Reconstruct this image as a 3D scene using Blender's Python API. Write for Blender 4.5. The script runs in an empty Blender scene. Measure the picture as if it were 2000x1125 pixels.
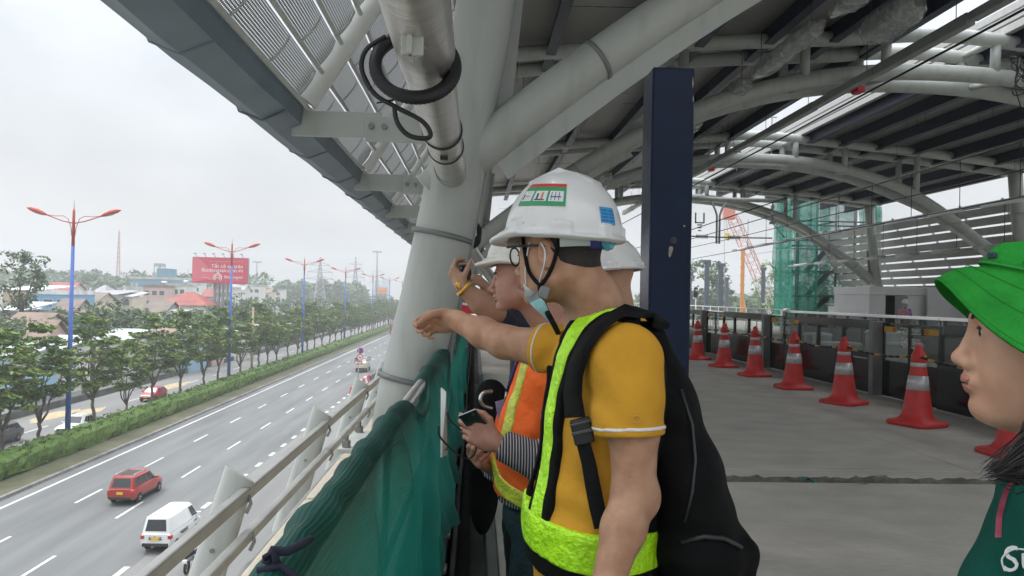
import bpy, bmesh, math, random
import numpy as np
from mathutils import Vector, Matrix

C = bpy.context.scene.collection
PI = math.pi
R = math.radians
rnd = random.Random(7)

# ------------------------------------------------------------------ camera
FPX = 1444.0                      # focal length in photo pixels (2000 wide)
CAMZ = 1.55
cam_d = bpy.data.cameras.new("camera")
cam_d.sensor_width = 36.0
cam_d.lens = FPX / 2000.0 * 36.0
cam_d.clip_start = 0.05
cam_d.clip_end = 6000.0
cam = bpy.data.objects.new("camera", cam_d)
C.objects.link(cam)
bpy.context.scene.camera = cam
_roll = R(1.3)
YC = Vector(((929 - 1000) / FPX, -(578 - 562.5) / FPX, -1.0)).normalized()
ZC = Vector((math.sin(_roll), math.cos(_roll), 0.0))
ZC = (ZC - YC * ZC.dot(YC)).normalized()
XC = YC.cross(ZC)
RC = Matrix((XC, YC, ZC))
CAM = Vector((0.0, 0.0, CAMZ))
cam.matrix_world = Matrix.Translation(CAM) @ RC.to_4x4()

# ------------------------------------------------------------------ world, sun, exposure
sc = bpy.context.scene
sc.view_settings.view_transform = 'Standard'
sc.view_settings.look = 'None'
sc.view_settings.gamma = 1.0
sc.view_settings.exposure = 1.15
sc.cycles.max_bounces = 10
sc.cycles.transparent_max_bounces = 12
sc.cycles.diffuse_bounces = 5
sc.cycles.glossy_bounces = 3
sc.cycles.volume_bounces = 0
sc.cycles.use_denoising = True
W = bpy.data.worlds.new("World")
sc.world = W
W.use_nodes = True
nt = W.node_tree
for n in list(nt.nodes):
    nt.nodes.remove(n)
wo = nt.nodes.new("ShaderNodeOutputWorld")
bg = nt.nodes.new("ShaderNodeBackground")
bg.inputs['Strength'].default_value = 0.1
sky = nt.nodes.new("ShaderNodeTexSky")
sky.sky_type = 'NISHITA'
sky.sun_disc = False
sky.sun_elevation = R(62)
sky.sun_rotation = R(-62)
sky.air_density = 1.0
sky.dust_density = 3.0
tc = nt.nodes.new("ShaderNodeTexCoord")
sep = nt.nodes.new("ShaderNodeSeparateXYZ")
nt.links.new(tc.outputs['Generated'], sep.inputs[0])
# overcast deck: brighter towards the zenith, soft cloud mottling
ramp = nt.nodes.new("ShaderNodeValToRGB")
ramp.color_ramp.elements[0].position = 0.0
ramp.color_ramp.elements[0].color = (3.05, 3.03, 3.0, 1)
ramp.color_ramp.elements[1].position = 1.0
ramp.color_ramp.elements[1].color = (18.0, 18.8, 19.6, 1)
e = ramp.color_ramp.elements.new(0.16); e.color = (3.3, 3.34, 3.38, 1)
e = ramp.color_ramp.elements.new(0.42); e.color = (5.0, 5.3, 5.6, 1)
nt.links.new(sep.outputs['Z'], ramp.inputs[0])
mp = nt.nodes.new("ShaderNodeMapping")
mp.inputs['Scale'].default_value = (1.6, 1.6, 3.6)
mp.inputs['Location'].default_value = (0.35, 0.1, 0.2)
nt.links.new(tc.outputs['Generated'], mp.inputs[0])
nz = nt.nodes.new("ShaderNodeTexNoise")
nz.inputs['Scale'].default_value = 1.7
nz.inputs['Detail'].default_value = 5.0
nz.inputs['Roughness'].default_value = 0.5
nt.links.new(mp.outputs[0], nz.inputs['Vector'])
mr = nt.nodes.new("ShaderNodeMapRange")
mr.inputs[1].default_value = 0.3; mr.inputs[2].default_value = 0.7
mr.inputs[3].default_value = 0.78; mr.inputs[4].default_value = 1.22
nt.links.new(nz.outputs['Fac'], mr.inputs[0])
vm = nt.nodes.new("ShaderNodeVectorMath"); vm.operation = 'SCALE'
nt.links.new(ramp.outputs[0], vm.inputs[0]); nt.links.new(mr.outputs[0], vm.inputs['Scale'])
mx = nt.nodes.new("ShaderNodeMix"); mx.data_type = 'RGBA'
mx.inputs[0].default_value = 0.9
nt.links.new(sky.outputs[0], mx.inputs[6]); nt.links.new(vm.outputs[0], mx.inputs[7])
nt.links.new(mx.outputs[2], bg.inputs['Color'])
nt.links.new(bg.outputs[0], wo.inputs['Surface'])

sun_d = bpy.data.lights.new("sun", 'SUN')
sun_d.energy = 0.9
sun_d.angle = R(14)
sun_d.color = (1.0, 0.96, 0.9)
sun = bpy.data.objects.new("sun", sun_d)
C.objects.link(sun)
_sd = Vector((math.sin(R(-62)) * math.cos(R(62)), math.cos(R(-62)) * math.cos(R(62)), math.sin(R(62))))
sun.rotation_euler = _sd.to_track_quat('Z', 'Y').to_euler()
sun.location = (0, 0, 60)

# ------------------------------------------------------------------ pixel -> place helpers
def ray(px, py):
    return RC @ Vector(((px - 1000) / FPX, -(py - 562.5) / FPX, -1.0))
def at(px, py, Y):
    w = ray(px, py)
    return CAM + w * (Y / w.y)
def onz(px, py, z):
    w = ray(px, py)
    return CAM + w * ((z - CAMZ) / w.z)

def project(p):
    c = RC.transposed() @ (Vector(p) - CAM)
    return 1000 - FPX * c.x / c.z, 562.5 + FPX * c.y / c.z
def depth_for(px, X, Z):
    """depth at which the line X, Z = const passes photo column px (left half)"""
    lo, hi = 20.0, 900.0
    for _ in range(50):
        m = (lo + hi) / 2
        if project((X, m, Z))[0] < px: lo = m
        else: hi = m
    return lo

# ------------------------------------------------------------------ materials
MATS = {}
def mat(name, col, rough=0.6, metal=0.0, var=0.12, scale=6.0, bump=0.0, bscale=60.0, spec=0.5, sss=0.0,
        detail=4.0, col2=None, lo=0.35, hi=0.65, coat=0.0, stretch=None, alpha=1.0, trans=0.0):
    if name in MATS:
        return MATS[name]
    m = bpy.data.materials.new(name); m.use_nodes = True
    t = m.node_tree; b = t.nodes['Principled BSDF']
    b.inputs['Roughness'].default_value = rough
    b.inputs['Metallic'].default_value = metal
    b.inputs['Specular IOR Level'].default_value = spec
    if sss:
        b.inputs['Subsurface Weight'].default_value = sss
        b.inputs['Subsurface Radius'].default_value = (0.012, 0.005, 0.003)
        b.inputs['Subsurface Scale'].default_value = 1.0
    if coat:
        b.inputs['Coat Weight'].default_value = coat
        b.inputs['Coat Roughness'].default_value = 0.08
    if alpha < 1:
        b.inputs['Alpha'].default_value = alpha
    if trans:
        b.inputs['Transmission Weight'].default_value = trans
    co = t.nodes.new("ShaderNodeTexCoord")
    src = co.outputs['Object']
    if stretch:
        mpn = t.nodes.new("ShaderNodeMapping"); mpn.inputs['Scale'].default_value = stretch
        t.links.new(src, mpn.inputs[0]); src = mpn.outputs[0]
    if var > 0 or col2:
        n = t.nodes.new("ShaderNodeTexNoise")
        n.inputs['Scale'].default_value = scale; n.inputs['Detail'].default_value = detail
        t.links.new(src, n.inputs['Vector'])
        r = t.nodes.new("ShaderNodeValToRGB")
        c2 = col2 or tuple(min(1, c * (1 + var)) for c in col)
        c1 = col if col2 else tuple(c * (1 - var) for c in col)
        r.color_ramp.elements[0].position = lo; r.color_ramp.elements[0].color = (*c1, 1)
        r.color_ramp.elements[1].position = hi; r.color_ramp.elements[1].color = (*c2, 1)
        t.links.new(n.outputs['Fac'], r.inputs[0])
        t.links.new(r.outputs[0], b.inputs['Base Color'])
    else:
        b.inputs['Base Color'].default_value = (*col, 1)
    if bump > 0:
        n2 = t.nodes.new("ShaderNodeTexNoise")
        n2.inputs['Scale'].default_value = bscale; n2.inputs['Detail'].default_value = 5
        t.links.new(src, n2.inputs['Vector'])
        bp = t.nodes.new("ShaderNodeBump"); bp.inputs['Strength'].default_value = bump
        bp.inputs['Distance'].default_value = 0.02
        t.links.new(n2.outputs['Fac'], bp.inputs['Height'])
        t.links.new(bp.outputs[0], b.inputs['Normal'])
    MATS[name] = m
    return m
def nodes_of(m):
    return m.node_tree, m.node_tree.nodes['Principled BSDF']
def wave_col(m, ca, cb, axis='X', scale=10.0, thr=0.5, soft=0.05, dist=0.0, coords='Object'):
    """two-colour stripes on an existing material"""
    t, b = nodes_of(m)
    co = t.nodes.new("ShaderNodeTexCoord")
    w = t.nodes.new("ShaderNodeTexWave"); w.bands_direction = axis
    w.inputs['Scale'].default_value = scale; w.inputs['Distortion'].default_value = dist
    w.inputs['Detail Scale'].default_value = 1.0
    t.links.new(co.outputs[coords], w.inputs['Vector'])
    r = t.nodes.new("ShaderNodeValToRGB")
    r.color_ramp.elements[0].position = thr - soft; r.color_ramp.elements[0].color = (*ca, 1)
    r.color_ramp.elements[1].position = thr + soft; r.color_ramp.elements[1].color = (*cb, 1)
    t.links.new(w.outputs['Fac'], r.inputs[0])
    t.links.new(r.outputs[0], b.inputs['Base Color'])
    return w, r

# ------------------------------------------------------------------ object bookkeeping
def tag(o, label=None, cat=None, group=None, kind=None):
    if label: o['label'] = label
    if cat: o['category'] = cat
    if group: o['group'] = group
    if kind: o['kind'] = kind
    return o
def thing(name, label, cat, loc=(0, 0, 0), rz=0.0, group=None):
    o = bpy.data.objects.new(name, None); C.objects.link(o)
    o.empty_display_size = 0.2
    o.location = loc; o.rotation_euler = (0, 0, rz)
    return tag(o, label, cat, group)
def wloc(o):
    v = Vector((0, 0, 0))
    while o is not None:
        v = v + o.location; o = o.parent
    return v
def copy_tree(o, parent=None):
    c = o.copy(); C.objects.link(c)
    if parent is not None:
        c.parent = parent
    for ch in list(o.children):
        copy_tree(ch, c)
    return c
NUMW = ['first', 'second', 'third', 'fourth', 'fifth', 'sixth', 'seventh', 'eighth', 'ninth', 'tenth', 'eleventh', 'twelfth',
        'thirteenth', 'fourteenth', 'fifteenth', 'sixteenth', 'seventeenth', 'eighteenth', 'nineteenth', 'twentieth',
        'twenty first', 'twenty second', 'twenty third', 'twenty fourth', 'twenty fifth', 'twenty sixth', 'twenty seventh',
        'twenty eighth', 'twenty ninth', 'thirtieth', 'thirty first', 'thirty second', 'thirty third', 'thirty fourth', 'thirty fifth',
        'thirty sixth', 'thirty seventh', 'thirty eighth', 'thirty ninth', 'fortieth']

class MB:
    """collects shapes and links them as ONE mesh object"""
    def __init__(s):
        s.v = []; s.f = []; s.sm = []; s.mi = []; s.cur = 0
    def add(s, vs, fs, smooth=False):
        o = len(s.v)
        s.v.extend([tuple(p) for p in vs])
        for f in fs:
            s.f.append(tuple(i + o for i in f)); s.sm.append(smooth); s.mi.append(s.cur)
        return s
    def box(s, x0, x1, y0, y1, z0, z1, M=None):
        vs = [Vector((x, y, z)) for x in (x0, x1) for y in (y0, y1) for z in (z0, z1)]
        if M is not None: vs = [M @ p for p in vs]
        return s.add(vs, [(0, 1, 3, 2), (4, 6, 7, 5), (0, 4, 5, 1), (2, 3, 7, 6), (0, 2, 6, 4), (1, 5, 7, 3)])
    def bbox(s, x0, x1, y0, y1, z0, z1, b=0.01, M=None):
        """box with chamfered edges"""
        bm = bmesh.new(); bmesh.ops.create_cube(bm, size=1)
        for v in bm.verts:
            v.co = Vector(((x0 + x1) / 2 + v.co.x * (x1 - x0), (y0 + y1) / 2 + v.co.y * (y1 - y0), (z0 + z1) / 2 + v.co.z * (z1 - z0)))
        bmesh.ops.bevel(bm, geom=bm.edges[:], offset=b, segments=2, affect='EDGES', profile=0.5)
        s.bm(bm, M); return s
    def bm(s, bm, M=None, smooth=False):
        bm.verts.ensure_lookup_table()
        for i, v in enumerate(bm.verts): v.index = i
        vs = [(M @ v.co) if M is not None else v.co.copy() for v in bm.verts]
        s.add(vs, [tuple(v.index for v in f.verts) for f in bm.faces], smooth)
        bm.free(); return s
    def beam(s, a, b, w, h, up=(0, 0, 1)):
        a = Vector(a); b = Vector(b); d = (b - a).normalized(); u = Vector(up)
        x = d.cross(u)
        if x.length < 1e-4: x = Vector((1, 0, 0))
        x.normalize(); u = x.cross(d).normalized()
        vs = []
        for p in (a, b):
            for (i, j) in ((-1, -1), (1, -1), (1, 1), (-1, 1)):
                vs.append(p + x * (i * w / 2) + u * (j * h / 2))
        return s.add(vs, [(0, 3, 2, 1), (4, 5, 6, 7), (0, 1, 5, 4), (1, 2, 6, 5), (2, 3, 7, 6), (3, 0, 4, 7)])
    def tube(s, pts, r, n=10, cap=True, closed=False, smooth=True):
        pts = [Vector(p) for p in pts]; m = len(pts)
        rs = list(r) if isinstance(r, (list, tuple)) else [r] * m
        vs = []; prev = None
        for i, p in enumerate(pts):
            if closed: d = pts[(i + 1) % m] - pts[i - 1]
            elif i == 0: d = pts[1] - pts[0]
            elif i == m - 1: d = pts[-1] - pts[-2]
            else: d = pts[i + 1] - pts[i - 1]
            if d.length < 1e-9: d = Vector((0, 0, 1))
            d.normalize()
            if prev is None:
                a = Vector((0, 0, 1)) if abs(d.z) < 0.9 else Vector((1, 0, 0))
                x = d.cross(a).normalized()
            else:
                x = (prev - d * prev.dot(d))
                if x.length < 1e-6: x = d.orthogonal()
                x.normalize()
            prev = x; y = d.cross(x)
            for k in range(n):
                t = 2 * PI * k / n
                vs.append(p + (x * math.cos(t) + y * math.sin(t)) * rs[i])
        fs = []
        for i in range(m if closed else m - 1):
            j = (i + 1) % m
            for k in range(n):
                l = (k + 1) % n
                fs.append((i * n + k, i * n + l, j * n + l, j * n + k))
        s.add(vs, fs, smooth)
        if cap and not closed:
            o = len(s.v) - m * n
            s.f.append(tuple(o + k for k in reversed(range(n)))); s.sm.append(False); s.mi.append(s.cur)
            s.f.append(tuple(o + (m - 1) * n + k for k in range(n))); s.sm.append(False); s.mi.append(s.cur)
        return s
    def lathe(s, prof, n=24, M=None, smooth=True, cap=True):
        vs = []
        for (r, z) in prof:
            for k in range(n):
                t = 2 * PI * k / n
                p = Vector((r * math.cos(t), r * math.sin(t), z))
                vs.append(M @ p if M is not None else p)
        fs = []
        m = len(prof)
        for i in range(m - 1):
            for k in range(n):
                l = (k + 1) % n
                fs.append((i * n + k, i * n + l, (i + 1) * n + l, (i + 1) * n + k))
        s.add(vs, fs, smooth)
        if cap:
            o = len(s.v) - m * n
            s.f.append(tuple(o + k for k in reversed(range(n)))); s.sm.append(False); s.mi.append(s.cur)
            s.f.append(tuple(o + (m - 1) * n + k for k in range(n))); s.sm.append(False); s.mi.append(s.cur)
        return s
    def prism(s, poly, d, M=None, smooth=False):
        """poly: list of 3-D points; extruded by vector d"""
        poly = [Vector(p) for p in poly]; d = Vector(d); n = len(poly)
        vs = poly + [p + d for p in poly]
        if M is not None: vs = [M @ p for p in vs]
        fs = [tuple(reversed(range(n))), tuple(range(n, 2 * n))]
        for i in range(n):
            j = (i + 1) % n
            fs.append((i, j, n + j, n + i))
        return s.add(vs, fs, smooth)
    def quad(s, a, b, c, d, smooth=False):
        return s.add([a, b, c, d], [(0, 1, 2, 3)], smooth)
    def grid(s, P, smooth=True, closed_u=False):
        """P[i][j] points"""
        m = len(P); n = len(P[0])
        vs = [p for row in P for p in row]; fs = []
        for i in range(m if closed_u else m - 1):
            k = (i + 1) % m
            for j in range(n - 1):
                fs.append((i * n + j, k * n + j, k * n + j + 1, i * n + j + 1))
        return s.add(vs, fs, smooth)
    def sphere(s, c, r, n=14, m=9, M=None):
        rx, ry, rz = r if isinstance(r, (tuple, list)) else (r, r, r)
        bm = bmesh.new(); bmesh.ops.create_uvsphere(bm, u_segments=n, v_segments=m, radius=1)
        for v in bm.verts:
            p = Vector((v.co.x * rx, v.co.y * ry, v.co.z * rz))
            if M is not None: p = M @ p
            v.co = p + Vector(c)
        return s.bm(bm, smooth=True)
    def build(s, name, m, parent=None, world=False, kind=None, smooth=None):
        vs = s.v
        if world and parent is not None:
            w = wloc(parent); vs = [(p[0] - w.x, p[1] - w.y, p[2] - w.z) for p in vs]
        me = bpy.data.meshes.new(name)
        me.from_pydata(vs, [], s.f)
        ms = m if isinstance(m, (list, tuple)) else [m]
        for k in ms: me.materials.append(k)
        me.polygons.foreach_set('use_smooth', [bool(x) if smooth is None else smooth for x in s.sm])
        if len(ms) > 1: me.polygons.foreach_set('material_index', s.mi)
        me.update()
        o = bpy.data.objects.new(name, me); C.objects.link(o)
        if parent is not None: o.parent = parent
        if kind: o['kind'] = kind
        return o

def text_part(txt, name, m, parent, loc, rot, size, depth=0.004, align='LEFT', shear=0.0, world=True):
    cu = bpy.data.curves.new(name, 'FONT'); cu.body = txt; cu.size = size; cu.extrude = depth
    cu.align_x = align; cu.shear = shear; cu.resolution_u = 3
    t = bpy.data.objects.new(name, cu); C.objects.link(t)
    bpy.context.view_layer.update()
    me = bpy.data.meshes.new_from_object(t)
    bpy.data.objects.remove(t)
    me.materials.clear(); me.materials.append(m)
    M = (rot.to_4x4() if isinstance(rot, Matrix) else rot)
    L = Vector(loc) - (wloc(parent) if (world and parent is not None) else Vector((0, 0, 0)))
    me.transform(Matrix.Translation(L) @ M)
    o = bpy.data.objects.new(name, me); C.objects.link(o)
    if parent is not None: o.parent = parent
    return o

# ------------------------------------------------------------------ signed-distance modelling
def A(*p): return np.array(p, dtype=np.float64)
def V3(v): return np.array((v[0], v[1], v[2]), dtype=np.float64)
def s_cap(P, a, b, ra, rb=None):
    if rb is None: rb = ra
    a = V3(a); b = V3(b); ba = b - a
    t = np.clip(((P - a) @ ba) / max(1e-12, ba @ ba), 0, 1)
    return np.linalg.norm(P - a - t[:, None] * ba, axis=1) - (ra + (rb - ra) * t)
def s_chain(P, pts, rs, k=0.0):
    d = None
    for i in range(len(pts) - 1):
        e = s_cap(P, pts[i], pts[i + 1], rs[i], rs[i + 1])
        d = e if d is None else (smin(d, e, k) if k else np.minimum(d, e))
    return d
def s_ell(P, c, r, M=None):
    Q = P - V3(c)
    if M is not None: Q = Q @ M          # columns of M are the local axes
    r = np.array(r if isinstance(r, (tuple, list)) else (r, r, r), dtype=np.float64)
    k0 = np.linalg.norm(Q / r, axis=1); k1 = np.linalg.norm(Q / (r * r), axis=1)
    return k0 * (k0 - 1.0) / np.maximum(k1, 1e-9)
def s_box(P, c, h, rr=0.0, M=None):
    Q = P - V3(c)
    if M is not None: Q = Q @ M
    q = np.abs(Q) - (np.array(h, dtype=np.float64) - rr)
    return np.linalg.norm(np.maximum(q, 0), axis=1) + np.minimum(q.max(axis=1), 0) - rr
def smin(a, b, k):
    h = np.clip(0.5 + 0.5 * (b - a) / k, 0, 1)
    return b + (a - b) * h - k * h * (1 - h)
def smax(a, b, k): return -smin(-a, -b, k)
def sdf_mesh(f, lo, hi, h):
    lo = np.array(lo, float); hi = np.array(hi, float)
    n = np.maximum(2, np.ceil((hi - lo) / h).astype(int) + 1)
    st = 4
    nc = (n - 1) // st + 2
    cx, cy, cz = np.meshgrid(*[np.arange(c) for c in nc], indexing='ij')
    Pc = lo + np.stack([cx, cy, cz], -1).reshape(-1, 3) * (h * st) 
    dc = f(Pc).reshape(nc)
    near = np.abs(dc) < h * st * 1.9
    # a fine node belongs to coarse node round(i/st)
    ix = [np.minimum(np.rint(np.arange(k) / st).astype(int), c - 1) for k, c in zip(n, nc)]
    full = dc[np.ix_(*ix)].copy()
    mask = near[np.ix_(*ix)]
    idx = np.argwhere(mask)
    out = np.empty(len(idx))
    for i in range(0, len(idx), 200000):
        out[i:i + 200000] = f(lo + idx[i:i + 200000] * h)
    full[mask] = out
    V = full
    ins = V < 0
    cnt = np.zeros(n - 1, dtype=int)
    for dx in (0, 1):
        for dy in (0, 1):
            for dz in (0, 1):
                cnt += ins[dx:n[0] - 1 + dx, dy:n[1] - 1 + dy, dz:n[2] - 1 + dz]
    cells = np.argwhere((cnt > 0) & (cnt < 8))
    if len(cells) == 0: return np.zeros((0, 3)), []
    cid = -np.ones(n - 1, dtype=int)
    cid[tuple(cells.T)] = np.arange(len(cells))
    acc = np.zeros((len(cells), 3)); num = np.zeros(len(cells))
    corners = [(x, y, z) for x in (0, 1) for y in (0, 1) for z in (0, 1)]
    for a in corners:
        for b in corners:
            if sum(abs(p - q) for p, q in zip(a, b)) != 1 or a > b: continue
            va = V[cells[:, 0] + a[0], cells[:, 1] + a[1], cells[:, 2] + a[2]]
            vb = V[cells[:, 0] + b[0], cells[:, 1] + b[1], cells[:, 2] + b[2]]
            cr = (va < 0) != (vb < 0)
            t = np.where(cr, va / np.where(cr, va - vb, 1), 0)
            p = np.array(a) + t[:, None] * (np.array(b) - np.array(a))
            acc[cr] += p[cr]; num[cr] += 1
    verts = lo + (cells + acc / num[:, None]) * h
    quads = []
    for ax in range(3):
        u, w = (ax + 1) % 3, (ax + 2) % 3
        sl0 = [slice(None)] * 3; sl1 = [slice(None)] * 3
        sl0[ax] = slice(0, n[ax] - 1); sl1[ax] = slice(1, n[ax])
        for a in (u, w):
            sl0[a] = slice(1, n[a] - 1); sl1[a] = slice(1, n[a] - 1)
        i0 = ins[tuple(sl0)]; i1 = ins[tuple(sl1)]
        e = np.argwhere(i0 != i1)
        if not len(e): continue
        flip = i0[tuple(e.T)]
        base = e.copy(); base[:, u] += 1; base[:, w] += 1
        def cell(du, dw):
            q = base.copy(); q[:, u] += du; q[:, w] += dw
            return cid[tuple(q.T)]
        q = np.stack([cell(-1, -1), cell(0, -1), cell(0, 0), cell(-1, 0)], 1)
        q[~flip] = q[~flip][:, ::-1]
        quads.append(q[(q >= 0).all(1)])
    return verts, np.concatenate(quads)
def sdf_obj(name, f, lo, hi, h, m, parent=None, world=True, smooth_it=0):
    v, q = sdf_mesh(f, lo, hi, h)
    me = bpy.data.meshes.new(name)
    if parent is not None and world:
        w = wloc(parent); v = v - np.array((w.x, w.y, w.z))
    me.from_pydata(v.tolist(), [], q.tolist() if len(q) else [])
    me.polygons.foreach_set('use_smooth', [True] * len(me.polygons))
    ms = m if isinstance(m, (list, tuple)) else [m]
    for k in ms: me.materials.append(k)
    o = bpy.data.objects.new(name, me); C.objects.link(o)
    if parent is not None: o.parent = parent
    return o
# =================================================================== GROUND, ROADS
ZR = -11.45
def slab(name, x0, x1, y0, y1, z0, z1, m, kind='structure', n=1):
    b = MB(); b.box(x0, x1, y0, y1, z0, z1)
    return b.build(name, m, kind=kind)
m_ground = mat('city ground', (0.20, 0.19, 0.165), 0.95, var=0.25, scale=0.08, col2=(0.13, 0.145, 0.10), detail=8)
m_asph = mat('worn asphalt', (0.105, 0.110, 0.110), 0.85, var=0.1, scale=0.7, bump=0.15, bscale=30, stretch=(1, 0.08, 1), detail=8, col2=(0.165, 0.171, 0.171), lo=0.3, hi=0.7)
m_asph2 = mat('pale asphalt', (0.17, 0.17, 0.165), 0.88, var=0.12, scale=0.4, bump=0.1, bscale=30, stretch=(1, 0.1, 1), detail=6)
m_paint = mat('road paint', (0.56, 0.56, 0.54), 0.7, scale=5, col2=(0.36, 0.36, 0.35), lo=.5, hi=.75, detail=8)
m_kerb = mat('kerb concrete', (0.20, 0.19, 0.185), 0.9, var=0.25, scale=1.5)
m_verge = mat('dry verge grass', (0.085, 0.095, 0.045), 0.95, var=0.3, scale=1.2, col2=(0.125, 0.115, 0.07), bump=0.4, bscale=12, detail=8)
m_hedge = mat('hedge leaf', (0.045, 0.10, 0.018), 0.7, var=0.4, scale=2.5, col2=(0.125, 0.20, 0.03), spec=0.3)
g = MB(); g.box(-3000, 3000, -600, 5200, ZR - 3, ZR - 0.05)
g.build('ground', m_ground, kind='structure')
YA, YB = -40, 1500
slab('near_carriageway', -28.35, -15.75, YA, YB, ZR - 0.4, ZR, m_asph)
slab('service_lane', -15.75, -4.0, YA, YB, ZR - 0.4, ZR - 0.004, m_asph2)
slab('median_verge', -36.0, -28.5, YA, YB, ZR - 0.4, ZR + 0.16, m_verge)
kb = MB(); kb.bbox(-28.62, -28.35, YA, YB, ZR - 0.3, ZR + 0.2, 0.03)
kb.bbox(-36.2, -36.0, YA, YB, ZR - 0.3, ZR + 0.2, 0.03)
kb.build('median_kerb', m_kerb, kind='structure')
slab('far_carriageway', -44.6, -36.2, YA, YB, ZR - 0.4, ZR, m_asph2)
slab('frontage_road', -53.5, -44.9, YA, YB, ZR - 0.4, ZR + 0.003, m_asph2)
slab('far_pavement', -58, -53.5, YA, YB, ZR - 0.4, ZR + 0.12, m_kerb)
mk = MB()
zt = ZR + 0.006
def stripe(x, y0, y1, w=0.16, z=zt):
    mk.box(x - w / 2, x + w / 2, y0, y1, z - 0.004, z)
stripe(-27.4, YA, 1200, 0.22)
for k in range(-3, 75):
    y = 33.5 + k * 9.4
    if -27 < y: 
        stripe(-20.0, y, y + 3.4, 0.17)
        stripe(-23.8, y + 3.0, y + 6.2, 0.17)
for k in range(0, 90):
    stripe(-15.95, 27 + k * 3.6, 28.3 + k * 3.6, 0.3)
for k in range(0, 70):
    y = 30 + k * 9.4
    stripe(-39.6, y, y + 3.6, 0.18)
stripe(-36.7, YA, 900, 0.18)
mk.build('road_marking', m_paint, kind='structure')
sand = MB()
for (px, py, rx, ry) in ((105, 812, 1.2, 4), (165, 806, 1.0, 3.5), (330, 756, 1.1, 6)):
    c = onz(px, py, ZR + 0.008)
    ring = [Vector((c.x + rx * math.cos(t) * (1 + .2 * math.sin(3 * t)), c.y + ry * math.sin(t) * (1 + .2 * math.cos(5 * t)), ZR + 0.01)) for t in np.linspace(0, 2 * PI, 24)[:-1]]
    sand.add(ring, [tuple(range(len(ring)))])
sand.build('spilled_sand', mat('sand', (0.42, 0.33, 0.2), 0.95, var=0.2, scale=3), kind='structure')
# low wall between the far carriageway and the frontage road
wl = MB(); wl.bbox(-44.9, -44.6, YA, 900, ZR - 0.3, ZR + 0.75, 0.05)
o = wl.build('divider_wall', mat('sooty divider concrete', (0.085, 0.085, 0.08), 0.9, var=0.3, scale=1.0))
tag(o, 'long low sooty concrete wall dividing the far carriageway from the frontage road', 'wall')
# dark divider on the near side
wl = MB(); wl.bbox(-15.75, -15.35, 112, 900, ZR - 0.3, ZR + 0.7, 0.05)
o = wl.build('divider_wall', mat('dark divider concrete', (0.11, 0.11, 0.11), 0.9, var=0.3, scale=1.0))
tag(o, 'dark concrete road divider beginning behind the red and white barriers', 'wall')

# =================================================================== HEDGE
def leaf_cards(mb, centres, n_each, size, rr, flat=0.6, seed=1):
    rg = np.random.default_rng(seed)
    vs = []; fs = []
    for c in centres:
        for _ in range(n_each):
            d = rg.normal(size=3); d /= np.linalg.norm(d) + 1e-9
            p = np.array(c) + d * rg.random() ** 0.4 * np.array(rr)
            a = rg.normal(size=3); a[2] *= flat; a /= np.linalg.norm(a)
            b = np.cross(a, rg.normal(size=3) * np.array((.5, .5, 1.2))); b /= np.linalg.norm(b) + 1e-9
            s = size * (0.6 + 0.8 * rg.random())
            a = a * s; b = b * s * 0.5
            o = len(vs)
            vs += [p - a, p + b - a * .1, p + a, p - b - a * .1]
            fs.append((o, o + 1, o + 2, o + 3))
    mb.add(vs, fs)
hb = MB()
rg = np.random.default_rng(3)
xs = np.linspace(0, 1, 11); segs = np.arange(20, 420, 0.8)
P = []
for y in segs:
    row = []
    for (hx, hz) in ((-30.75, 0.1), (-30.6, 0.7), (-30.65, 1.25), (-30.9, 1.5), (-31.7, 1.58), (-32.4, 1.5), (-32.7, 1.2), (-32.75, 0.1)):
        row.append((hx + rg.normal() * .07, y + rg.normal() * .1, ZR + 0.12 + hz + rg.normal() * 0.07))
    P.append(row)
hb.grid(P, smooth=False)
cents = []
for y in np.arange(36, 150, 0.42 ):
    for k in range(3):
        cents.append((-30.72 - rg.random() * 0.05, y, ZR + 0.35 + rg.random() * 1.1))
    for k in range(3):
        cents.append((-30.8 - rg.random() * 1.8, y, ZR + 1.62 + rg.random() * 0.15))
leaf_cards(hb, cents, 9, 0.10, (0.16, 0.28, 0.10), seed=4)
cents = [( -30.8 - rg.random() * 1.8, y, ZR + 1.55 + rg.random() * 0.2) for y in np.arange(150, 380, 0.8)]
leaf_cards(hb, cents, 3, 0.3, (0.3, 0.4, 0.18), seed=5)
o = hb.build('hedge', m_hedge)
tag(o, 'long clipped green hedge running down the road median', 'hedge')

# =================================================================== TREES
m_bark = mat('grey bark', (0.12, 0.10, 0.085), 0.95, var=0.3, scale=3, bump=0.5, bscale=20)
m_leafA = mat('almond leaf green', (0.06, 0.135, 0.025), 0.6, var=0.5, scale=0.45, col2=(0.19, 0.25, 0.05), detail=8, spec=0.3)
m_leafB = mat('dark leaf green', (0.04, 0.09, 0.032), 0.65, var=0.4, scale=0.3, col2=(0.10, 0.155, 0.055), detail=7, spec=0.3)
m_leafC = mat('fresh leaf green', (0.08, 0.15, 0.03), 0.65, var=0.4, scale=0.3, col2=(0.16, 0.22, 0.05), detail=7, spec=0.3)
def limb(mb, p0, p1, r0, r1, seed, n=5, wob=0.12):
    q = random.Random(seed); pts = []
    p0 = Vector(p0); p1 = Vector(p1); L = (p1 - p0).length
    for i in range(n + 1):
        t = i / n; p = p0.lerp(p1, t)
        if 0 < i < n: p += Vector((q.uniform(-1, 1), q.uniform(-1, 1), q.uniform(-.4, .4))) * wob * L * .35
        pts.append(p)
    mb.tube(pts, [r0 + (r1 - r0) * i / n for i in range(n + 1)], 7)
    return pts
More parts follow.
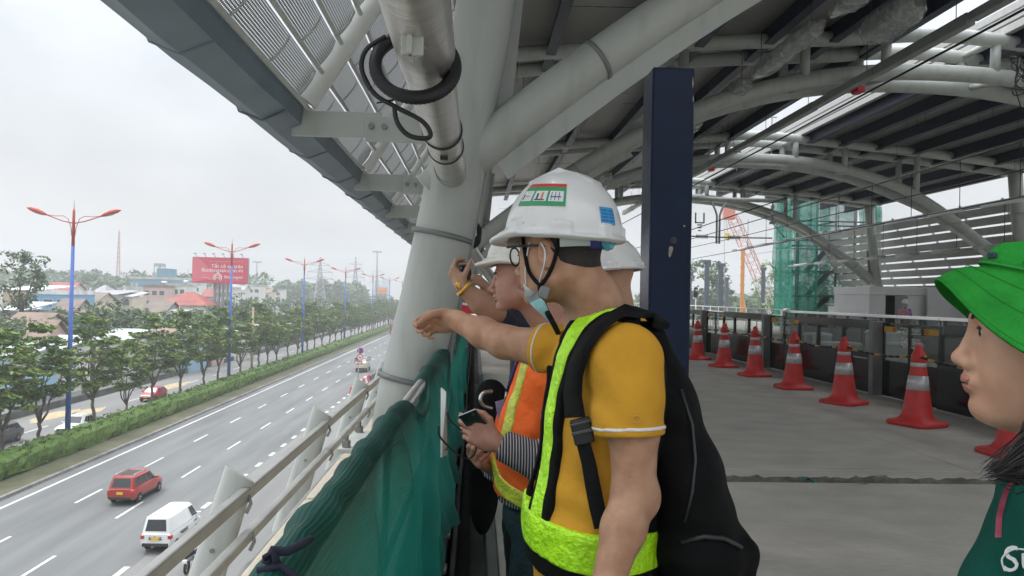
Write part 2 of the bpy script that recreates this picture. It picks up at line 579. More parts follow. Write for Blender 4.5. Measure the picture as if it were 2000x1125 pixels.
def median_tree_meshes(seed):
    """umbrella-tiered street tree ~11 m"""
    q = random.Random(seed); t = MB(); cents = []
    fork = q.uniform(2.2, 3.4)
    limb(t, (0, 0, -0.1), (q.uniform(-.2, .2), q.uniform(-.2, .2), fork), 0.17, 0.13, seed)
    for k in range(q.choice((3, 4, 4))):
        a = k * 2 * PI / 4 + q.uniform(-.5, .5); rr = q.uniform(1.2, 2.3)
        tip = (rr * math.cos(a), rr * math.sin(a), q.uniform(6.0, 8.0))
        pts = limb(t, (0, 0, fork - .1), tip, 0.1, 0.035, seed * 7 + k)
        for j in range(3):
            b = pts[2 + j]; a2 = a + q.uniform(-1.3, 1.3)
            e2 = (b.x + 1.3 * math.cos(a2), b.y + 1.3 * math.sin(a2), b.z + q.uniform(.3, 1.2))
            limb(t, b, e2, 0.035, 0.015, seed * 31 + k * 5 + j, 3)
            cents.append(e2)
        cents.append(tip)
    limb(t, (0, 0, fork), (q.uniform(-.4, .4), q.uniform(-.4, .4), 9.6), 0.09, 0.02, seed + 99)
    lv = MB(); 
    for tier in range(7):
        z = 4.6 + tier * 0.92 + q.uniform(-.2, .2)
        rad = (1.5, 2.3, 2.6, 2.5, 2.2, 1.6, 0.8)[tier]
        for k in range(int(6 + rad * 5.5)):
            a = q.uniform(0, 2 * PI); r_ = rad * math.sqrt(q.uniform(.08, 1))
            cents.append((r_ * math.cos(a), r_ * math.sin(a), z + q.uniform(-.35, .35)))
    leaf_cards(lv, cents, 30, 0.215, (0.66, 0.66, 0.2), flat=0.35, seed=seed)
    return t, lv
def round_tree_meshes(seed, h=14, rad=4.5, trunk=0.3, base=0.35, nclump=60, n_each=26, leaf=0.35, cl=(1.1, 1.1, .8)):
    q = random.Random(seed); t = MB(); cents = []
    limb(t, (0, 0, -.2), (0.2, 0, h * .55), trunk, trunk * .55, seed)
    for k in range(7):
        a = k * 0.9 + q.uniform(-.3, .3); z0 = h * q.uniform(.3, .55)
        e2 = (rad * .75 * math.cos(a), rad * .75 * math.sin(a), z0 + h * q.uniform(.15, .35))
        limb(t, (0.1, 0, z0), e2, trunk * .45, trunk * .1, seed * 3 + k)
        cents.append(e2)
    for k in range(nclump):
        u = q.uniform(-1, 1); a = q.uniform(0, 2 * PI); r_ = q.uniform(.45, 1) ** .6
        w = math.sqrt(1 - u * u)
        cents.append((rad * r_ * w * math.cos(a) + .12 * rad * math.sin(k), rad * r_ * w * math.sin(a), h * (base + (1 - base) * .5 * (1 + u * r_))))
    lv = MB(); leaf_cards(lv, cents, n_each, leaf, cl, seed=seed)
    return t, lv
def tree_thing(meshes, name, label, loc, ml, group=None, rz=0, s=1.0, sz=None):
    r = thing(name, label, 'tree', loc, rz, group)
    meshes[0].build('trunk', m_bark, r); meshes[1].build('crown', ml, r)
    r.scale = (s, s, sz or s)
    return r
protos = [tree_thing(median_tree_meshes(11 + 5 * k), 'median_tree', 'x', (0, -500, ZR), m_leafA, 'trees in a row along the road median') for k in range(5)]
tys = [depth_for(px, -33.8, ZR + 1.5) for px in (-62, 8, 76, 177, 243, 302, 353, 397, 425, 465, 503, 523, 540, 560, 580, 597, 614, 630, 644, 655, 666)]
y = tys[-1] + 7
while y < 420:
    tys.append(y); y += rnd.uniform(6.5, 8.5)
for i, y in enumerate(tys):
    src = protos[i % 5]
    o = src if i < 5 else copy_tree(src)
    o.location = (-33.8 + rnd.uniform(-.25, .25), y, ZR + .1)
    o.rotation_euler.z = rnd.uniform(0, 6.28)
    s = rnd.uniform(.9, 1.06) * (0.78 if i in (4,) else 1)
    o.scale = (s, s, s * rnd.uniform(.94, 1.02))
    if i < 38:
        o['label'] = 'leafy street tree with tiered crown, %s in the median row from the nearest' % NUMW[i]
    else:
        o['label'] = 'hazy street tree at the far end of the median row'
# trees beyond the frontage road
bush = [round_tree_meshes(70 + k, h=12, rad=4.2, nclump=46, n_each=24, leaf=0.34) for k in range(3)]
bp = [tree_thing(b, 'broadleaf_tree', 'x', (0, -500, ZR), m_leafB, 'broadleaf trees beyond the frontage road') for b in bush]
spots = [(160, 592, 118, 'dark bushy tree left of the first street lamp base'), (205, 585, 122, 'dark bushy tree in front of the grey roofed house'), (246, 586, 126, 'round dark tree left of the red roofed white house'),
         (286, 600, 128, 'low dark tree under the red roofed white house'), (440, 583, 175, 'dark tree directly below the red billboard'), (474, 574, 190, 'leafy tree right of the red billboard posts'),
         (505, 577, 200, 'broad tree behind the median row right of the second lamp'), (540, 578, 215, 'broad tree left of the third lamp post'), (575, 576, 235, 'broad tree just left of the third lamp'),
         (612, 577, 260, 'broad tree between third and fourth lamps, left one'), (645, 577, 290, 'broad tree between third and fourth lamps, right one'), (690, 575, 330, 'hazy broad tree just right of the fourth lamp'),
         (722, 573, 370, 'hazy broad tree at the fifth lamp'), (752, 572, 420, 'hazy broad tree beside the grey column'), (70, 606, 112, 'dark tree under the tall left tree'), (20, 612, 104, 'dark bushy tree at the left edge of the picture'),
         (350, 604, 150, 'dark tree below the red roofed house wall'), (400, 598, 160, 'dark tree left of the second lamp')]
for i, (px, py, Y, lab) in enumerate(spots):
    o = bp[i] if i < 3 else copy_tree(bp[i % 3])
    p = at(px, py, Y); h = p.z - ZR
    o.location = (p.x, Y, ZR); o.rotation_euler.z = rnd.uniform(0, 6); s = h / 12.0
    o.scale = (s * 1.15, s * 1.15, s); o['label'] = lab
EXT = ['left of the blue house', 'under the blue house', 'right of the blue house', 'below the steep brown roof', 'below the cream house', 'below the grey warehouse', 'below the white block', 'left of the red hipped villa', 'under the red hipped villa', 'right of the red hipped villa', 'under the left billboard post', 'under the right billboard post']
for i, px in enumerate((60, 98, 128, 184, 226, 266, 318, 334, 372, 420, 455, 488)):
    Y = 1444 * -57.0 / (px - 929) * rnd.uniform(1.0, 1.1); p = at(px, 618 - i * 2.2 + rnd.uniform(-5, 5), Y); o = copy_tree(bp[i % 3]); s_ = max(.45, (p.z - ZR) / 12)
    o.location = (p.x, Y, ZR); o.rotation_euler.z = rnd.uniform(0, 6); o.scale = (s_ * 1.25, s_ * 1.25, s_); o['label'] = 'leafy tree beyond the frontage road %s' % EXT[i]
p = at(40, 484, 112)
tree_thing(round_tree_meshes(5, h=19, rad=3.9, trunk=.42, base=.5, nclump=40, n_each=34, leaf=.3, cl=(1.0, 1.0, .8)), 'tall_tree', 'tall tree with an open rounded crown rising at the far left', (p.x, 112, ZR), m_leafB, s=(p.z - ZR) / 19.3)
# far belt of trees: mass
fb = MB(); rg = np.random.default_rng(12); cents = []
for k in range(330):
    px = rg.uniform(536, 716); Y = rg.uniform(430, 520); hgt = 550 + 14 * abs(math.sin(px * .09)) + rg.uniform(0, 26) + max(0, (px - 690)) * .5
    p = at(px, hgt, Y); cents.append(tuple(p))
leaf_cards(fb, cents, 26, 1.5, (4, 4, 3.5), seed=9)
o = fb.build('far_wood', m_leafB); tag(o, 'dense dark wood of far trees fading into haze under the pylon', 'wood', kind='stuff')
fb = MB(); cents = []
for k in range(420):
    px = rg.uniform(-40, 520); Y = rg.uniform(330, 620)
    p = at(px, 566 - (929 - px) * .0227 + rg.uniform(-14, 12), Y); cents.append(tuple(p))
leaf_cards(fb, cents, 14, 1.6, (5, 5, 3.0), seed=10)
o = fb.build('distant_greenery', m_leafB); tag(o, 'hazy distant greenery along the horizon behind the houses', 'greenery', kind='stuff')

# =================================================================== HOUSES
m_glassd = mat('dark window glass', (0.05, 0.06, 0.07), 0.25, var=0)
WALLC = dict(white=(.62, .62, .58), cream=(.55, .47, .36), blue=(.16, .36, .58), grey=(.35, .35, .34), pink=(.55, .38, .34), teal=(.09, .23, .31), lblue=(.30, .47, .60), tan=(.40, .31, .22), orange=(.75, .32, .12), concrete=(.26, .25, .24))
ROOFC = dict(red=(.30, .075, .06), grey=(.30, .30, .31), tin=(.45, .48, .50), brown=(.16, .125, .105), rust=(.22, .15, .12), flat=(.40, .39, .37), white=(.6, .62, .62))
def wallm(k): return mat('wall ' + k, WALLC[k], 0.85, var=0.12, scale=.35, detail=6)
def roofm(k): return mat('roof ' + k, ROOFC[k], 0.75, var=0.2, scale=.5, detail=6)
def house(px, wpx, pyt, Y, wall, roof, label, dep=9, roofh=1.8, rtype='gable', wins=(3, 2), group='houses beyond the road', name='house', cat='house', tank=False):
    p = at(px, pyt, Y); w = wpx * Y / FPX; H = p.z - ZR
    r = thing(name, label, cat, (p.x, Y + dep / 2, ZR), rz=rnd.uniform(-.08, .08), group=group)
    top = H - (roofh if rtype != 'flat' else 0.9)
    b = MB(); b.box(-w / 2, w / 2, -dep / 2, dep / 2, 0, top); 
    if rtype == 'gable':
        b.prism([(-w / 2, -dep / 2, top), (-w / 2, dep / 2, top), (-w / 2, 0, H - .15)], (w, 0, 0))
    b.build('wall', wallm(wall), r)
    f = MB(); e = .5
    if rtype == 'gable':      # ridge along X
        f.prism([(-w / 2 - e, -dep / 2 - e, top - .15), (-w / 2 - e, 0, H), (-w / 2 - e, dep / 2 + e, top - .15), (-w / 2 - e, dep / 2 + e, top), (-w / 2 - e, 0, H + .18), (-w / 2 - e, -dep / 2 - e, top)], (w + 2 * e, 0, 0))
    elif rtype == 'hip':
        q = min(w, dep) * .42
        vs = [(-w / 2 - e, -dep / 2 - e, top), (w / 2 + e, -dep / 2 - e, top), (w / 2 + e, dep / 2 + e, top), (-w / 2 - e, dep / 2 + e, top), (-w / 2 + q, 0, H), (w / 2 - q, 0, H)]
        f.add(vs, [(0, 1, 5, 4), (1, 2, 5), (2, 3, 4, 5), (3, 0, 4), (3, 2, 1, 0)])
    elif rtype == 'shed':
        f.prism([(-w / 2 - e, -dep / 2 - e, top), (-w / 2 - e, dep / 2 + e, H - .2), (-w / 2 - e, dep / 2 + e, H), (-w / 2 - e, -dep / 2 - e, top + .18)], (w + 2 * e, 0, 0))
    else:
        f.box(-w / 2 - .15, w / 2 + .15, -dep / 2 - .15, dep / 2 + .15, top, top + .25)
        f.box(-w / 2, w / 2, -dep / 2, -dep / 2 + .2, top + .25, H); f.box(-w / 2, -w / 2 + .2, -dep / 2 + .2, dep / 2, top + .25, H); f.box(w / 2 - .2, w / 2, -dep / 2 + .2, dep / 2, top + .25, H)
    rf = f.build('roof', roofm(roof), r)
    if tank:
        c = MB(); c.tube([(w * .2 - .9, 0, H + .75), (w * .2 + .9, 0, H + .75)], .5, 12); c.beam((w * .2 - .5, 0, H - .6), (w * .2 - .5, 0, H + .3), .1, .7); c.beam((w * .2 + .5, 0, H - .6), (w * .2 + .5, 0, H + .3), .1, .7)
        c.build('water_tank', mat('steel tank', (.6, .6, .6), .3, .8, var=.1), r)
    nx, nz = wins
    for j in range(nz):
        for i in range(nx):
            cx = -w / 2 + w * (i + .5) / nx; zt_ = top - 1.0 - j * 3.2
            if zt_ < 2: continue
            ww = min(.8, w / nx * .32)
            fr = MB(); fr.box(cx - ww - .08, cx + ww + .08, -dep / 2 - .05, -dep / 2, zt_ - 1.5, zt_ + .1)
            fo = fr.build('window', wallm('white'), r)
            pn = MB(); pn.box(cx - ww, cx + ww, -dep / 2 - .08, -dep / 2 - .05, zt_ - 1.42, zt_)
            pn.build('pane', m_glassd, fo)
    return r
HS = [
 (95, 74, 566, 150, 'blue', 'white', 'bright sky blue three storey house with roof terrace left of the first lamp', 'flat', (3, 3), 10, 0),
 (45, 70, 556, 190, 'tan', 'white', 'wide tan warehouse with pale roof at the far left', 'shed', (0, 0), 14, 0),
 (20, 50, 590, 120, 'concrete', 'tin', 'low grey shed with tin roof at the left edge', 'shed', (1, 1), 8, 0),
 (40, 66, 614, 102, 'white', 'rust', 'low white house with rusty roof at the left edge', 'gable', (2, 1), 8, 0),
 (112, 46, 552, 215, 'white', 'red', 'white upper floor house with small red roof behind the blue house', 'gable', (3, 2), 9, 0),
 (70, 30, 628, 98, 'pink', 'rust', 'low pinkish shed behind the first median trees', 'gable', (1, 1), 6, 0),
 (122, 34, 585, 140, 'grey', 'brown', 'pale gabled house with steep brown roof left of the first lamp', 'gable', (2, 2), 8, 0),
 (165, 44, 572, 170, 'cream', 'brown', 'cream house with brown sloping roof right of the first lamp', 'gable', (2, 2), 10, 0),
 (200, 46, 566, 210, 'grey', 'grey', 'grey roofed warehouse right of the first lamp', 'shed', (0, 0), 14, 0),
 (236, 40, 570, 215, 'cream', 'tin', 'cream house with rusty tin roof behind the bushy trees', 'shed', (2, 1), 10, 0),
 (195, 24, 556, 300, 'white', 'grey', 'small white house with dark hip roof below the radio mast', 'hip', (2, 1), 9, 0),
 (258, 26, 560, 260, 'white', 'flat', 'plain white block left of the teal building', 'flat', (2, 2), 9, 0),
 (300, 40, 556, 240, 'pink', 'rust', 'pinkish house with rusty front below the teal building', 'flat', (3, 2), 9, 1),
 (345, 36, 554, 250, 'white', 'flat', 'white house with a roof water tank below the teal building', 'flat', (3, 2), 9, 1),
 (352, 88, 570, 170, 'white', 'red', 'white villa with broad red hipped roof left of the red billboard', 'hip', (4, 2), 12, 0),
 (300, 40, 590, 155, 'grey', 'brown', 'grey low house beside the red hipped villa', 'gable', (2, 1), 9, 0),
 (325, 30, 606, 148, 'grey', 'grey', 'dark fronted shed under the red hipped villa', 'shed', (0, 0), 8, 0),
 (376, 24, 552, 290, 'white', 'tin', 'tall white house just left of the billboard posts', 'flat', (2, 3), 9, 0),
 (405, 20, 566, 240, 'lblue', 'red', 'small pale blue gabled house under the billboard', 'gable', (1, 2), 8, 0),
 (430, 46, 560, 260, 'white', 'flat', 'white house between the billboard posts', 'flat', (3, 2), 9, 0),
 (462, 26, 556, 290, 'white', 'grey', 'white house with grey roof right of the billboard posts', 'gable', (2, 2), 9, 1),
 (490, 34, 556, 320, 'white', 'flat', 'long white block right of the second lamp', 'flat', (3, 2), 9, 0),
 (515, 26, 562, 340, 'cream', 'rust', 'cream house with a rusty roof right of the second lamp', 'gable', (2, 1), 9, 0),
 (538, 24, 564, 380, 'white', 'grey', 'pale hazy house left of the far wood', 'flat', (2, 2), 9, 0),
 (12, 26, 602, 128, 'white', 'tin', 'small white house with bright tin roof at the left edge', 'shed', (1, 1), 7, 0),
 (150, 26, 606, 125, 'cream', 'rust', 'small cream house with orange roof tiles at the first lamp', 'gable', (1, 1), 7, 0),
 (350, 52, 634, 118, 'lblue', 'tin', 'blue fronted roadside shop with an awning left of the second lamp', 'shed', (2, 1), 6, 0),
 (395, 40, 640, 128, 'pink', 'flat', 'pinkish shop front behind the median trees left of the second lamp', 'flat', (2, 1), 6, 0),
 (220, 60, 646, 106, 'white', 'tin', 'white roadside shop with tin roof right of the first lamp', 'shed', (2, 1), 6, 0),
 (290, 50, 642, 112, 'grey', 'rust', 'grey roadside shop behind the red hatchback', 'shed', (2, 1), 6, 0),
 (95, 60, 660, 92, 'white', 'tin', 'white roadside shop behind the first two median trees', 'shed', (2, 1), 6, 0),
 (20, 60, 672, 84, 'lblue', 'tin', 'pale blue roadside shop at the left edge', 'shed', (2, 1), 6, 0),
 (450, 40, 636, 140, 'white', 'tin', 'white roadside shop right of the second lamp', 'shed', (2, 1), 6, 0),
 (510, 40, 628, 165, 'grey', 'tin', 'grey roadside shop left of the third lamp', 'shed', (2, 1), 6, 0),
]
for (px, w, pt, Y, wa, ro, lab, rt, wi, dp, tk) in HS:
    house(px, w, pt, Y, wa, ro, lab, dep=dp, rtype=rt, wins=wi, roofh=(3.0 if rt == 'hip' else 2.2 if rt == 'gable' else 1.4), tank=bool(tk))
tb = house(299, 92, 541, 300, 'teal', 'flat', 'large teal office block with a stair tower on its roof', dep=18, rtype='flat', wins=(0, 0), name='office_block', cat='building', group=None)
w = 92 * 300 / FPX; H = at(299, 541, 300).z - ZR
b = MB(); b.box(-w * .02, w * .22, -6, 4, H - .5, H + 3.6); b.build('stair_tower', wallm('teal'), tb)
b = MB(); b.box(-w * .1, w * .04, -5, 1, H + 4.4, H + 5.6)
for i in (-.09, .03): 
    for yy in (-4.8, .8): b.box(w * i - .15, w * i + .15, yy - .15, yy + .15, H - .5, H + 4.4)
b.build('roof_frame', wallm('grey'), tb)
for i in range(2):
    for j in range(3):
        b = MB(); b.box(-w * .47 + i * w * .09, -w * .42 + i * w * .09, -9.06, -8.99, H - 4.2 - j * 3.6, H - 2.2 - j * 3.6); f_ = b.build('window', wallm('grey'), tb)
# hazy towers
for (px, wpx, pt, Y, lab) in ((179, 9, 540, 1300, 'left one of the faint hazy tower blocks near the radio mast'), (191, 8, 537, 1340, 'middle one of the faint hazy tower blocks near the radio mast'), (201, 7, 542, 1380, 'right one of the faint hazy tower blocks near the radio mast'),
        (752, 10, 545, 900, 'pale teal tower block in the haze behind the orange hoarding'), (740, 7, 556, 950, 'short pale block in the haze behind the orange hoarding')):
    house(px, wpx, pt, Y, 'lblue' if px > 700 else 'grey', 'flat', lab, dep=16, rtype='flat', wins=(0, 0), name='tower_block', cat='tower', group='hazy tower blocks on the skyline')

# =================================================================== STREET LAMPS
m_lblue = mat('lamp post blue', (0.05, 0.12, 0.40), .5, var=.08)
m_lred = mat('lamp arm red', (0.50, 0.09, 0.07), .5, var=.08)
m_lgrey = mat('lamp lens', (.42, .44, .46), .4, var=0)
def make_lamp():
    r = thing('street_lamp', 'x', 'street lamp', (0, 0, 0), group='double arm street lamps along the median')
    b = MB(); b.tube([(0, 0, 0), (0, 0, 16.2)], [.22, .13], 14); b.lathe([(.3, 0), (.3, .25), (.24, .4)], 14); b.build('post', m_lblue, r)
    b = MB(); b.tube([(0, 0, 16.2), (0, 0, 19.0), (0, 0, 19.25)], [.125, .1, .03], 12); b.tube([(0, 0, 19.2), (0, 0, 19.9)], [.03, .012], 6); b.build('mast_head', m_lred, r)
    for s in (-1, 1):
        b = MB(); pts = [(s * .06, 0, 17.0), (s * .18, 0, 17.6), (s * .9, 0, 18.25), (s * 1.9, 0, 18.6), (s * 2.3, 0, 18.72)]
        b.tube([(s * .1, 0, 18.05), (s * .9, 0, 18.22), (s * 2.3, 0, 18.72)], .045, 8)
        b.tube([(s * .12, 0, 17.0), (s * .2, 0, 17.7), (s * .45, 0, 18.4), (s * .8, 0, 18.62), (s * 1.5, 0, 18.6), (s * 2.2, 0, 18.7)], .03, 8)
        a = b.build('arm', m_lred, r)
        b = MB(); b.tube([(s * 2.1, 0, 18.66), (s * 2.4, 0, 18.78), (s * 2.9, 0, 18.98), (s * 3.4, 0, 19.14), (s * 3.7, 0, 19.2)], [.05, .15, .21, .17, .03], 12); b.build('lamp_head', m_lred, r)
        b = MB(); b.tube([(s * 2.4, 0, 18.7), (s * 2.9, 0, 18.88), (s * 3.45, 0, 19.05)], [.08, .15, .06], 10); b.build('lens', m_lgrey, r)
    return r
lp = make_lamp()
LW = ['nearest street lamp with red arms on a tall blue post', 'second nearest street lamp, in front of the red billboard', 'third street lamp, left of the lattice pylon', 'fourth street lamp, right of the lattice pylon', 'fifth street lamp, left of the tall floodlight mast', 'sixth hazy street lamp, right of the floodlight mast', 'farthest hazy street lamp beside the grey column']
for i, y in enumerate([depth_for(px, -32.5, ZR) for px in (131, 446, 590, 672, 726, 759, 784)]):
    o = lp if i == 0 else copy_tree(lp)
    o.location = (-32.5, y, ZR + .1); o['label'] = LW[i]
# plain concrete pole in the median, utility poles
m_cpole = mat('tan pole', (.40, .32, .22), .9, var=.15, scale=2)
for (px, pt, x, lab, h_) in ((492, 600, -33.0, 'bare tan concrete pole standing in the median hedge', None), (52, 612, -56, 'thin brown utility pole near the left edge', None), (349, 598, -57, 'thin tan utility pole below the red hipped villa', None), (464, 590, -57, 'thin tan utility pole right of the second lamp', None)):
    Y = depth_for(px, x, ZR + 3); p = at(px, pt, Y)
    b = MB(); b.tube([(0, 0, 0), (0, 0, p.z - ZR)], [.2, .13], 10); b.box(-.5, .5, -.05, .05, p.z - ZR - .7, p.z - ZR - .58)
    o = b.build('utility_pole', m_cpole); o.location = (x, Y, ZR); tag(o, lab, 'pole', 'concrete poles beside the road')
# floodlight masts
for (px, pt, Y, lab) in ((737, 491, 420, 'tall floodlight mast left of the fifth and sixth lamps'), (502, 511, 430, 'smaller hazy floodlight mast right of the red billboard')):
    p = at(px, pt, Y); h = p.z - ZR
    r = thing('floodlight_mast', lab, 'light mast', (p.x, Y, ZR), group='floodlight masts')
    b = MB(); b.tube([(0, 0, 0), (0, 0, h)], [.55, .3], 10); b.build('mast', mat('mast steel', (.16, .24, .30), .5, var=.05), r)
    b = MB(); b.tube([(math.cos(t) * 2.2, math.sin(t) * 2.2, h - .3) for t in np.linspace(0, 2 * PI, 16)[:-1]], .12, 6, closed=True)
    for k in range(8):
        t = k * PI / 4; b.beam((0, 0, h - .6), (2.2 * math.cos(t), 2.2 * math.sin(t), h - .3), .1, .1); b.box(2.2 * math.cos(t) - .35, 2.2 * math.cos(t) + .35, 2.2 * math.sin(t) - .35, 2.2 * math.sin(t) + .35, h - .5, h + .05)
    b.build('lamp_ring', mat('mast steel', None), r)
# lattice pylons and radio mast
m_latt = mat('galvanised lattice', (.32, .34, .35), .6, var=.05)
m_lattr = mat('red lattice', (.50, .25, .24), .6, var=.05)
def lattice(b, zs, ws, th):
    for i in range(len(zs) - 1):
        z0, z1, w0, w1 = zs[i], zs[i + 1], ws[i], ws[i + 1]
        c0 = [(-w0, -w0, z0), (w0, -w0, z0), (w0, w0, z0), (-w0, w0, z0)]; c1 = [(-w1, -w1, z1), (w1, -w1, z1), (w1, w1, z1), (-w1, w1, z1)]
        for k in range(4):
            l = (k + 1) % 4
            b.beam(c0[k], c1[k], th, th); b.beam(c0[k], c1[l], th * .6, th * .6); b.beam(c0[l], c1[k], th * .6, th * .6); b.beam(c1[k], c1[l], th * .6, th * .6)
for (px, pt, Y, lab, wide) in ((626, 503, 430, 'steel lattice power pylon right of the third lamp', 1.0), (695, 502, 520, 'steel lattice power pylon right of the fourth lamp', .8), (737, 520, 640, 'faint lattice power pylon behind the floodlight mast', .8)):
    p = at(px, pt, Y); h = p.z - ZR
    r = thing('power_pylon', lab, 'pylon', (p.x, Y, ZR), .3, 'power pylons')
    b = MB(); n = 11; zs = [h * (i / n) ** .9 for i in range(n + 1)]; ws = [wide * max(.25, 4.2 * (1 - i / n) ** 1.2) for i in range(n + 1)]
    lattice(b, zs, ws, .34); b.build('tower', m_latt, r)
    b = MB()
    for (z, L) in ((.62, 8), (.74, 7), (.86, 5.5)):
        for s in (-1, 1):
            b.beam((0, 0, h * z), (s * L * wide, 0, h * z + .3), .3, .3); b.beam((0, 0, h * z + 2), (s * L * wide, 0, h * z + .3), .25, .25); b.beam((s * L * wide, 0, h * z + .3), (s * L * wide, 0, h * z - 2.4), .15, .15)
    b.build('cross_arm', m_latt, r)
p = at(233, 452, 520); h = p.z - ZR
r = thing('radio_mast', 'tall slim red and white lattice radio mast left of the teal block', 'mast', (p.x, 520, ZR), .4)
b = MB(); zs = [h * i / 16 for i in range(17)]; ws = [max(.35, 4.0 * (1 - i / 8)) if i < 7 else 1.0 * (1 - (i - 7) / 12) for i in range(17)]; lattice(b, zs, ws, .42); b.build('tower', m_lattr, r)
b = MB(); b.tube([(0, 0, h * .96), (0, 0, h * 1.04)], [.25, .1], 6); b.build('antenna', m_lattr, r)
for (px, pt, Y, lab) in ((70, 522, 330, 'thin antenna pole right of the tall left tree'), (368, 525, 400, 'thin antenna pole left of the red billboard')):
    p = at(px, pt, Y); b = MB(); b.tube([(0, 0, 0), (0, 0, p.z - ZR)], .2, 6); o = b.build('antenna_pole', m_latt); o.location = (p.x, Y, ZR); tag(o, lab, 'pole')

# =================================================================== BILLBOARDS
Yb = 179.0
tl = at(376, 502, Yb); tr = at(483, 504, Yb); bl = at(375, 551, Yb); br = at(483, 554, Yb)
r = thing('billboard', 'large red advertising billboard with white lettering on lattice posts', 'billboard', ((tl.x + tr.x) / 2, Yb, ZR))
hw = (tr.x - tl.x) / 2; zb = bl.z - ZR - .1; zt2 = tl.z - ZR
m_bred = mat('billboard red', (.60, .045, .085), .5, var=.04, scale=.1)
b = MB(); b.box(-hw, hw, 0, .6, zb, zt2); b.build('panel', m_bred, r)
b = MB(); b.box(-hw - .12, hw + .12, .61, 1.4, zb - .1, zt2 + .1); b.build('panel_frame', mat('billboard steel', (.3, .3, .3), .6), r)
b = MB(); b.add([(-hw + .1, -.012, zt2 - .1), (-hw + 1.4, -.012, zt2 - .1), (-hw + 6.2, -.012, zb + 1.4), (-hw + .1, -.012, zb + .1)], [(0, 1, 2, 3)]); b.build('light_ray_print', mat('billboard pale red', (.68, .13, .17), .5, var=.02), r)
m_bw = mat('billboard white', (.85, .82, .82), .5, var=0)
RX = Matrix.Rotation(PI / 2, 3, 'X')
wx = wloc(r)
def bt(t, x, z, s, al='RIGHT'):
    text_part(t, 'lettering', m_bw, r, (wx.x + x, Yb - .02, ZR + z), RX, s, .008, al)
hh = zt2 - zb
bt('Tất cả có trên', hw - .9, zb + hh * .60, 1.25); bt('Batdongsan.com.vn', hw - .9, zb + hh * .44, 1.25)
bt('–— –– —–, –—– — –– —– — – ––', hw - .9, zb + hh * .83, .55)
bt('Batdongsan', hw - .9, zb + hh * .2, .95); bt('–– — ––– –', hw - 1.6, zb + hh * .11, .5)
b = MB(); cx = hw - 6.8; cz = zb + hh * .2
for rr_ in (.95, .6):
    pts = [(cx + rr_ * math.cos(t), -.03, cz + .1 + rr_ * math.sin(t)) for t in np.linspace(-.9, PI + .9, 14)]; b.tube(pts, .1, 6)
b.tube([(cx - .4, -.03, cz - .3), (cx, -.03, cz + .2), (cx + .4, -.03, cz - .3)], .09, 6)
b.build('logo', m_bw, r)
b = MB()
for k in range(5):
    x = -hw + 2.0 + k * .9; b.tube([(x, -.03, zb + 1.0 + .25 * math.sin(k * 2)), (x + 1.1, -.03, zb + 1.15 + .25 * math.cos(k * 1.7))], .1, 5)
b.build('key_motif', mat('billboard pink', (.75, .3, .34), .5, var=0), r)
for s in (-.32, -.02):
    b = MB()
    M_ = Matrix.Translation((hw * s + 1.2, 1.0, 0)); q = MB(); lattice(q, [zb * i / 8 for i in range(9)], [.55] * 9, .22); b.add([M_ @ Vector(v) for v in q.v], q.f); b.build('post', mat('billboard steel', None), r)
b = MB()
for k in range(6):
    x = -hw + 1 + k * (2 * hw - 2) / 5; b.beam((x, .3, zt2), (x, -1.2, zt2 + .9), .1, .1); b.box(x - .3, x + .3, -1.4, -1.0, zt2 + .75, zt2 + .95)
b.build('spotlight_arm', mat('billboard steel', None), r)
p = at(746, 566, 420); r = thing('hoarding', 'distant orange advertising hoarding over the road ahead', 'billboard', (p.x, 420, ZR))
b = MB(); b.box(-3.1, 3.1, 0, .6, p.z - ZR - 2.2, p.z - ZR + 1.4); b.build('panel', mat('hoarding orange', (.80, .33, .10), .5, var=.03), r)
b = MB(); b.box(-2.4, 2.4, .15, .5, 0, p.z - ZR - 2.25); b.build('post', m_latt, r)
wx = wloc(r); text_part('LANDO', 'lettering', mat('hoarding red', (.6, .05, .05), .5, var=0), r, (wx.x - 2.6, 419.97, p.z - 1.2), RX, 1.6, .01)

# =================================================================== VEHICLES
m_tyre = mat('tyre rubber', (.02, .02, .02), .9, var=.1)
m_rim = mat('alloy rim', (.45, .45, .46), .35, .8, var=.05)
m_vglass = mat('vehicle glass', (.03, .035, .04), .08, var=0, spec=.8)
m_red_l = mat('tail lamp red', (.5, .02, .02), .3, var=0)
m_white_l = mat('head lamp clear', (.75, .77, .78), .2, var=0)
m_plate = mat('number plate yellow', (.80, .48, .05), .5, var=0)
m_trim = mat('black trim', (.03, .03, .03), .6, var=0)
def wheel_parts(r, L, Wd, xs, rad, wt=.2):
    for x in xs:
        for s in (-1, 1):
            M_ = Matrix.Translation((x, s * (Wd / 2 - wt / 2 + .01), rad)) @ Matrix.Rotation(PI / 2 * -s, 4, 'X')
            b = MB(); b.lathe([(rad * .62, -wt / 2), (rad * .93, -wt / 2), (rad, -wt / 4), (rad, wt / 4), (rad * .93, wt / 2), (rad * .62, wt / 2)], 20, M_); w_ = b.build('wheel', m_tyre, r)
            b = MB(); b.lathe([(rad * .64, -wt * .3), (rad * .64, wt * .4), (rad * .5, wt * .36), (rad * .2, wt * .46), (.02, wt * .46)], 14, M_)
            for k in range(5):
                t = k * 2 * PI / 5; b.beam(M_ @ Vector((0, 0, wt * .47)), M_ @ Vector((rad * .55 * math.cos(t), rad * .55 * math.sin(t), wt * .45)), .05, .05)
            b.build('rim', m_rim, w_)
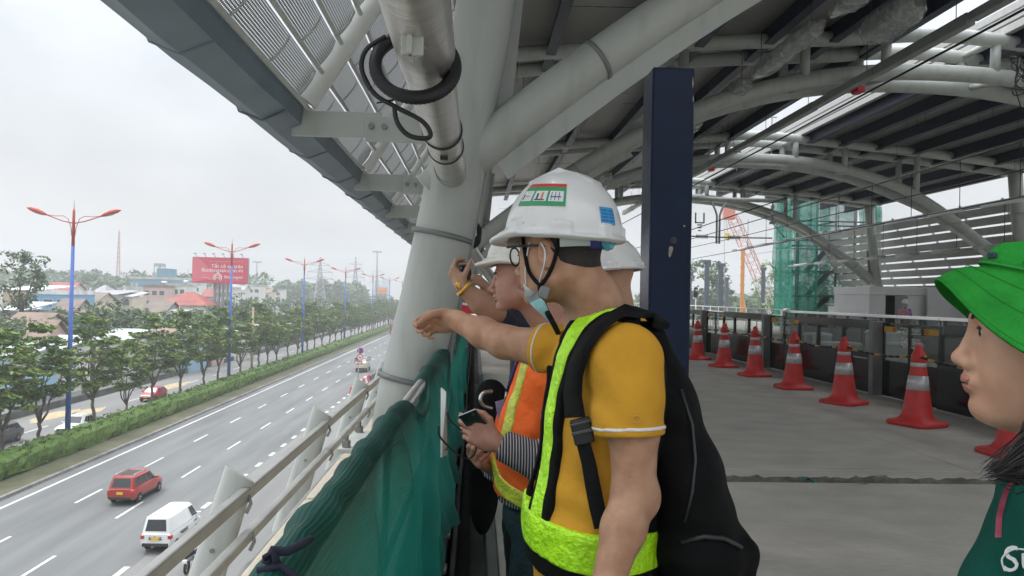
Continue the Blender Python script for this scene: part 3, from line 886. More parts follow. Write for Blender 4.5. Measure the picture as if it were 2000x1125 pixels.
def car(name, label, cat, loc, rz, L, Wd, body, belt, roof, m_body, rad=.33, wx=None, group=None, s=1.0, bed=None, rails=False, panelvan=False, plate=True):
    """body: list of (x, zlow, zhigh, halfwidth) stations rear->front; roof: (xr0,xr1,xf1,xf0, ztop)"""
    r = thing(name, label, cat, loc, rz, group); r.scale = (s, s, s)
    b = MB(); P_ = []
    for (x, zl, zh, hwid) in body:
        h_ = zh - zl
        pr = [(.86, 0), (.97, .12), (1, .35), (1, .62), (.97, .84), (.90, .96), (.80, 1.0), (0, 1.02)]
        ring = [(x, -hwid * a, zl + h_ * c) for (a, c) in pr] + [(x, hwid * a, zl + h_ * c) for (a, c) in reversed(pr[:-1])]
        P_.append(ring)
    b.grid(P_, smooth=True)
    for k in (0, -1): b.add(P_[k], [tuple(range(len(P_[k])))])
    (xr0, xr1, xf1, xf0, zt_) = roof
    hb, ht = Wd / 2 * .93, Wd / 2 * .76
    rings = []
    for (f, wfac) in ((0, 1), (.5, 1.0), (.86, 1.0), (.97, .96), (1.0, .86)):
        xr = xr0 + (xr1 - xr0) * f; xf = xf0 + (xf1 - xf0) * f; z = belt + (zt_ - belt) * f; hw_ = (hb + (ht - hb) * f) * wfac
        i_ = .12 + .0 * f
        rings.append([(xr + i_, -hw_, z), (xr, -hw_ * .8, z), (xr, hw_ * .8, z), (xr + i_, hw_, z), (xf - i_, hw_, z), (xf, hw_ * .75, z), (xf, -hw_ * .75, z), (xf - i_, -hw_, z)])
    PP = [[rg_[k] for rg_ in rings] for k in range(8)]
    b.grid(PP, smooth=True, closed_u=True); b.add(rings[-1], [tuple(range(8))])
    bo = b.build('body', m_body, r)
    # glass
    def lerp(a, c, t): return a + (c - a) * t
    def side(s, x0f, x1f, z0=.12, z1=.84):
        q = []
        for (xf_, zf) in ((x0f, z0), (x1f, z0), (x1f, z1), (x0f, z1)):
            xr = lerp(xr0, xr1, zf) + .16; xf2 = lerp(xf0, xf1, zf) - .16
            q.append((lerp(xr, xf2, xf_), s * (lerp(hb, ht, zf) + .012), lerp(belt, zt_, zf)))
        g_ = MB(); g_.add(q, [(0, 1, 2, 3)]); g_.build('side_window', m_vglass, r)
    cuts = ((.8, .99),) if panelvan else ((.02, .3), (.33, .64), (.67, .99))
    for s in (-1, 1):
        for (a0, a1) in cuts: side(s, a0, a1)
    for (x0, x1, nm, dx) in ((xr0, xr1, 'rear_window', -.014), (xf0, xf1, 'windscreen', .014)):
        q = []
        for (yf, zf) in ((-.76, .16), (.76, .16), (.74, .86), (-.74, .86)):
            q.append((lerp(x0, x1, zf) + dx, yf * lerp(hb, ht, zf), lerp(belt, zt_, zf)))
        g_ = MB(); g_.add(q, [(0, 1, 2, 3)]); g_.build(nm, m_vglass, r)
    xr = body[0][0]; xf = body[-1][0]; zb0 = body[0][1]; zb1 = body[0][2]; hw0 = body[0][3]
    for s in (-1, 1):
        g_ = MB(); g_.bbox(xr - .03, xr + .22, s * hw0 * .93 - .13, s * hw0 * .93 + .06, lerp(zb0, zb1, .62), lerp(zb0, zb1, .92), .02); g_.build('tail_light', m_red_l, r)
        g_ = MB(); g_.bbox(xf - .25, xf + .03, s * body[-1][3] * .8 - .2, s * body[-1][3] * .8 + .12, lerp(body[-1][1], body[-1][2], .6), lerp(body[-1][1], body[-1][2], .88), .03); g_.build('headlight', m_white_l, r)
        g_ = MB(); xm = xf0 - .28; g_.bbox(xm - .08, xm + .08, s * (hb + .02) - .02 if s > 0 else s * (hb + .02) - .2, s * (hb + .02) + .2 if s > 0 else s * (hb + .02) + .02, belt + .05, belt + .2, .02); g_.build('wing_mirror', m_body, r)
    if plate:
        g_ = MB(); g_.box(xr - .05, xr - .02, -.2, .2, lerp(zb0, zb1, .5), lerp(zb0, zb1, .5) + .17); g_.build('number_plate', m_plate, r)
        g_ = MB(); g_.box(xf + .02, xf + .05, -.25, .25, body[-1][1] + .12, body[-1][1] + .24); g_.build('number_plate', m_plate, r)
    g_ = MB(); g_.bbox(xr - .06, xr + .1, -hw0 * .9, hw0 * .9, zb0 - .02, zb0 + .14, .03); g_.bbox(xf - .1, xf + .05, -body[-1][3] * .9, body[-1][3] * .9, body[-1][1] - .02, body[-1][1] + .12, .03)
    g_.bbox(body[1][0] + .3, body[-2][0] - .3, -Wd / 2 - .0, Wd / 2 + .0, body[1][1] - .03, body[1][1] + .1, .03); g_.build('bumper_trim', m_trim, r)
    if rails:
        for s in (-1, 1):
            g_ = MB(); g_.tube([(xr1 + .2, s * ht * .86, zt_ + .02), (xr1 + .35, s * ht * .86, zt_ + .08), (xf1 - .5, s * ht * .86, zt_ + .08), (xf1 - .3, s * ht * .86, zt_ + .02)], .03, 6); g_.build('roof_rail', m_rim, r)
        g_ = MB(); g_.box(xr1 + .35, xf1 - .45, -ht * .7, ht * .7, zt_ - .01, zt_ + .012); g_.build('roof_panel', m_trim, r)
    wheel_parts(r, L, Wd, wx or (body[0][0] + .8, body[-1][0] - .85), rad)
    return r
m_cred = mat('suv paint red', (.36, .035, .025), .3, var=.03, coat=.6)
m_cwhite = mat('vehicle paint white', (.78, .79, .78), .35, var=.02, coat=.5)
m_chatch = mat('hatchback paint red', (.45, .02, .05), .3, var=.03, coat=.6)
m_cdark = mat('vehicle paint charcoal', (.05, .055, .06), .3, var=.03, coat=.6)
suv_b = [(-2.2, .42, 1.02, .80), (-2.05, .34, 1.06, .86), (-1.3, .26, 1.08, .88), (0, .24, 1.05, .885), (1.0, .25, 1.05, .88), (1.6, .28, 1.0, .86), (2.05, .34, .9, .80), (2.22, .42, .8, .66)]
f = 1444.0
g0 = onz(233, 990, ZR)
car('suv', 'red seven seat car with black roof rails driving away on the near carriageway', 'car', (g0.x, g0.y + 2.2, ZR + .01), PI / 2 - .03, 4.45, 1.77, suv_b, 1.02, (-2.12, -1.85, .35, 1.2, 1.80), m_cred, .35, (-1.35, 1.4), rails=True, s=.93)
van_b = [(-2.05, .42, 1.02, .76), (-1.95, .3, 1.08, .80), (-1.0, .26, 1.1, .80), (0, .25, 1.08, .80), (1.2, .26, 1.06, .80), (1.8, .32, 1.0, .77), (2.05, .42, .85, .66)]
g0 = onz(303, 1084, ZR)
vn = car('van', 'small white panel van driving away ahead of the motorbike', 'van', (g0.x, g0.y + 2.0, ZR + .01), PI / 2 - .03, 4.1, 1.62, van_b, 1.05, (-2.02, -1.85, 1.05, 1.75, 1.88), m_cwhite, .3, (-1.25, 1.3), panelvan=True, s=.93)
for (x0, x1, z0) in ((-.9, .1, .78), (-.7, .1, .68), (.95, 1.35, .86)):
    b = MB(); b.box(x0, x1, -.835, -.815, z0, z0 + .045); b.build('door_lettering', m_trim, vn)
b = MB()
for k, x in enumerate((-.32, -.2, -.02, .12, .24)): b.box(-2.085, -2.06, x, x + .08, .83, .83 + (.12 if k == 2 else .08))
b.build('badge_lettering', mat('badge chrome', (.25, .27, .3), .4, .5, var=0), vn)
b = MB(); b.box(-2.09, -2.06, -.35, .35, .76, .8); b.build('boot_handle', m_trim, vn)
pk_b = [(-2.6, .5, 1.1, .84), (-2.5, .42, 1.12, .9), (-1.6, .34, 1.12, .92), (0, .32, 1.12, .93), (1.1, .33, 1.14, .92), (1.9, .36, 1.12, .9), (2.45, .44, 1.0, .84), (2.62, .52, .9, .7)]
g0 = onz(124, 860, ZR)
pk = car('pickup', 'white double cab pickup coming toward us behind the median trees', 'pickup', (g0.x, g0.y + 2.6, ZR + .01), -PI / 2 - .03, 5.2, 1.86, pk_b, 1.1, (-.75, -.55, .6, 1.25, 1.8), m_cwhite, .39, (-1.6, 1.65))
b = MB(); b.box(2.6, 2.66, -.5, .5, .75, .95); b.build('grille', m_trim, pk)
b = MB(); b.bbox(-2.45, -.8, -.78, .78, 1.12, 1.2, .02); b.build('bed_cover', m_trim, pk)
ht_b = [(-1.95, .4, 1.0, .76), (-1.8, .32, 1.04, .82), (-1.2, .24, 1.04, .84), (0, .22, 1.02, .85), (.9, .23, 1.0, .85), (1.5, .26, .94, .82), (1.9, .33, .82, .76), (2.05, .4, .72, .62)]
g0 = onz(290, 786, ZR)
hk = car('hatchback', 'small red hatchback coming toward us behind the median trees', 'car', (g0.x - .3, g0.y + 2.0, ZR + .01), -PI / 2 - .02, 4.0, 1.7, ht_b, .98, (-1.95, -1.3, .25, 1.05, 1.48), m_chatch, .31, (-1.25, 1.3))
b = MB(); b.box(2.02, 2.07, -.4, .4, .42, .56); b.build('grille', m_trim, hk)
g0 = onz(0, 874, ZR)
car('hatchback', 'dark grey car cut off by the left edge of the picture', 'car', (g0.x - 1.0, g0.y + 1.2, ZR + .01), PI - PI / 2 + PI - .02, 4.2, 1.78, suv_b, 1.02, (-2.0, -1.6, .3, 1.1, 1.62), m_cdark, .34, (-1.35, 1.4))
# small truck ahead
def truck(label, loc, rz, m_box, m_cab, L=5.5, Wd=1.9, H=2.9, open_top=False):
    r = thing('truck', label, 'truck', loc, rz)
    b = MB(); b.bbox(L * .28, L / 2, -Wd * .46, Wd * .46, .5, 2.0, .12); b.build('cab', m_cab, r)
    b = MB(); b.box(L / 2 - .02, L / 2 + .015, -Wd * .38, Wd * .38, 1.25, 1.85); b.build('windscreen', m_vglass, r)
    b = MB(); b.bbox(-L / 2, L * .25, -Wd / 2, Wd / 2, .75, H * (.56 if open_top else 1), .03); b.build('cargo_box', m_box, r)
    if open_top:
        b = MB()
        for s in (-1, 1):
            for x in np.linspace(-L / 2 + .05, L * .25 - .05, 4): b.box(x - .04, x + .04, s * Wd / 2 - .04, s * Wd / 2 + .04, H * .56, H * .8)
            b.box(-L / 2, L * .25, s * Wd / 2 - .03, s * Wd / 2 + .03, H * .8, H * .84); b.box(-L / 2, L * .25, s * Wd / 2 - .03, s * Wd / 2 + .03, H * .68, H * .71)
        b.box(-L / 2 - .02, -L / 2 + .04, -Wd / 2, Wd / 2, H * .8, H * .84); b.build('cargo_rail', m_tyre, r)
    b = MB(); b.box(-L / 2 - .01, L * .3, -Wd * .4, Wd * .4, .5, .75); b.build('chassis', m_trim, r)
    for s in (-1, 1):
        b = MB(); b.box(-L / 2 - .05, -L / 2 - .015, s * Wd * .4 - .12, s * Wd * .4 + .12, .6, .74); b.build('tail_light', m_red_l, r)
    wheel_parts(r, L, Wd * .95, (-L * .3, L * .36), .36)
    return r
g0 = onz(704, 728, ZR)
truck('small white open truck driving away beyond the no stopping signs', (g0.x, g0.y + 2.7, ZR + .01), PI / 2, mat('truck cream', (.55, .52, .42), .6, var=.2, scale=2), m_cwhite, 5.2, 1.9, 2.8, True)
g0 = onz(768, 656, ZR)
truck('tall dull red lorry far ahead beside the grey column', (g0.x, g0.y + 4, ZR + .01), PI / 2, mat('lorry dull red', (.26, .06, .06), .6, var=.15, scale=1), m_trim, 8, 2.4, 3.6)

# motorbikes with riders
def skin_figure(name, label, pts, loc, rz, s=1.0, cloth=None, skin=None):
    pass
m_skin = mat('brown skin', (.40, .23, .155), .5, var=.08, scale=18, col2=(.34, .18, .12), sss=.12, spec=.35, bump=.05, bscale=260)  # mottled brown skin tone
def bike_rider(label, bl, loc, rz, shirt, full=True):
    r = thing('motorbike', bl, 'motorbike', loc, rz)
    for x in (-.62, .62):
        b = MB(); b.tube([(x + .27 * math.cos(t), 0, .3 + .27 * math.sin(t)) for t in np.linspace(0, 2 * PI, 19)[:-1]], .055, 8, closed=True)
        for k in range(6): b.beam((x, 0, .3), (x + .25 * math.cos(k * PI / 3), 0, .3 + .25 * math.sin(k * PI / 3)), .02, .02)
        b.build('wheel', m_tyre, r)
    b = MB(); b.tube([(-.8, 0, .62), (-.5, 0, .66), (-.1, 0, .52), (.15, 0, .45), (.42, 0, .75)], [.07, .13, .12, .1, .08], 10); b.tube([(.62, -.08, .3), (.42, -.07, .85)], .03, 6); b.tube([(.62, .08, .3), (.42, .07, .85)], .03, 6); b.build('frame', mat('bike silver', (.4, .4, .4), .4, .5), r)
    b = MB(); b.tube([(-.75, 0, .78), (-.3, 0, .8), (.05, 0, .72)], [.08, .13, .08], 10); b.build('seat', m_tyre, r)
    b = MB(); b.tube([(.3, -.33, .98), (.38, -.1, 1.0), (.38, .1, 1.0), (.3, .33, .98)], .025, 6); b.build('handlebar', m_tyre, r)
    b = MB(); b.bbox(-.93, -.85, -.1, .1, .55, .7, .02); b.build('tail_light', mat('bike white', (.8, .8, .8), .4, var=0), r)
    p = thing('person', label, 'person', loc, rz)
    def f_body(P):
        d = s_chain(P, [A(-.25, 0, .85), A(-.22, 0, 1.1), A(-.1, 0, 1.32)], [.17, .17, .16], .05)
        for s in (-1, 1):
            d = smin(d, s_chain(P, [A(-.12, s * .19, 1.33), A(.05, s * .27, 1.12), A(.28, s * .27, 1.0)], [.065, .05, .04], .02), .04)
            d = smin(d, s_chain(P, [A(-.22, s * .1, .82), A(.18, s * .17, .78), A(.02, s * .17, .35), A(.14, s * .17, .3)], [.1, .085, .055, .045], .03), .04)
        return smin(d, s_cap(P, A(-.06, 0, 1.4), A(-.03, 0, 1.52), .06, .09), .03)
    sdf_obj('body', f_body, (-.6, -.5, .1), (.55, .5, 1.75), .03, shirt, p, world=False)
    b = MB(); b.sphere((-.02, 0, 1.58), (.14, .125, .14)); b.build('helmet', m_tyre if full else m_cwhite, p)
    return r
g0 = onz(368, 1117, ZR)
bike_rider('motorbike rider in a dark navy shirt seen from behind at the railing', 'silver motorbike ridden past the near railing post', (g0.x, g0.y + .4, ZR), PI / 2, mat('navy shirt', (.03, .035, .06), .9, var=.2))
for (px, py, lab, bl, c) in ((478, 690, 'distant motorbike rider in white beyond the median right of the second lamp', 'motorbike carrying the rider in white', m_cwhite), (400, 712, 'distant motorbike rider in yellow beyond the median left of the second lamp', 'motorbike carrying the rider in yellow', mat('rider yellow', (.6, .5, .08), .8)), (168, 770, 'motorbike rider in dark blue beyond the median under the nearest trees', 'motorbike carrying the rider in dark blue', mat('rider blue', (.05, .08, .16), .8))):
    g0 = onz(px, py, ZR); bike_rider(lab, bl, (g0.x, g0.y, ZR), -PI / 2, c)

# signs and barriers at the lane split
g0 = onz(699, 757, ZR); Ys = g0.y; k = Ys / FPX
r = thing('road_sign', 'two round prohibition signs stacked on one thin post by the red barriers', 'road sign', (g0.x, Ys, ZR))
zc1 = at(704, 685, Ys).z - ZR; zc2 = at(703, 698, Ys).z - ZR
b = MB(); b.tube([(0, 0, 0), (0, 0, zc1 + .5)], .06, 8); b.build('post', m_latt, r)
MX = lambda z, y=0: Matrix.Translation((.2, y, z)) @ Matrix.Rotation(PI / 2, 4, 'X')
m_sred = mat('sign red', (.55, .02, .03), .5, var=0); m_sblue = mat('sign blue', (.06, .08, .40), .5, var=0); m_sw = mat('sign white', (.8, .8, .8), .5, var=0)
b = MB(); b.lathe([(.44, 0), (.44, .03)], 24, MX(zc1)); d1 = b.build('no_stopping_disc', m_sred, r)
b = MB(); b.lathe([(.34, .031), (.34, .036)], 24, MX(zc1)); b.build('disc_face', m_sblue, d1)
b = MB(); M_ = MX(zc1); b.beam(M_ @ Vector((-.25, -.25, .04)), M_ @ Vector((.25, .25, .04)), .02, .08, up=(1, 0, 1)); b.beam(M_ @ Vector((-.25, .25, .04)), M_ @ Vector((.25, -.25, .04)), .02, .08, up=(1, 0, -1)); b.build('cross_bars', m_sred, d1)
b = MB(); b.lathe([(.44, 0), (.44, .03)], 24, MX(zc2, -.05)); d2 = b.build('prohibition_disc', m_sred, r)
b = MB(); b.lathe([(.33, .031), (.33, .036)], 24, MX(zc2, -.05)); b.build('disc_face', m_sw, d2)
b = MB(); M_ = MX(zc2, -.05); b.beam(M_ @ Vector((-.26, .26, .04)), M_ @ Vector((.26, -.26, .04)), .02, .08, up=(1, 0, -1)); b.box(.05, .35, -.1, -.09, zc2 - .08, zc2 + .06); b.build('slash_and_truck_symbol', m_trim, d2)
b = MB(); b.box(-.15, .55, -.08, -.04, zc2 - .95, zc2 - .5); b.build('supplementary_plate', m_sred, r)
b = MB(); b.box(-.05, .45, -.09, -.082, zc2 - .72, zc2 - .62); b.box(.02, .38, -.09, -.082, zc2 - .86, zc2 - .78); b.build('plate_lettering', m_sw, r)
m_bar_r = mat('barrier red', (.55, .04, .06), .6, var=.1); m_bar_w = mat('barrier white', (.72, .70, .68), .6, var=.1)
for i in range(7):
    y = 96 + i * 2.2
    b = MB(); b.prism([(-.28, 0, 0), (.28, 0, 0), (.2, 0, .35), (.1, 0, .95), (-.1, 0, .95), (-.2, 0, .35)], (0, 2.0, 0))
    o = b.build('road_barrier', m_bar_r if i % 2 == 0 else m_bar_w); o.location = (-15.7, y, ZR)
    tag(o, '%s plastic road barrier, %s in the line by the round signs' % ('red' if i % 2 == 0 else 'white', NUMW[i]), 'barrier', 'red and white barriers at the lane split')
# roadside signs beyond
p = onz(243, 728, ZR); h = at(243, 715, p.y).z - ZR
r = thing('banner', 'yellow banner hanging by the frontage road', 'banner', (p.x, p.y, ZR)); b = MB(); b.tube([(0, 0, 0), (0, 0, 3.6)], .06, 6); b.build('post', m_latt, r); b = MB(); b.box(-.6, .6, -.05, .05, 1.8, 3.5); b.build('panel', mat('banner yellow', (.75, .55, .10), .6, var=.15, scale=2), r)
p = onz(308, 716, ZR); r = thing('warning_sign', 'small orange triangular warning sign beyond the median', 'road sign', (p.x, p.y, ZR))
b = MB(); b.tube([(0, 0, 0), (0, 0, 2.6)], .05, 6); b.build('post', m_latt, r); b = MB(); b.prism([(-.5, -.05, 2.3), (.5, -.05, 2.3), (0, -.05, 3.15)], (0, .04, 0)); b.build('panel', mat('hoarding orange', None), r)
# =================================================================== STATION MATERIALS
m_steel = mat('pale grey painted steel', (0.46, 0.48, 0.455), .45, scale=2.4, bump=.04, bscale=8, col2=(.36, .375, .35), lo=.5, hi=.8, stretch=(2.5, 2.5, .5), detail=9)
m_steeld = mat('dull grey painted steel', (0.30, 0.315, 0.305), .5, var=.06, scale=2.5)
m_gutter = mat('blue grey gutter metal', (0.16, 0.205, 0.245), .5, var=.10, scale=2.2, bump=.06, bscale=6)
m_band = mat('band clamp', (0.22, 0.23, 0.23), .5, .3, var=.1)
m_bolt = mat('bolt steel', (0.28, 0.28, 0.27), .4, .7, var=.1)
m_galv = mat('brushed galvanised duct', (0.62, 0.60, 0.57), .34, .85, var=.08, scale=3, bump=.22, bscale=9, stretch=(1, 7, 1))
m_navy = mat('navy painted steel', (0.0035, 0.013, 0.042), .22, var=.15, scale=4, bump=.10, bscale=14, spec=.2)
m_purlin = mat('dark navy purlin', (0.025, 0.034, 0.06), .5, var=.1)
m_black = mat('black cable', (0.012, 0.013, 0.015), .55, var=.1)
m_conc = mat('platform concrete', (0.40, 0.375, 0.335), .88, var=.14, scale=2.2, bump=.45, bscale=14, detail=12, stretch=(.9, 1.25, 1), col2=(0.52, 0.49, 0.44), lo=.3, hi=.7)
m_broken = mat('broken concrete edge', (0.15, 0.14, 0.125), .95, var=.3, scale=9, bump=1.0, bscale=30)
m_beige = mat('rough beige parapet concrete', (0.56, 0.50, 0.41), .92, var=.12, scale=3.0, bump=.5, bscale=35, col2=(0.47, 0.41, 0.33), lo=.55, hi=.75, detail=9)
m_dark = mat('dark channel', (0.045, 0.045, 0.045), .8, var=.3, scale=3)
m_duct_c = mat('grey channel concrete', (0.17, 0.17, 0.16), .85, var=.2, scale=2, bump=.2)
m_alu = mat('brushed stainless', (0.42, 0.42, 0.42), .35, .8, var=.06)
m_white = mat('white panel', (0.72, 0.73, 0.73), .5, var=.03)
m_vid = mat('viaduct concrete', (0.33, 0.33, 0.31), .9, var=.12, scale=.8)
# soffit sheet: corrugations as narrow dark joints
m_soffit = mat('soffit sheet', (0.30, 0.295, 0.28), .55, .15, var=.06, scale=.6)
def soffit_lines():
    t, b = nodes_of(m_soffit)
    w, r = wave_col(m_soffit, (0.05, 0.05, 0.05), (0.36, 0.355, 0.335), 'Y', 4.2, .06, .05)
    n = t.nodes.new("ShaderNodeTexNoise"); n.inputs['Scale'].default_value = .5
    co = t.nodes.new("ShaderNodeTexCoord"); t.links.new(co.outputs['Object'], n.inputs['Vector'])
soffit_lines()
# perforated sheet: real see-through round holes, laid out in the sheet's own coordinates
def perf_mat():
    m = bpy.data.materials.new('perforated metal'); m.use_nodes = True
    t = m.node_tree; b = t.nodes['Principled BSDF']; out = t.nodes['Material Output']
    b.inputs['Base Color'].default_value = (.26, .27, .275, 1); b.inputs['Roughness'].default_value = .5
    uv = t.nodes.new("ShaderNodeTexCoord")
    sx = t.nodes.new("ShaderNodeSeparateXYZ"); t.links.new(uv.outputs['UV'], sx.inputs[0])
    def M(op, a, bb=None):
        q = t.nodes.new("ShaderNodeMath"); q.operation = op
        for i, v in enumerate((a, bb)):
            if v is None: continue
            if isinstance(v, (int, float)): q.inputs[i].default_value = v
            else: t.links.new(v, q.inputs[i])
        return q.outputs[0]
    k = 46.0
    u = M('MULTIPLY', sx.outputs[0], k); v = M('MULTIPLY', sx.outputs[1], k)
    row = M('MODULO', M('FLOOR', v), 2.0)
    u2 = M('ADD', u, M('MULTIPLY', row, .5))
    fu = M('SUBTRACT', M('FRACT', u2), .5); fv = M('SUBTRACT', M('FRACT', v), .5)
    d = M('ADD', M('MULTIPLY', fu, fu), M('MULTIPLY', fv, fv))
    hole = M('LESS_THAN', d, .062)
    tr = t.nodes.new("ShaderNodeBsdfTransparent"); mxs = t.nodes.new("ShaderNodeMixShader")
    t.links.new(hole, mxs.inputs[0]); t.links.new(b.outputs[0], mxs.inputs[1]); t.links.new(tr.outputs[0], mxs.inputs[2])
    t.links.new(mxs.outputs[0], out.inputs['Surface'])
    return m
m_perf = perf_mat()
def clear_mat(name, col, rough, alpha, var=.1, scale=3, tint=None):
    """thin see-through film: mix of glossy surface and transparent"""
    m = bpy.data.materials.new(name); m.use_nodes = True
    t = m.node_tree; b = t.nodes['Principled BSDF']; out = t.nodes['Material Output']
    b.inputs['Base Color'].default_value = (*col, 1); b.inputs['Roughness'].default_value = rough
    tr = t.nodes.new("ShaderNodeBsdfTransparent")
    if tint: tr.inputs[0].default_value = (*tint, 1)
    mxs = t.nodes.new("ShaderNodeMixShader"); mxs.inputs[0].default_value = alpha
    co = t.nodes.new("ShaderNodeTexCoord"); n = t.nodes.new("ShaderNodeTexNoise"); n.inputs['Scale'].default_value = scale; n.inputs['Detail'].default_value = 6
    t.links.new(co.outputs['Object'], n.inputs['Vector'])
    mr_ = t.nodes.new("ShaderNodeMapRange"); mr_.inputs[3].default_value = max(0, alpha - var); mr_.inputs[4].default_value = min(1, alpha + var)
    mr_.inputs[1].default_value = .3; mr_.inputs[2].default_value = .7
    t.links.new(n.outputs['Fac'], mr_.inputs[0]); t.links.new(mr_.outputs[0], mxs.inputs[0])
    t.links.new(tr.outputs[0], mxs.inputs[1]); t.links.new(b.outputs[0], mxs.inputs[2]); t.links.new(mxs.outputs[0], out.inputs['Surface'])
    return m
m_glass = clear_mat('platform door glass', (.06, .07, .07), .06, .30, .05, 1.5, (.86, .9, .89))
m_film = clear_mat('crumpled plastic film', (.66, .67, .67), .18, .42, .22, 9)
m_mesh = clear_mat('green scaffold netting', (.02, .22, .16), .8, .62, .14, 2.0)

# =================================================================== PLATFORM FLOOR
fl = MB()
ZF = 0.0
def floor_piece(x0, x1, y0, y1, dz=0): fl.bbox(x0, x1, y0, y1, -.12, ZF + dz, .006)
for (x0, x1) in ((.17, 4.692), (4.702, 7.0)):
    floor_piece(x0, x1, -7, 6.28)
    floor_piece(x0, x1, 6.52, 6.72, .004)
    floor_piece(x0, x1, 6.745, 22.0, .004)
    floor_piece(x0, x1, 22.012, 58, .004)
fl.box(.17, 7.0, -7, 58, -.6, -.125)
fl.build('platform_floor', m_conc, kind='structure')
bk = MB(); rg = np.random.default_rng(2); P = []
for x in np.arange(.17, 7.0, .07):
    row = []
    for k, y in enumerate((6.26, 6.30, 6.36, 6.42, 6.48, 6.53)):
        z = (-.005, -.03, -.045, -.05, -.035, -.004)[k] + rg.normal() * .008
        row.append((x, y + (rg.normal() * .012 + .02 * math.sin(x * 3.1) + .012 * math.sin(x * 9) if k < 2 else rg.normal() * .008), z))
    P.append(row)
bk.grid(P, smooth=False); bk.build('floor_joint', m_broken, kind='structure')
p0 = onz(1582, 938, 0.0)
b = MB(); P = []
for i in range(6):
    P.append([(p0.x - .06 + i * .03 + .01 * math.sin(i * 2 + j), 6.34 + j * .035, -.02 + .05 * math.exp(-((i - 1.2) ** 2) * .6) * (1 - .25 * j) + .012 * math.sin(i * 3 + j * 2)) for j in range(4)])
b.grid(P); o = b.build('net_scrap', mat('teal scrap', (.03, .22, .22), .9, var=.2)); tag(o, 'small teal scrap of netting caught in the floor joint', 'scrap')
# paper scraps / white tape marks on the floor by the cones
for i, (px, py) in enumerate(((1609, 775), (1950, 877))):
    p = onz(px, py, .006); b = MB(); b.box(-.11, .11, -.05, .05, 0, .003); o = b.build('floor_marking', m_paint); o.location = (p.x, p.y, .006); o.rotation_euler.z = -.2
    o['kind'] = 'structure'
# drain channel beside the parapet
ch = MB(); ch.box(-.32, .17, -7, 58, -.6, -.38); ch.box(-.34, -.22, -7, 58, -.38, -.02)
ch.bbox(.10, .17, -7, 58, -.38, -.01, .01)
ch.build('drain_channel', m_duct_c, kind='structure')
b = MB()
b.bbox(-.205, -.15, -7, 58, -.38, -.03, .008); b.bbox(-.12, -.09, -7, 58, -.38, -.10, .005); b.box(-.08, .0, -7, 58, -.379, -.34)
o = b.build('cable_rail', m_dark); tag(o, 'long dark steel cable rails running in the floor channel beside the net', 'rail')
for i in range(8):
    y = 2.4 + i * .62; b = MB(); b.bbox(-.225, -.13, -.05, .05, -.03, .0, .006); b.tube([(-.20, 0, -.02), (-.20, 0, .05)], .018, 8); b.bbox(-.215, -.185, -.03, .03, .0, .03, .004)
    o = b.build('rail_clip', m_bolt); o.location = (0, y, 0); tag(o, '%s small steel clip from the near end of the dark cable rail' % NUMW[i], 'clip', 'clips on the cable rail')

# =================================================================== PARAPET AND OUTER RAILING
pr = MB(); Y0 = -4
k = 0; y = Y0
while y < 70:
    L = 2.9
    pr.bbox(-1.04 + .004 * (k % 2), -.345, y, y + L - .012, -1.2, .26 + .006 * ((k * 3) % 2), .014)
    y += L; k += 1
o = pr.build('parapet_wall', m_beige); tag(o, 'rough beige concrete parapet under the steel columns', 'parapet')
ap = MB(); ap.box(-1.5, -1.045, -4, 70, -1.9, -1.2); ap.box(-1.6, -1.05, -4, 70, -.95, -.78); ap.build('viaduct_edge', m_vid, kind='structure')
r = thing('steel_railing', 'pale steel railing with slanted fin posts and two flat rails outside the parapet', 'railing', (-1.5, 0, 0))
for (X, z, w_, h_) in ((-1.5, .20, .032, .085), (-1.47, -.07, .036, .06), (-1.44, -.27, .032, .055)):
    b = MB(); b.bbox(X - w_, X + w_, -2, 70, z - h_ * .5, z + h_ * .5, .012); b.build('rail', mat('rail shaded grey', (.30, .30, .285), .42, .2, var=.12, scale=3), r, world=True)  # same painted steel as the posts, shade put into a darker colour
for i in range(-1, 24):
    y = 5.03 + i * 2.67
    b = MB()
    t0 = Vector((-1.53, y, .33)); t1 = Vector((-1.9, y, -.85))
    # flat tapering fin with rounded edge facing along the rail
    n = 8; ringT = []; ringB = []
    for kk in range(12):
        a = 2 * PI * kk / 12
        ringT.append(Vector((-1.545 + .095 * math.cos(a), y + .02 * math.sin(a), .33 - .055 * math.cos(a))))
        ringB.append(Vector((-1.9 + .13 * math.cos(a), y + .075 * math.sin(a), -.9)))
    mid = [a_.lerp(b_, .35) + Vector((0, .028 * math.sin(2 * PI * q / 12), 0)) for q, (a_, b_) in enumerate(zip(ringT, ringB))]
    b.grid([ringT, mid, ringB] if False else [[ringT[q], mid[q], ringB[q]] for q in range(12)], closed_u=True); b.add(ringT, [tuple(range(12))])
    po = b.build('post', m_steel, r, world=True)
    for (bz, bx) in ((.17, -1.575), (-.16, -1.69)):
        c = MB(); c.tube([(bx, y - .075, bz), (bx, y - .04, bz)], [.016, .016], 8); c.tube([(bx, y - .06, bz), (bx, y - .04, bz)], [.028, .028], 12); c.build('bolt', m_bolt, po, world=True)
    for (cz, cx) in ((.165, -1.5), (-.08, -1.47)):
        c = MB(); c.tube([(cx + .03, y - .04, cz + .03), (cx + .05, y - .06, cz - .02), (cx + .02, y - .05, cz - .08)], .014, 6); c.build('clamp', m_steeld, po, world=True)

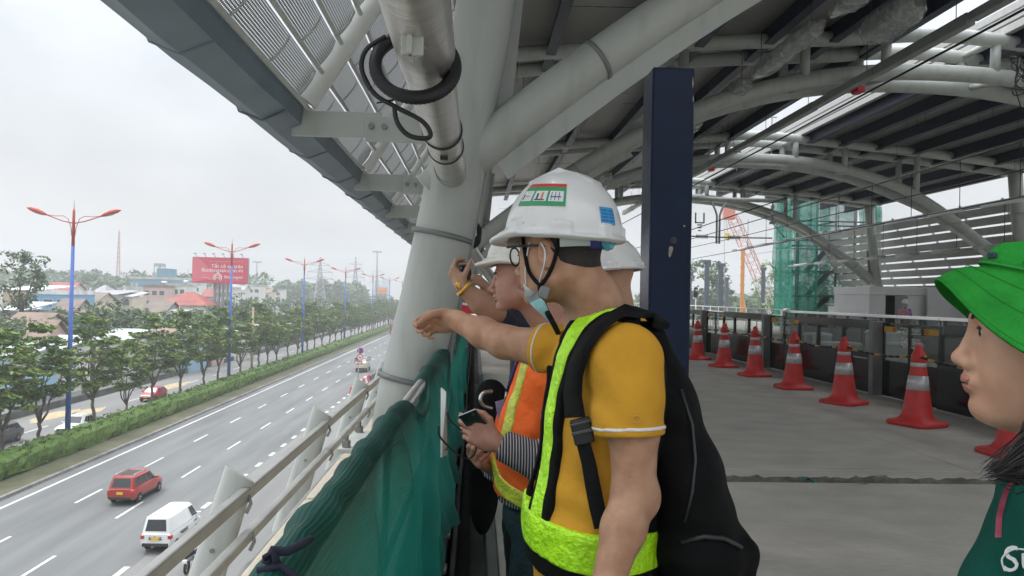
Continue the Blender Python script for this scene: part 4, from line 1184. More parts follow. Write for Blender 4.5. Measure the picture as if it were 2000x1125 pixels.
# =================================================================== INNER HANDRAIL, NET
def hx(y): return -.345 + .012 * min(y, 10.5)
r = thing('handrail', 'galvanised pipe handrail carrying the green net', 'handrail', (-.3, 0, 0))
b = MB(); b.tube([(hx(y), y, 1.045) for y in np.linspace(-1, 20, 30)], .03, 14); b.build('top_pipe', m_galv, r, world=True)
b = MB(); b.tube([(hx(y) - .01, y, .55) for y in np.linspace(-1, 20, 30)], .022, 10); b.build('middle_pipe', m_galv, r, world=True)
for i in range(9):
    y = .4 + i * 2.3; b = MB(); b.tube([(hx(y), y, 1.03), (hx(y) - .02, y, .26)], .024, 10); b.box(hx(y) - .09, hx(y) + .05, y - .06, y + .06, .255, .27); b.build('post', m_galv, r, world=True)
m_net = mat('green shade net', (0.006, 0.125, 0.10), .62, var=.2, scale=3)
def net_nodes():
    t, b = nodes_of(m_net)
    uv = t.nodes.new("ShaderNodeTexCoord")
    w = t.nodes.new("ShaderNodeTexWave"); w.bands_direction = 'Y'; w.inputs['Scale'].default_value = 30.0; w.inputs['Distortion'].default_value = 1.0; w.inputs['Detail'].default_value = 1
    t.links.new(uv.outputs['UV'], w.inputs['Vector'])
    n = t.nodes.new("ShaderNodeTexNoise"); n.inputs['Scale'].default_value = 2.2; n.inputs['Detail'].default_value = 5
    t.links.new(uv.outputs['UV'], n.inputs['Vector'])
    r = t.nodes.new("ShaderNodeValToRGB")
    r.color_ramp.elements[0].position = .35; r.color_ramp.elements[0].color = (.003, .050, .042, 1)
    r.color_ramp.elements[1].position = .7; r.color_ramp.elements[1].color = (.010, .115, .092, 1)
    t.links.new(n.outputs['Fac'], r.inputs[0])
    mx_ = t.nodes.new("ShaderNodeMix"); mx_.data_type = 'RGBA'; mx_.blend_type = 'MULTIPLY'; mx_.inputs[0].default_value = .55
    t.links.new(r.outputs[0], mx_.inputs[6])
    r2 = t.nodes.new("ShaderNodeValToRGB"); r2.color_ramp.elements[0].position = .2; r2.color_ramp.elements[0].color = (.35, .35, .35, 1); r2.color_ramp.elements[1].position = .6
    t.links.new(w.outputs['Fac'], r2.inputs[0]); t.links.new(r2.outputs[0], mx_.inputs[7])
    t.links.new(mx_.outputs[2], b.inputs['Base Color'])
    bp = t.nodes.new("ShaderNodeBump"); bp.inputs['Strength'].default_value = .35; bp.inputs['Distance'].default_value = .004
    t.links.new(w.outputs['Fac'], bp.inputs['Height']); t.links.new(bp.outputs[0], b.inputs['Normal'])
    tr = t.nodes.new("ShaderNodeBsdfTranslucent"); tr.inputs[0].default_value = (.008, .30, .235, 1)
    tp = t.nodes.new("ShaderNodeBsdfTransparent"); tp.inputs[0].default_value = (.55, 1, .9, 1)
    ms = t.nodes.new("ShaderNodeMixShader"); ms.inputs[0].default_value = .30
    ms2 = t.nodes.new("ShaderNodeMixShader"); ms2.inputs[0].default_value = .05
    out = t.nodes['Material Output']
    t.links.new(b.outputs[0], ms.inputs[1]); t.links.new(tr.outputs[0], ms.inputs[2])
    t.links.new(ms.outputs[0], ms2.inputs[1]); t.links.new(tp.outputs[0], ms2.inputs[2])
    t.links.new(ms2.outputs[0], out.inputs['Surface'])
net_nodes()
def uv_grid(name, P, m, parent=None, uvs=None, group=None):
    b = MB(); b.grid(P)
    o = b.build(name, m, parent, world=bool(group))
    me = o.data; ul = me.uv_layers.new(name='UVMap')
    n = len(P[0]); flat = [uvs[i][j] for i in range(len(P)) for j in range(n)]
    for lp_ in me.loops: ul.data[lp_.index].uv = flat[lp_.vertex_index]
    return o
rg = np.random.default_rng(21)
P = []; UV = []
ys = np.linspace(.35, 15, 260)
for y in ys:
    row = []; uvr = []
    hxx = hx(y)
    bunch = math.exp(-((y - 3.05) / .28) ** 2)          # net tied in: pipe shows here
    bunch2 = math.exp(-((y - 3.75) / .42) ** 4) + math.exp(-((y - 7.9) / .5) ** 4)
    sag = .05 * math.sin(y * 2.3) ** 2
    fold = lambda s: (.032 * math.sin(y * 5.1 + s * 2.0) + .026 * math.sin(y * 9.7 + 1.3 + s * 4.5) + .018 * math.sin(y * 17 + s * 7) + .010 * math.sin(y * 31 - s * 9)) * (0.25 + s)
    N = 34
    for j in range(N):
        s = .12 * j / 12 if j <= 12 else .12 + .88 * (j - 12) / (N - 13)
        if s < .12:                                     # over the pipe from the outer side
            a = PI * (1.05 - s / .12 * 1.05)
            rr = .045
            x = hxx + rr * math.cos(a); z = 1.05 + rr * math.sin(a)
            rr_ = .012 * math.sin(y * 21) * math.sin(y * 5) * (1 - bunch2)
            x += rr_ * math.cos(a); z += abs(rr_)
            z -= (bunch2 * .10)
            x += bunch2 * .03
        else:
            q = (s - .12) / .88
            xt = hxx + .045; 
            xb = -.16 + .015 * math.sin(y * 1.7)
            qc = (6.5 - y) / 4.3; x = xt + (xb - xt) * q ** .75 + fold(q) * .9 - .03 * math.sin(PI * q) + .038 / (1 + math.exp(max(-40, min(40, (q - qc) * 26)))) * min(1, q * 5) 
            z = 1.05 - bunch2 * .10 * (1 - q) + (.06 - 1.05) * q
            z += .02 * math.sin(y * 3) * q
        row.append((x, y + .02 * math.sin(s * 9 + y * 4), z)); uvr.append((y, s * 1.15))
    P.append(row); UV.append(uvr)
nro = uv_grid('safety_net', P, m_net, None, UV); tag(nro, 'green shade net draped over the handrail beside the parapet', 'net')
# black tie on the near end of the net, laminated notice
b = MB(); c0 = at(556, 1088, 1.235)
b.tube([c0 + Vector(v) * .6 for v in ((-.05, 0, -.02), (-.035, .02, .01), (-.0, .03, .005), (.035, .05, .02), (.06, .07, .03))], [.008, .010, .008, .008, .005], 8)
b.tube([c0 + Vector(v) * .6 for v in ((-.05, .0, .0), (-.03, -.01, .02), (-.02, .0, -.015), (-.045, .01, -.02))], .007, 8, closed=True)
b.tube([c0 + Vector(v) * .7 for v in ((-.06, -.01, -.03), (-.01, .0, -.02), (.03, -.0, -.05), (.06, -.01, -.12))], .007, 8)
o = b.build('cloth_tie', mat('black cloth', (.012, .014, .03), .9, var=.2)); tag(o, 'knotted black cloth tie on the near end of the green net', 'tie')
b = MB(); q = [at(852, 757, 3.3), at(860, 765, 3.25), at(862, 888, 3.15), at(851, 893, 3.1)]
nx = Vector((.006, -.003, 0))
b.prism([v + Vector((.02, 0, 0)) for v in q], nx); r = thing('paper_notice', 'narrow laminated paper notice fixed to the green net', 'notice', q[0]); b.build('sheet', mat('notice paper', (.60, .60, .57), .5, var=.04), r, world=True)
b = MB(); v0, v1, v2, v3 = [v + Vector((.028, -.004, 0)) for v in q]
b.add([v0.lerp(v3, .12), v1.lerp(v2, .12).lerp(v0, .2), v1.lerp(v2, .48).lerp(v0, .2), v0.lerp(v3, .48)], [(0, 1, 2, 3)]); b.add([v0.lerp(v3, .58), v1.lerp(v2, .58), v1.lerp(v2, .92), v0.lerp(v3, .92)], [(0, 1, 2, 3)]); b.build('printed_photo', mat('notice print', (.22, .13, .07), .5, var=.4, scale=30), r, world=True)

# =================================================================== Y COLUMNS AND TRUSSES
XMID = 10.6
FY = [6.4 + 10.7 * k for k in range(5)]
def rise_l(x): return 5.66 + .11 * x - .0028 * x * x            # soffit above eye level, left half
def ch_low(x):                                                 # lower chord of the arch, above eye level (X from the left foot)
    t = (x + .45) / 11.05
    return .86 + 4.55 * (1 - (1 - min(1, max(0, t))) ** 2.2)
def y_column(k, y, mirror, lab):
    mx_ = (lambda x: 2 * XMID - x) if mirror else (lambda x: x)
    r = thing('y_column', lab, 'column', (mx_(-.62), y, 0), group='forked steel columns carrying the roof')
    b = MB(); pts = [(-.625, .27), (-.56, .75), (-.40, 1.5), (-.245, 2.3), (-.14, 3.0), (.0, 3.9), (.15, 5.2), (.24, 6.2), (.3, 7.0)]
    b.tube([(mx_(x), y, z) for x, z in pts], [.258, .255, .250, .248, .248, .25, .25, .25, .25], 28, cap=True); b.build('trunk', m_steel, r, world=True)
    b = MB(); bp = [(x, CAMZ + ch_low(x)) for x in np.linspace(-.42, 3.4, 9)]
    b.tube([(mx_(x), y, z) for x, z in bp], [.17, .185, .185, .185, .185, .185, .185, .185, .185], 26); br = b.build('branch', m_steel, r, world=True)
    b = MB(); pl = [Vector((mx_(x + .10), y - .012, z - .15)) for x, z in bp[1:]]; pl2 = [Vector((mx_(x + .20), y - .012, z - .15 - .14)) for x, z in bp[1:]]
    for i in range(len(pl) - 1):
        b.prism([pl[i], pl[i + 1], pl2[i + 1], pl2[i]], (0, .03, 0))
    b.build('fin', m_steel, r, world=True)
    for (z, x) in ((.83, -.56), (2.06, -.30)):
        b = MB(); M_ = Matrix.Translation((mx_(x), y, z)) @ Matrix.Rotation((.2 if not mirror else -.2), 4, 'Y'); b.lathe([(.25, -.022), (.270, -.022), (.270, .022), (.25, .022)], 30, M_); b.build('band', m_band, r, world=True)
    x, z = bp[3]
    tdir = (Vector((mx_(bp[4][0]), y, bp[4][1])) - Vector((mx_(bp[2][0]), y, bp[2][1]))).normalized()
    b = MB(); M_ = Matrix.Translation((mx_(x), y, z)) @ tdir.to_track_quat('Z', 'Y').to_matrix().to_4x4(); b.lathe([(.18, -.02), (.197, -.02), (.197, .02), (.18, .02)], 28, M_); b.build('band', m_band, r, world=True)
    b = MB(); b.bbox(mx_(-.66) - .42, mx_(-.66) + .36, y - .40, y + .40, .262, .30, .006); b.build('base_plate', m_steel, r, world=True)
    for sx_ in (-.36, .30):
        for sy in (-.33, .33):
            b = MB(); b.lathe([(.035, 0), (.035, .055), (.018, .056), (.018, .10)], 6, Matrix.Translation((mx_(-.66) + sx_, y + sy, .30)), smooth=False); b.build('anchor_bolt', m_bolt, r, world=True)
    # gusset plate behind the fork
    b = MB(); b.prism([(mx_(-.05), y + .02, 2.5), (mx_(.25), y + .02, 2.9), (mx_(.38), y + .02, 4.4), (mx_(0.1), y + .02, 4.4)], (0, .03, 0)); b.build('gusset', m_steeld, r, world=True)
    # drain pipe on the back of the trunk
    b = MB(); b.tube([(mx_(-.33), y + .05, .4), (mx_(-.06), y + .05, 2.0), (mx_(.10), y + .05, 3.0)], .035, 10); b.build('conduit', m_steeld, r, world=True)
    return r
def yname(k, mirror):
    if mirror: return '%s forked column along the far platform side' % NUMW[k]
    return ['big pale forked steel column nearest us, rising from the parapet beside the net', 'second pale forked column of the parapet row, seen past the raised hands', 'third forked column of the parapet row', 'fourth forked column of the parapet row', 'fifth forked column of the parapet row'][k]
for k in range(4):
    y_column(k, FY[k], False, yname(k, False))
for k in range(1, 4):
    y_column(k, FY[k], True, yname(k - 1, True))
def arch(xs, zf, y):
    return [(x, y, zf(x)) for x in xs]
def zlow(x): return CAMZ + ch_low(x if x <= XMID else 2 * XMID - x)
def zup(x):
    u = x if x <= XMID else 2 * XMID - x
    return CAMZ + rise_l(min(u, 9.6)) - .30 + .10 * max(0, u - 8.6) / 2.0
TL = ['nearest overhead roof truss of curved white tubes', 'second roof truss of curved white tubes crossing the skylight gap', 'third roof truss of curved white tubes above the scaffold', 'fourth roof truss of curved white tubes', 'farthest roof truss of curved white tubes']
TR_Y = [6.4, 17.1, 27.8, 38.5]
for k, y in enumerate(TR_Y):
    r = thing('roof_truss', TL[k], 'truss', (XMID, y, CAMZ + 5), group='tubular roof trusses')
    for s in (-1, 1):
        xs = np.linspace(2.3, 2 * XMID - 2.3, 40)
        b = MB(); b.tube([(x, y + s * .52 * min(1, (min(x, 2 * XMID - x) - 2.0) / 3.0) , zlow(x)) for x in xs], .185, 16); b.build('lower_chord', m_steel, r, world=True)
        xs = np.linspace(.0, 2 * XMID, 40)
        b = MB(); b.tube([(x, y + s * .62, zup(x)) for x in xs], .165, 14); b.build('upper_chord', m_steel, r, world=True)
    for x in (4.6, 7.4, 9.3, 11.9, 13.8, 16.6):
        for s in (-1, 1):
            b = MB(); b.tube([(x, y + s * .58, zlow(x)), (x, y + s * .62, zup(x))], .11, 12); b.build('post', m_steel, r, world=True)
        b = MB(); b.tube([(x, y - .6, zup(x)), (x, y + .6, zup(x))], .08, 10); b.build('cross_tube', m_steel, r, world=True)
        b = MB(); b.tube([(x + .5, y - .52, zlow(x + .5)), (x, y + .52, zlow(x))], .08, 10); b.build('cross_tube', m_steel, r, world=True)

# =================================================================== ROOF
def roof_half(mirror, lab):
    mx_ = (lambda x: 2 * XMID - x) if mirror else (lambda x: x)
    edge = 9.6 if not mirror else 9.0
    r = thing('station_roof', lab, 'roof', (mx_(4), 20, 7))
    y0, y1 = (-3.0, 41.5)
    xs = np.linspace(-.55, edge, 16)
    b = MB(); b.grid([[(mx_(x), y0, CAMZ + rise_l(x)), (mx_(x), y1, CAMZ + rise_l(x))] for x in xs]); b.grid([[(mx_(x), y0, CAMZ + rise_l(x) + .28), (mx_(x), y1, CAMZ + rise_l(x) + .28)] for x in xs])
    b.build('soffit', m_soffit, r, world=True)
    b = MB(); z = CAMZ + rise_l(edge)
    for i in range(3): b.bbox(min(mx_(edge), mx_(edge + .16)) , max(mx_(edge), mx_(edge + .16)), y0, y1, z - .12 + i * .22, z + .06 + i * .22, .01)
    b.build('fascia', mat('roof edge fascia', (.50, .50, .49), .5, var=.05), r, world=True)
    for x in (.1, 1.55, 3.25, 4.9, 6.5, 8.0, 9.35) if not mirror else (.1, 1.55, 3.25, 4.75, 6.2, 7.6, 8.8):
        b = MB(); z = CAMZ + rise_l(x) 
        b.box(mx_(x) - .11, mx_(x) + .11, y0, y1, z - .42, z - .38); b.box(mx_(x) - .035, mx_(x) + .035, y0, y1, z - .38, z - .02)
        b.build('purlin', m_purlin, r, world=True)
    q = random.Random(5 + mirror)
    for i in range(60):
        x = q.uniform(.3, 8.6); y = q.uniform(7, 40)
        b = MB(); z = CAMZ + rise_l(x); b.tube([(mx_(x), y, z), (mx_(x), y, z - q.uniform(.5, 1.0))], .006, 5); b.build('hanger_rod', m_dark, r, world=True)
    for i in range(26):
        y = 7.5 + i * 1.5; x = (i * 1.7) % 6 + .8
        b = MB(); b.tube([(mx_(x), y, CAMZ + rise_l(x) - .45), (mx_(x + 1.6), y + .2, CAMZ + rise_l(x + 1.6) - .5)], .006, 5); b.build('tie_wire', m_dark, r, world=True)
    return r
roof_half(False, 'curved corrugated roof over our platform with dark navy purlins')
roof_half(True, 'curved corrugated roof over the far platform with dark navy purlins')

# =================================================================== EAVE: gutter, brackets, perforated louvres
def eave(mirror, lab, brk):
    mx_ = (lambda x: 2 * XMID - x) if mirror else (lambda x: x)
    r = thing('eave_canopy', lab, 'canopy', (mx_(-1.8), 20, 3))
    y0, y1 = (2.4, 41.5)
    b = MB(); prof = [(-1.66, 3.10), (-1.86, 3.02), (-2.06, 3.10), (-2.12, 3.24), (-2.10, 3.30), (-1.62, 3.30)]
    n = 60; rgq = np.random.default_rng(8); P = []
    for i in range(n + 1):
        y = y0 + (y1 - y0) * i / n
        P.append([(mx_(x) + rgq.normal() * .004, y, z + rgq.normal() * .006) for x, z in prof])
    b.grid([[P[i][j] for i in range(n + 1)] for j in range(len(prof))], smooth=False, closed_u=True); g_ = b.build('gutter', m_gutter, r, world=True)
    i = 0; y = y0 + .5
    while y < 40:
        b = MB(); b.tube([(mx_(-1.655), y, 3.098), (mx_(-1.86), y + .03, 3.014), (mx_(-2.07), y + .05, 3.095), (mx_(-2.12), y + .05, 3.22)], .011, 5); b.build('seam', m_gutter, g_, world=True); y += 1.75
    # louvre strips: long perforated sheets stepping up from the gutter
    steps = 8
    for sidx in range(steps):
        x0 = -1.60 + sidx * .165; z0 = 3.26 + sidx * .27
        prof = [(x0, z0), (x0 + .06, z0 + .07), (x0 + .115, z0 + .15), (x0 + .15, z0 + .24)]
        for kb in range(11):
            ya_ = y0 + .9 + 3.5 * kb - 3.5 + .20; yb_ = ya_ + 3.08
            P = [[(mx_(x), y, z) for x, z in prof] for y in (ya_, (ya_ + yb_) / 2, yb_)]; UV = [[(y, q) for q in (0, .092, .19, .287)] for y in (ya_, (ya_ + yb_) / 2, yb_)]
            uv_grid('louvre_sheet', P, m_perf, r, UV, True)
        b = MB(); b.tube([(mx_(x0 + .012), y0, z0 - .005), (mx_(x0 + .012), y1, z0 - .005)], .022, 8); b.build('louvre_edge_tube', m_steel, r, world=True)
        y = y0 + .5 + .3 * (sidx % 2)
        while y < 20:
            b = MB(); b.tube([(mx_(px_ - .008), y + .02 * q_, pz_ - .012) for q_, (px_, pz_) in enumerate(prof)], .012, 5); y += .9; b.build('louvre_rib', m_steel, r, world=True)
    y = y0 + .9
    while y < 60:
        b = MB(); b.tube([(mx_(-1.60), y, 3.30), (mx_(-.22), y, 5.5)], [.125, .125], 16)
        b.build('rafter_tube', mat('white rafter', (.68, .69, .67), .4, var=.03), r, world=True)
        b = MB(); b.beam((mx_(-1.62), y + .22, 3.17), (mx_(-.26), y + .22, 5.36), .028, .012); b.build('strap', mat('pale strap', (.55, .56, .54), .5, var=.03), r, world=True)
        y += 3.5
    b = MB(); b.box(mx_(-.34), mx_(-.30), y0, y1, 5.35, 7.3)
    for yy in np.arange(y0, y1, .6): b.box(mx_(-.34) + .04, mx_(-.34) + .075, yy, yy + .05, 5.35, 7.3)
    b.build('upper_panel', m_steeld, r, world=True)
    for i, y in enumerate(brk):
        b = MB(); b.bbox(min(mx_(-1.74), mx_(-.92)), max(mx_(-1.74), mx_(-.92)), y - .02, y + .02, 3.0, 3.24, .006); br = b.build('bracket', m_steel, r, world=True)
        b = MB(); b.bbox(min(mx_(-1.06), mx_(-.25)), max(mx_(-1.06), mx_(-.25)), y - .05, y - .022, 2.96, 3.20, .006); b.build('bracket_plate', m_steel, br, world=True)
        for x in (-1.0, -.88):
            b = MB(); b.tube([(mx_(x), y - .085, 3.1), (mx_(x), y - .05, 3.1)], .028, 10); b.build('bolt', m_bolt, br, world=True)
    return r
eave(False, 'perforated louvre eave with blue grey gutter above the road side', [6.95, 10.5, 14.1, 17.6, 21.2, 24.7, 28.3, 31.8])
# far side: tall louvred screen seen from inside
r = thing('louvre_screen', 'tall sloping louvred screen of grey slats along the far platform', 'louvre screen', (23, 32, 3))
xf = lambda z: 23.6 - (z - 2.2) * .52
for i in range(9):
    z = 2.45 + i * .40
    b = MB(); x = xf(z)
    y = 24.0
    b.prism([(x - .02, y, z - .15), (x + .03, y, z - .16), (x - .17, y, z + .155), (x - .21, y, z + .15)], (0, 22, 0)); b.build('slat', m_steeld, r, world=True)
for y in np.arange(24.2, 46, 2.7):
    b = MB(); b.tube([(xf(2.2) + .15, y, 2.2), (xf(6.1) + .15, y, 6.1)], .06, 8); b.build('mullion', m_steel, r, world=True)
b = MB(); b.tube([(23.2, 20, 2.15), (23.2, 46, 2.15)], .16, 12); b.build('bottom_tube', m_steel, r, world=True)
b = MB(); b.prism([(24.4, 24, .6), (24.45, 24, .6), (23.5, 24, 2.1), (23.45, 24, 2.1)], (0, 22, 0)); b.build('lower_panel', mat('soffit plain', (.25, .25, .24), .7, var=.1), r, world=True)
r = thing('platform_back_wall', 'grey wall below the louvred screen on the far platform', 'wall', (22.5, 20, 0))
b = MB(); b.box(22.4, 22.7, 18, 46, 0, 1.4); b.build('panel', m_white, r, world=True)
b = MB(); b.tube([(22.3, 18, 1.52), (22.3, 46, 1.52)], .05, 8); b.build('coping_pipe', m_steel, r, world=True)

# =================================================================== DUCT WITH CABLE COILS
r = thing('metal_duct', 'big round galvanised duct hanging overhead and running into the near column', 'duct', (-.25, 3, 2.58))
b = MB(); b.tube([(-.235, y, 2.585) for y in (.6, 2.0, 3.0, 3.25)] + [(-.235, 3.3, 2.578), (-.23, 5.0, 2.565), (-.22, 6.1, 2.555)], [.125, .125, .125, .125, .118, .118, .118], 32); b.build('duct_body', m_galv, r, world=True)
for y in (4.55, 5.05, 5.85, 6.0):
    b = MB(); b.lathe([(.115, -.012), (.126, -.012), (.126, .012), (.115, .012)], 30, Matrix.Translation((-.228, y, 2.566)) @ Matrix.Rotation(PI / 2, 4, 'X')); b.build('band', m_dark if y < 5.5 else m_band, r, world=True)
b = MB(); b.bbox(-.285, -.205, 2.62, 2.645, 2.40, 2.56, .004); b.bbox(-.262, -.242, 2.60, 2.72, 2.40, 2.47, .004); hg = b.build('hanger_bracket', m_steel, r, world=True)
b = MB(); b.lathe([(.021, 0), (.021, .022)], 6, Matrix.Translation((-.242, 2.66, 2.435)) @ Matrix.Rotation(PI / 2, 4, 'Y'), smooth=False); b.tube([(-.29, 2.66, 2.435), (-.20, 2.66, 2.435)], .011, 10); b.build('bolt', m_bolt, hg, world=True)
b = MB(); b.bbox(-.25, -.2, 4.78, 4.83, 2.43, 2.46, .004); b.build('clamp_screw', m_dark, r, world=True)
def ring_pts(c, ax, ay, R0, n=48, ph=0):
    return [Vector(c) + Vector(ax) * (R0 * math.cos(t + ph)) + Vector(ay) * (R0 * math.sin(t + ph)) for t in np.linspace(0, 2 * PI, n + 1)[:-1]]
def coil(c, R0, lab, tail=True, nloop=5, s=1.0):
    r = thing('cable_coil', lab, 'cable coil', c)
    q = random.Random(3)
    b = MB(); c = Vector(c)
    # thick corrugated conduit ring hanging round the duct
    pts = ring_pts(c, (1, .12, 0), (0, .38, .93), R0, 120)
    b.tube(pts, [.026 * s * (1 + .09 * (i % 2)) for i in range(120)], 10, closed=True)
    pts = ring_pts(c + Vector((-.012, .05, .01)), (1, .15, 0), (0, .42, .90), R0 * .97, 120); b.tube(pts, [.024 * s * (1 + .09 * (i % 2)) for i in range(120)], 10, closed=True)
    b.build('corrugated_conduit', m_black, r, world=True)
    if tail:
        b = MB(); cc = c
        pts = [cc + Vector(v) for v in ((-.13, 0, .12), (-.21, 0, .06), (-.225, -.01, -.03), (-.17, -.02, -.13), (-.08, -.03, -.185), (.03, -.03, -.24), (.07, -.03, -.29), (.055, -.03, -.315), (-.02, -.03, -.305), (-.07, -.03, -.25), (-.085, -.02, -.17))]
        sm_ = []
        for i in range(len(pts) - 1):
            p0_, p1_, p2_, p3_ = pts[max(0, i - 1)], pts[i], pts[i + 1], pts[min(len(pts) - 1, i + 2)]
            for k in range(6):
                t = k / 6; sm_.append(.5 * ((2 * p1_) + (p2_ - p0_) * t + (2 * p0_ - 5 * p1_ + 4 * p2_ - p3_) * t * t + (3 * p1_ - p0_ - 3 * p2_ + p3_) * t ** 3))
        b.tube(sm_, .0105 * s, 8); b.tube([cc + Vector((-.085, -.02, -.155)), cc + Vector((-.16, 0, -.165))], .004, 6)
        b.build('loose_cable', m_black, r, world=True)
    return r
coil(at(812, 128, 3.15), .168, 'black corrugated cable coil looped round the near end of the overhead duct')
r = thing('metal_duct', 'smaller wrapped duct with black straps beyond the near column', 'duct', (-.2, 12, 2.5))
b = MB(); b.tube([(-.13, 8, 2.50), (-.12, 10.5, 2.48), (-.10, 14, 2.42), (.1, 15, 2.2), (.35, 16.5, 1.95), (.55, 17, 1.9)], [.115] * 6, 18); b.build('duct_body', m_galv, r, world=True)
for y in (10.6, 11.2, 11.9):
    b = MB(); b.tube(ring_pts((-.11, y, 2.47), (1, 0, 0), (0, .25, .97), .15, 40), .03, 8, closed=True); b.build('strap', m_black, r, world=True)

# =================================================================== NAVY POST
r = thing('navy_post', 'tall dark navy square steel post with chipped paint behind the man in yellow', 'post', (1.19, 4.6, 0))
b = MB(); b.bbox(1.062, 1.325, 4.5, 4.76, .02, 2.99, .012); b.build('shaft', m_navy, r, world=True)
b = MB(); b.bbox(.98, 1.41, 4.42, 4.84, 0, .025, .004); b.build('base_plate', m_navy, r, world=True)
b = MB(); M_ = Matrix.Translation((1.21, 4.499, 1.92)) @ Matrix.Rotation(PI / 2, 4, 'X'); b.lathe([(.022, -.001), (.022, .003)], 14, M_); b.build('hole_plug', m_dark, r, world=True)
b = MB()
for (x, z, w_, h_, ph) in ((1.195, 1.86, .012, .028, 0), (1.188, 1.835, .009, .022, 1), (1.275, 2.01, .007, .005, 2), (1.312, 2.9, .004, .03, 3), (1.316, 2.8, .003, .02, 4)):
    b.add([(x + w_ * (1 + .3 * math.sin(ph + 3 * t)) * math.cos(t), 4.4975, z + h_ * (1 + .2 * math.cos(ph + 2 * t)) * math.sin(t)) for t in np.linspace(0, 2 * PI, 12)[:-1]], [tuple(range(11))])
b.build('paint_chips', mat('bare primer', (.36, .32, .27), .8, var=.1), r, world=True)

# =================================================================== TRACK, PLATFORM SCREENS
slab('track_bed', 7.0, 14.6, -7, 200, -1.75, -1.05, m_vid)
b = MB()
for x in (7.9, 9.0, 12.1, 13.2): 
    b.bbox(x - .035, x + .035, -7, 200, -1.0, -.86, .006)
b.build('rail_track', mat('rail steel', (.2, .17, .15), .5, .5), kind='structure')
slab('far_platform_floor', 14.6, 22.8, -7, 60, -.6, 0.0, m_conc)
slab('viaduct_deck', -1.2, 23.6, 60, 420, -2.2, -1.2, m_vid)
m_psdblk = mat('screen black glass', (.012, .016, .018), .12, var=.05, spec=.6)
m_psdgry = mat('screen post grey', (.20, .20, .195), .45, .3, var=.06)
m_sticker = mat('sticker amber', (.62, .36, .03), .5, var=.05)
m_stw = mat('sticker white', (.62, .62, .60), .5, var=.05)
m_notice = clear_mat('printed notice film', (.62, .62, .60), .5, .5, .0)
def notice_print():
    t = m_notice.node_tree; co = t.nodes.new("ShaderNodeTexCoord"); mp_ = t.nodes.new("ShaderNodeMapping"); mp_.inputs['Rotation'].default_value = (0, PI / 2, PI / 2); bk_ = t.nodes.new("ShaderNodeTexBrick")
    bk_.inputs['Scale'].default_value = 9; bk_.inputs['Mortar Size'].default_value = .035; bk_.inputs['Color1'].default_value = (1, 1, 1, 1); bk_.inputs['Color2'].default_value = (.25, .25, .25, 1); bk_.inputs['Mortar'].default_value = (.1, .1, .1, 1)
    t.links.new(co.outputs['Object'], mp_.inputs[0]); t.links.new(mp_.outputs[0], bk_.inputs['Vector'])
    ms_ = [n for n in t.nodes if n.type == 'MIX_SHADER'][0]; t.links.new(bk_.outputs['Color'], ms_.inputs[0])
notice_print()
def psd_panel(y, L):
    """fixed screen of length L standing on X=0 line, local origin at its near end"""
    r = thing('platform_screen', 'x', 'screen panel', (6.9, y, 0), group='fixed glass platform screens along our platform edge')
    b = MB(); b.bbox(-.05, .06, 0, L, 0, .70, .006); b.build('lower_panel', m_psdblk, r)
    b = MB(); b.bbox(-.055, .06, .02, L - .14, 1.13, 1.28, .006); b.build('header', m_psdblk, r)
    b = MB(); b.box(-.005, .005, 0.02, L - .02, .70, 1.13); b.build('glass_pane', m_glass, r)
    for yy in (.04, L * .36, L * .70, L - .03):
        b = MB(); b.box(-.03, .03, yy - .03, yy + .03, .70, 1.13); b.build('mullion', m_psdblk, r)
    b = MB(); b.bbox(-.11, .1, -.14, .0, 0, 1.27, .008); b.build('end_post', m_psdgry, r)
    b = MB(); b.bbox(-.075, -.05, .12, .58, .6, .625, .004); b.build('handle', m_alu, r)
    b = MB(); b.bbox(-.07, .08, 0, L, .0, .03, .004); b.build('kick_strip', m_alu, r)
    return r
def psd_gate(y, L):
    r = thing('platform_gate', 'x', 'platform gate', (6.96, y, 0), group='sliding glass platform gates along our platform edge')
    for s, (a, c) in enumerate(((.02, L / 2 - .01), (L / 2 + .01, L - .02))):
        b = MB(); b.bbox(-.02, .02, a, c, .02, .62, .004); lf = b.build('door_leaf', m_psdblk, r)
        b = MB(); b.box(-.006, .006, a, c, .62, 1.22); b.build('glass_pane', m_glass, lf)
        b = MB(); b.box(-.02, .02, a, a + .03, .62, 1.22); b.box(-.02, .02, c - .03, c, .62, 1.22); b.box(-.02, .02, a, c, 1.22, 1.25); b.build('leaf_frame', m_psdblk, lf)
        b = MB(); y0_ = a + .02 if s == 0 else c - .40
        b.box(-.014, -.008, y0_, y0_ + .38, 1.10, 1.19); b.build('amber_sticker', m_sticker, lf)
        b = MB(); yy = y0_ + (.31 if s == 0 else .06); b.tube([(-.016, yy + .03 * math.cos(t), 1.145 + .03 * math.sin(t)) for t in np.linspace(0, 2 * PI, 14)[:-1]], .007, 5, closed=True); b.build('sticker_symbol', mat('sign red', None), lf)
        y1_ = c - .27 if s == 0 else a + .02
        for (zz, hh_, nm_) in ((1.08, .11, 'warning_sticker'), (.86, .17, 'door_notice')):
            b = MB(); b.box(-.013, -.008, y1_, y1_ + .235, zz, zz + hh_); b.build(nm_, m_notice, lf)
    return r
pp = None; gp = None; PER = 4.8; kk = 0
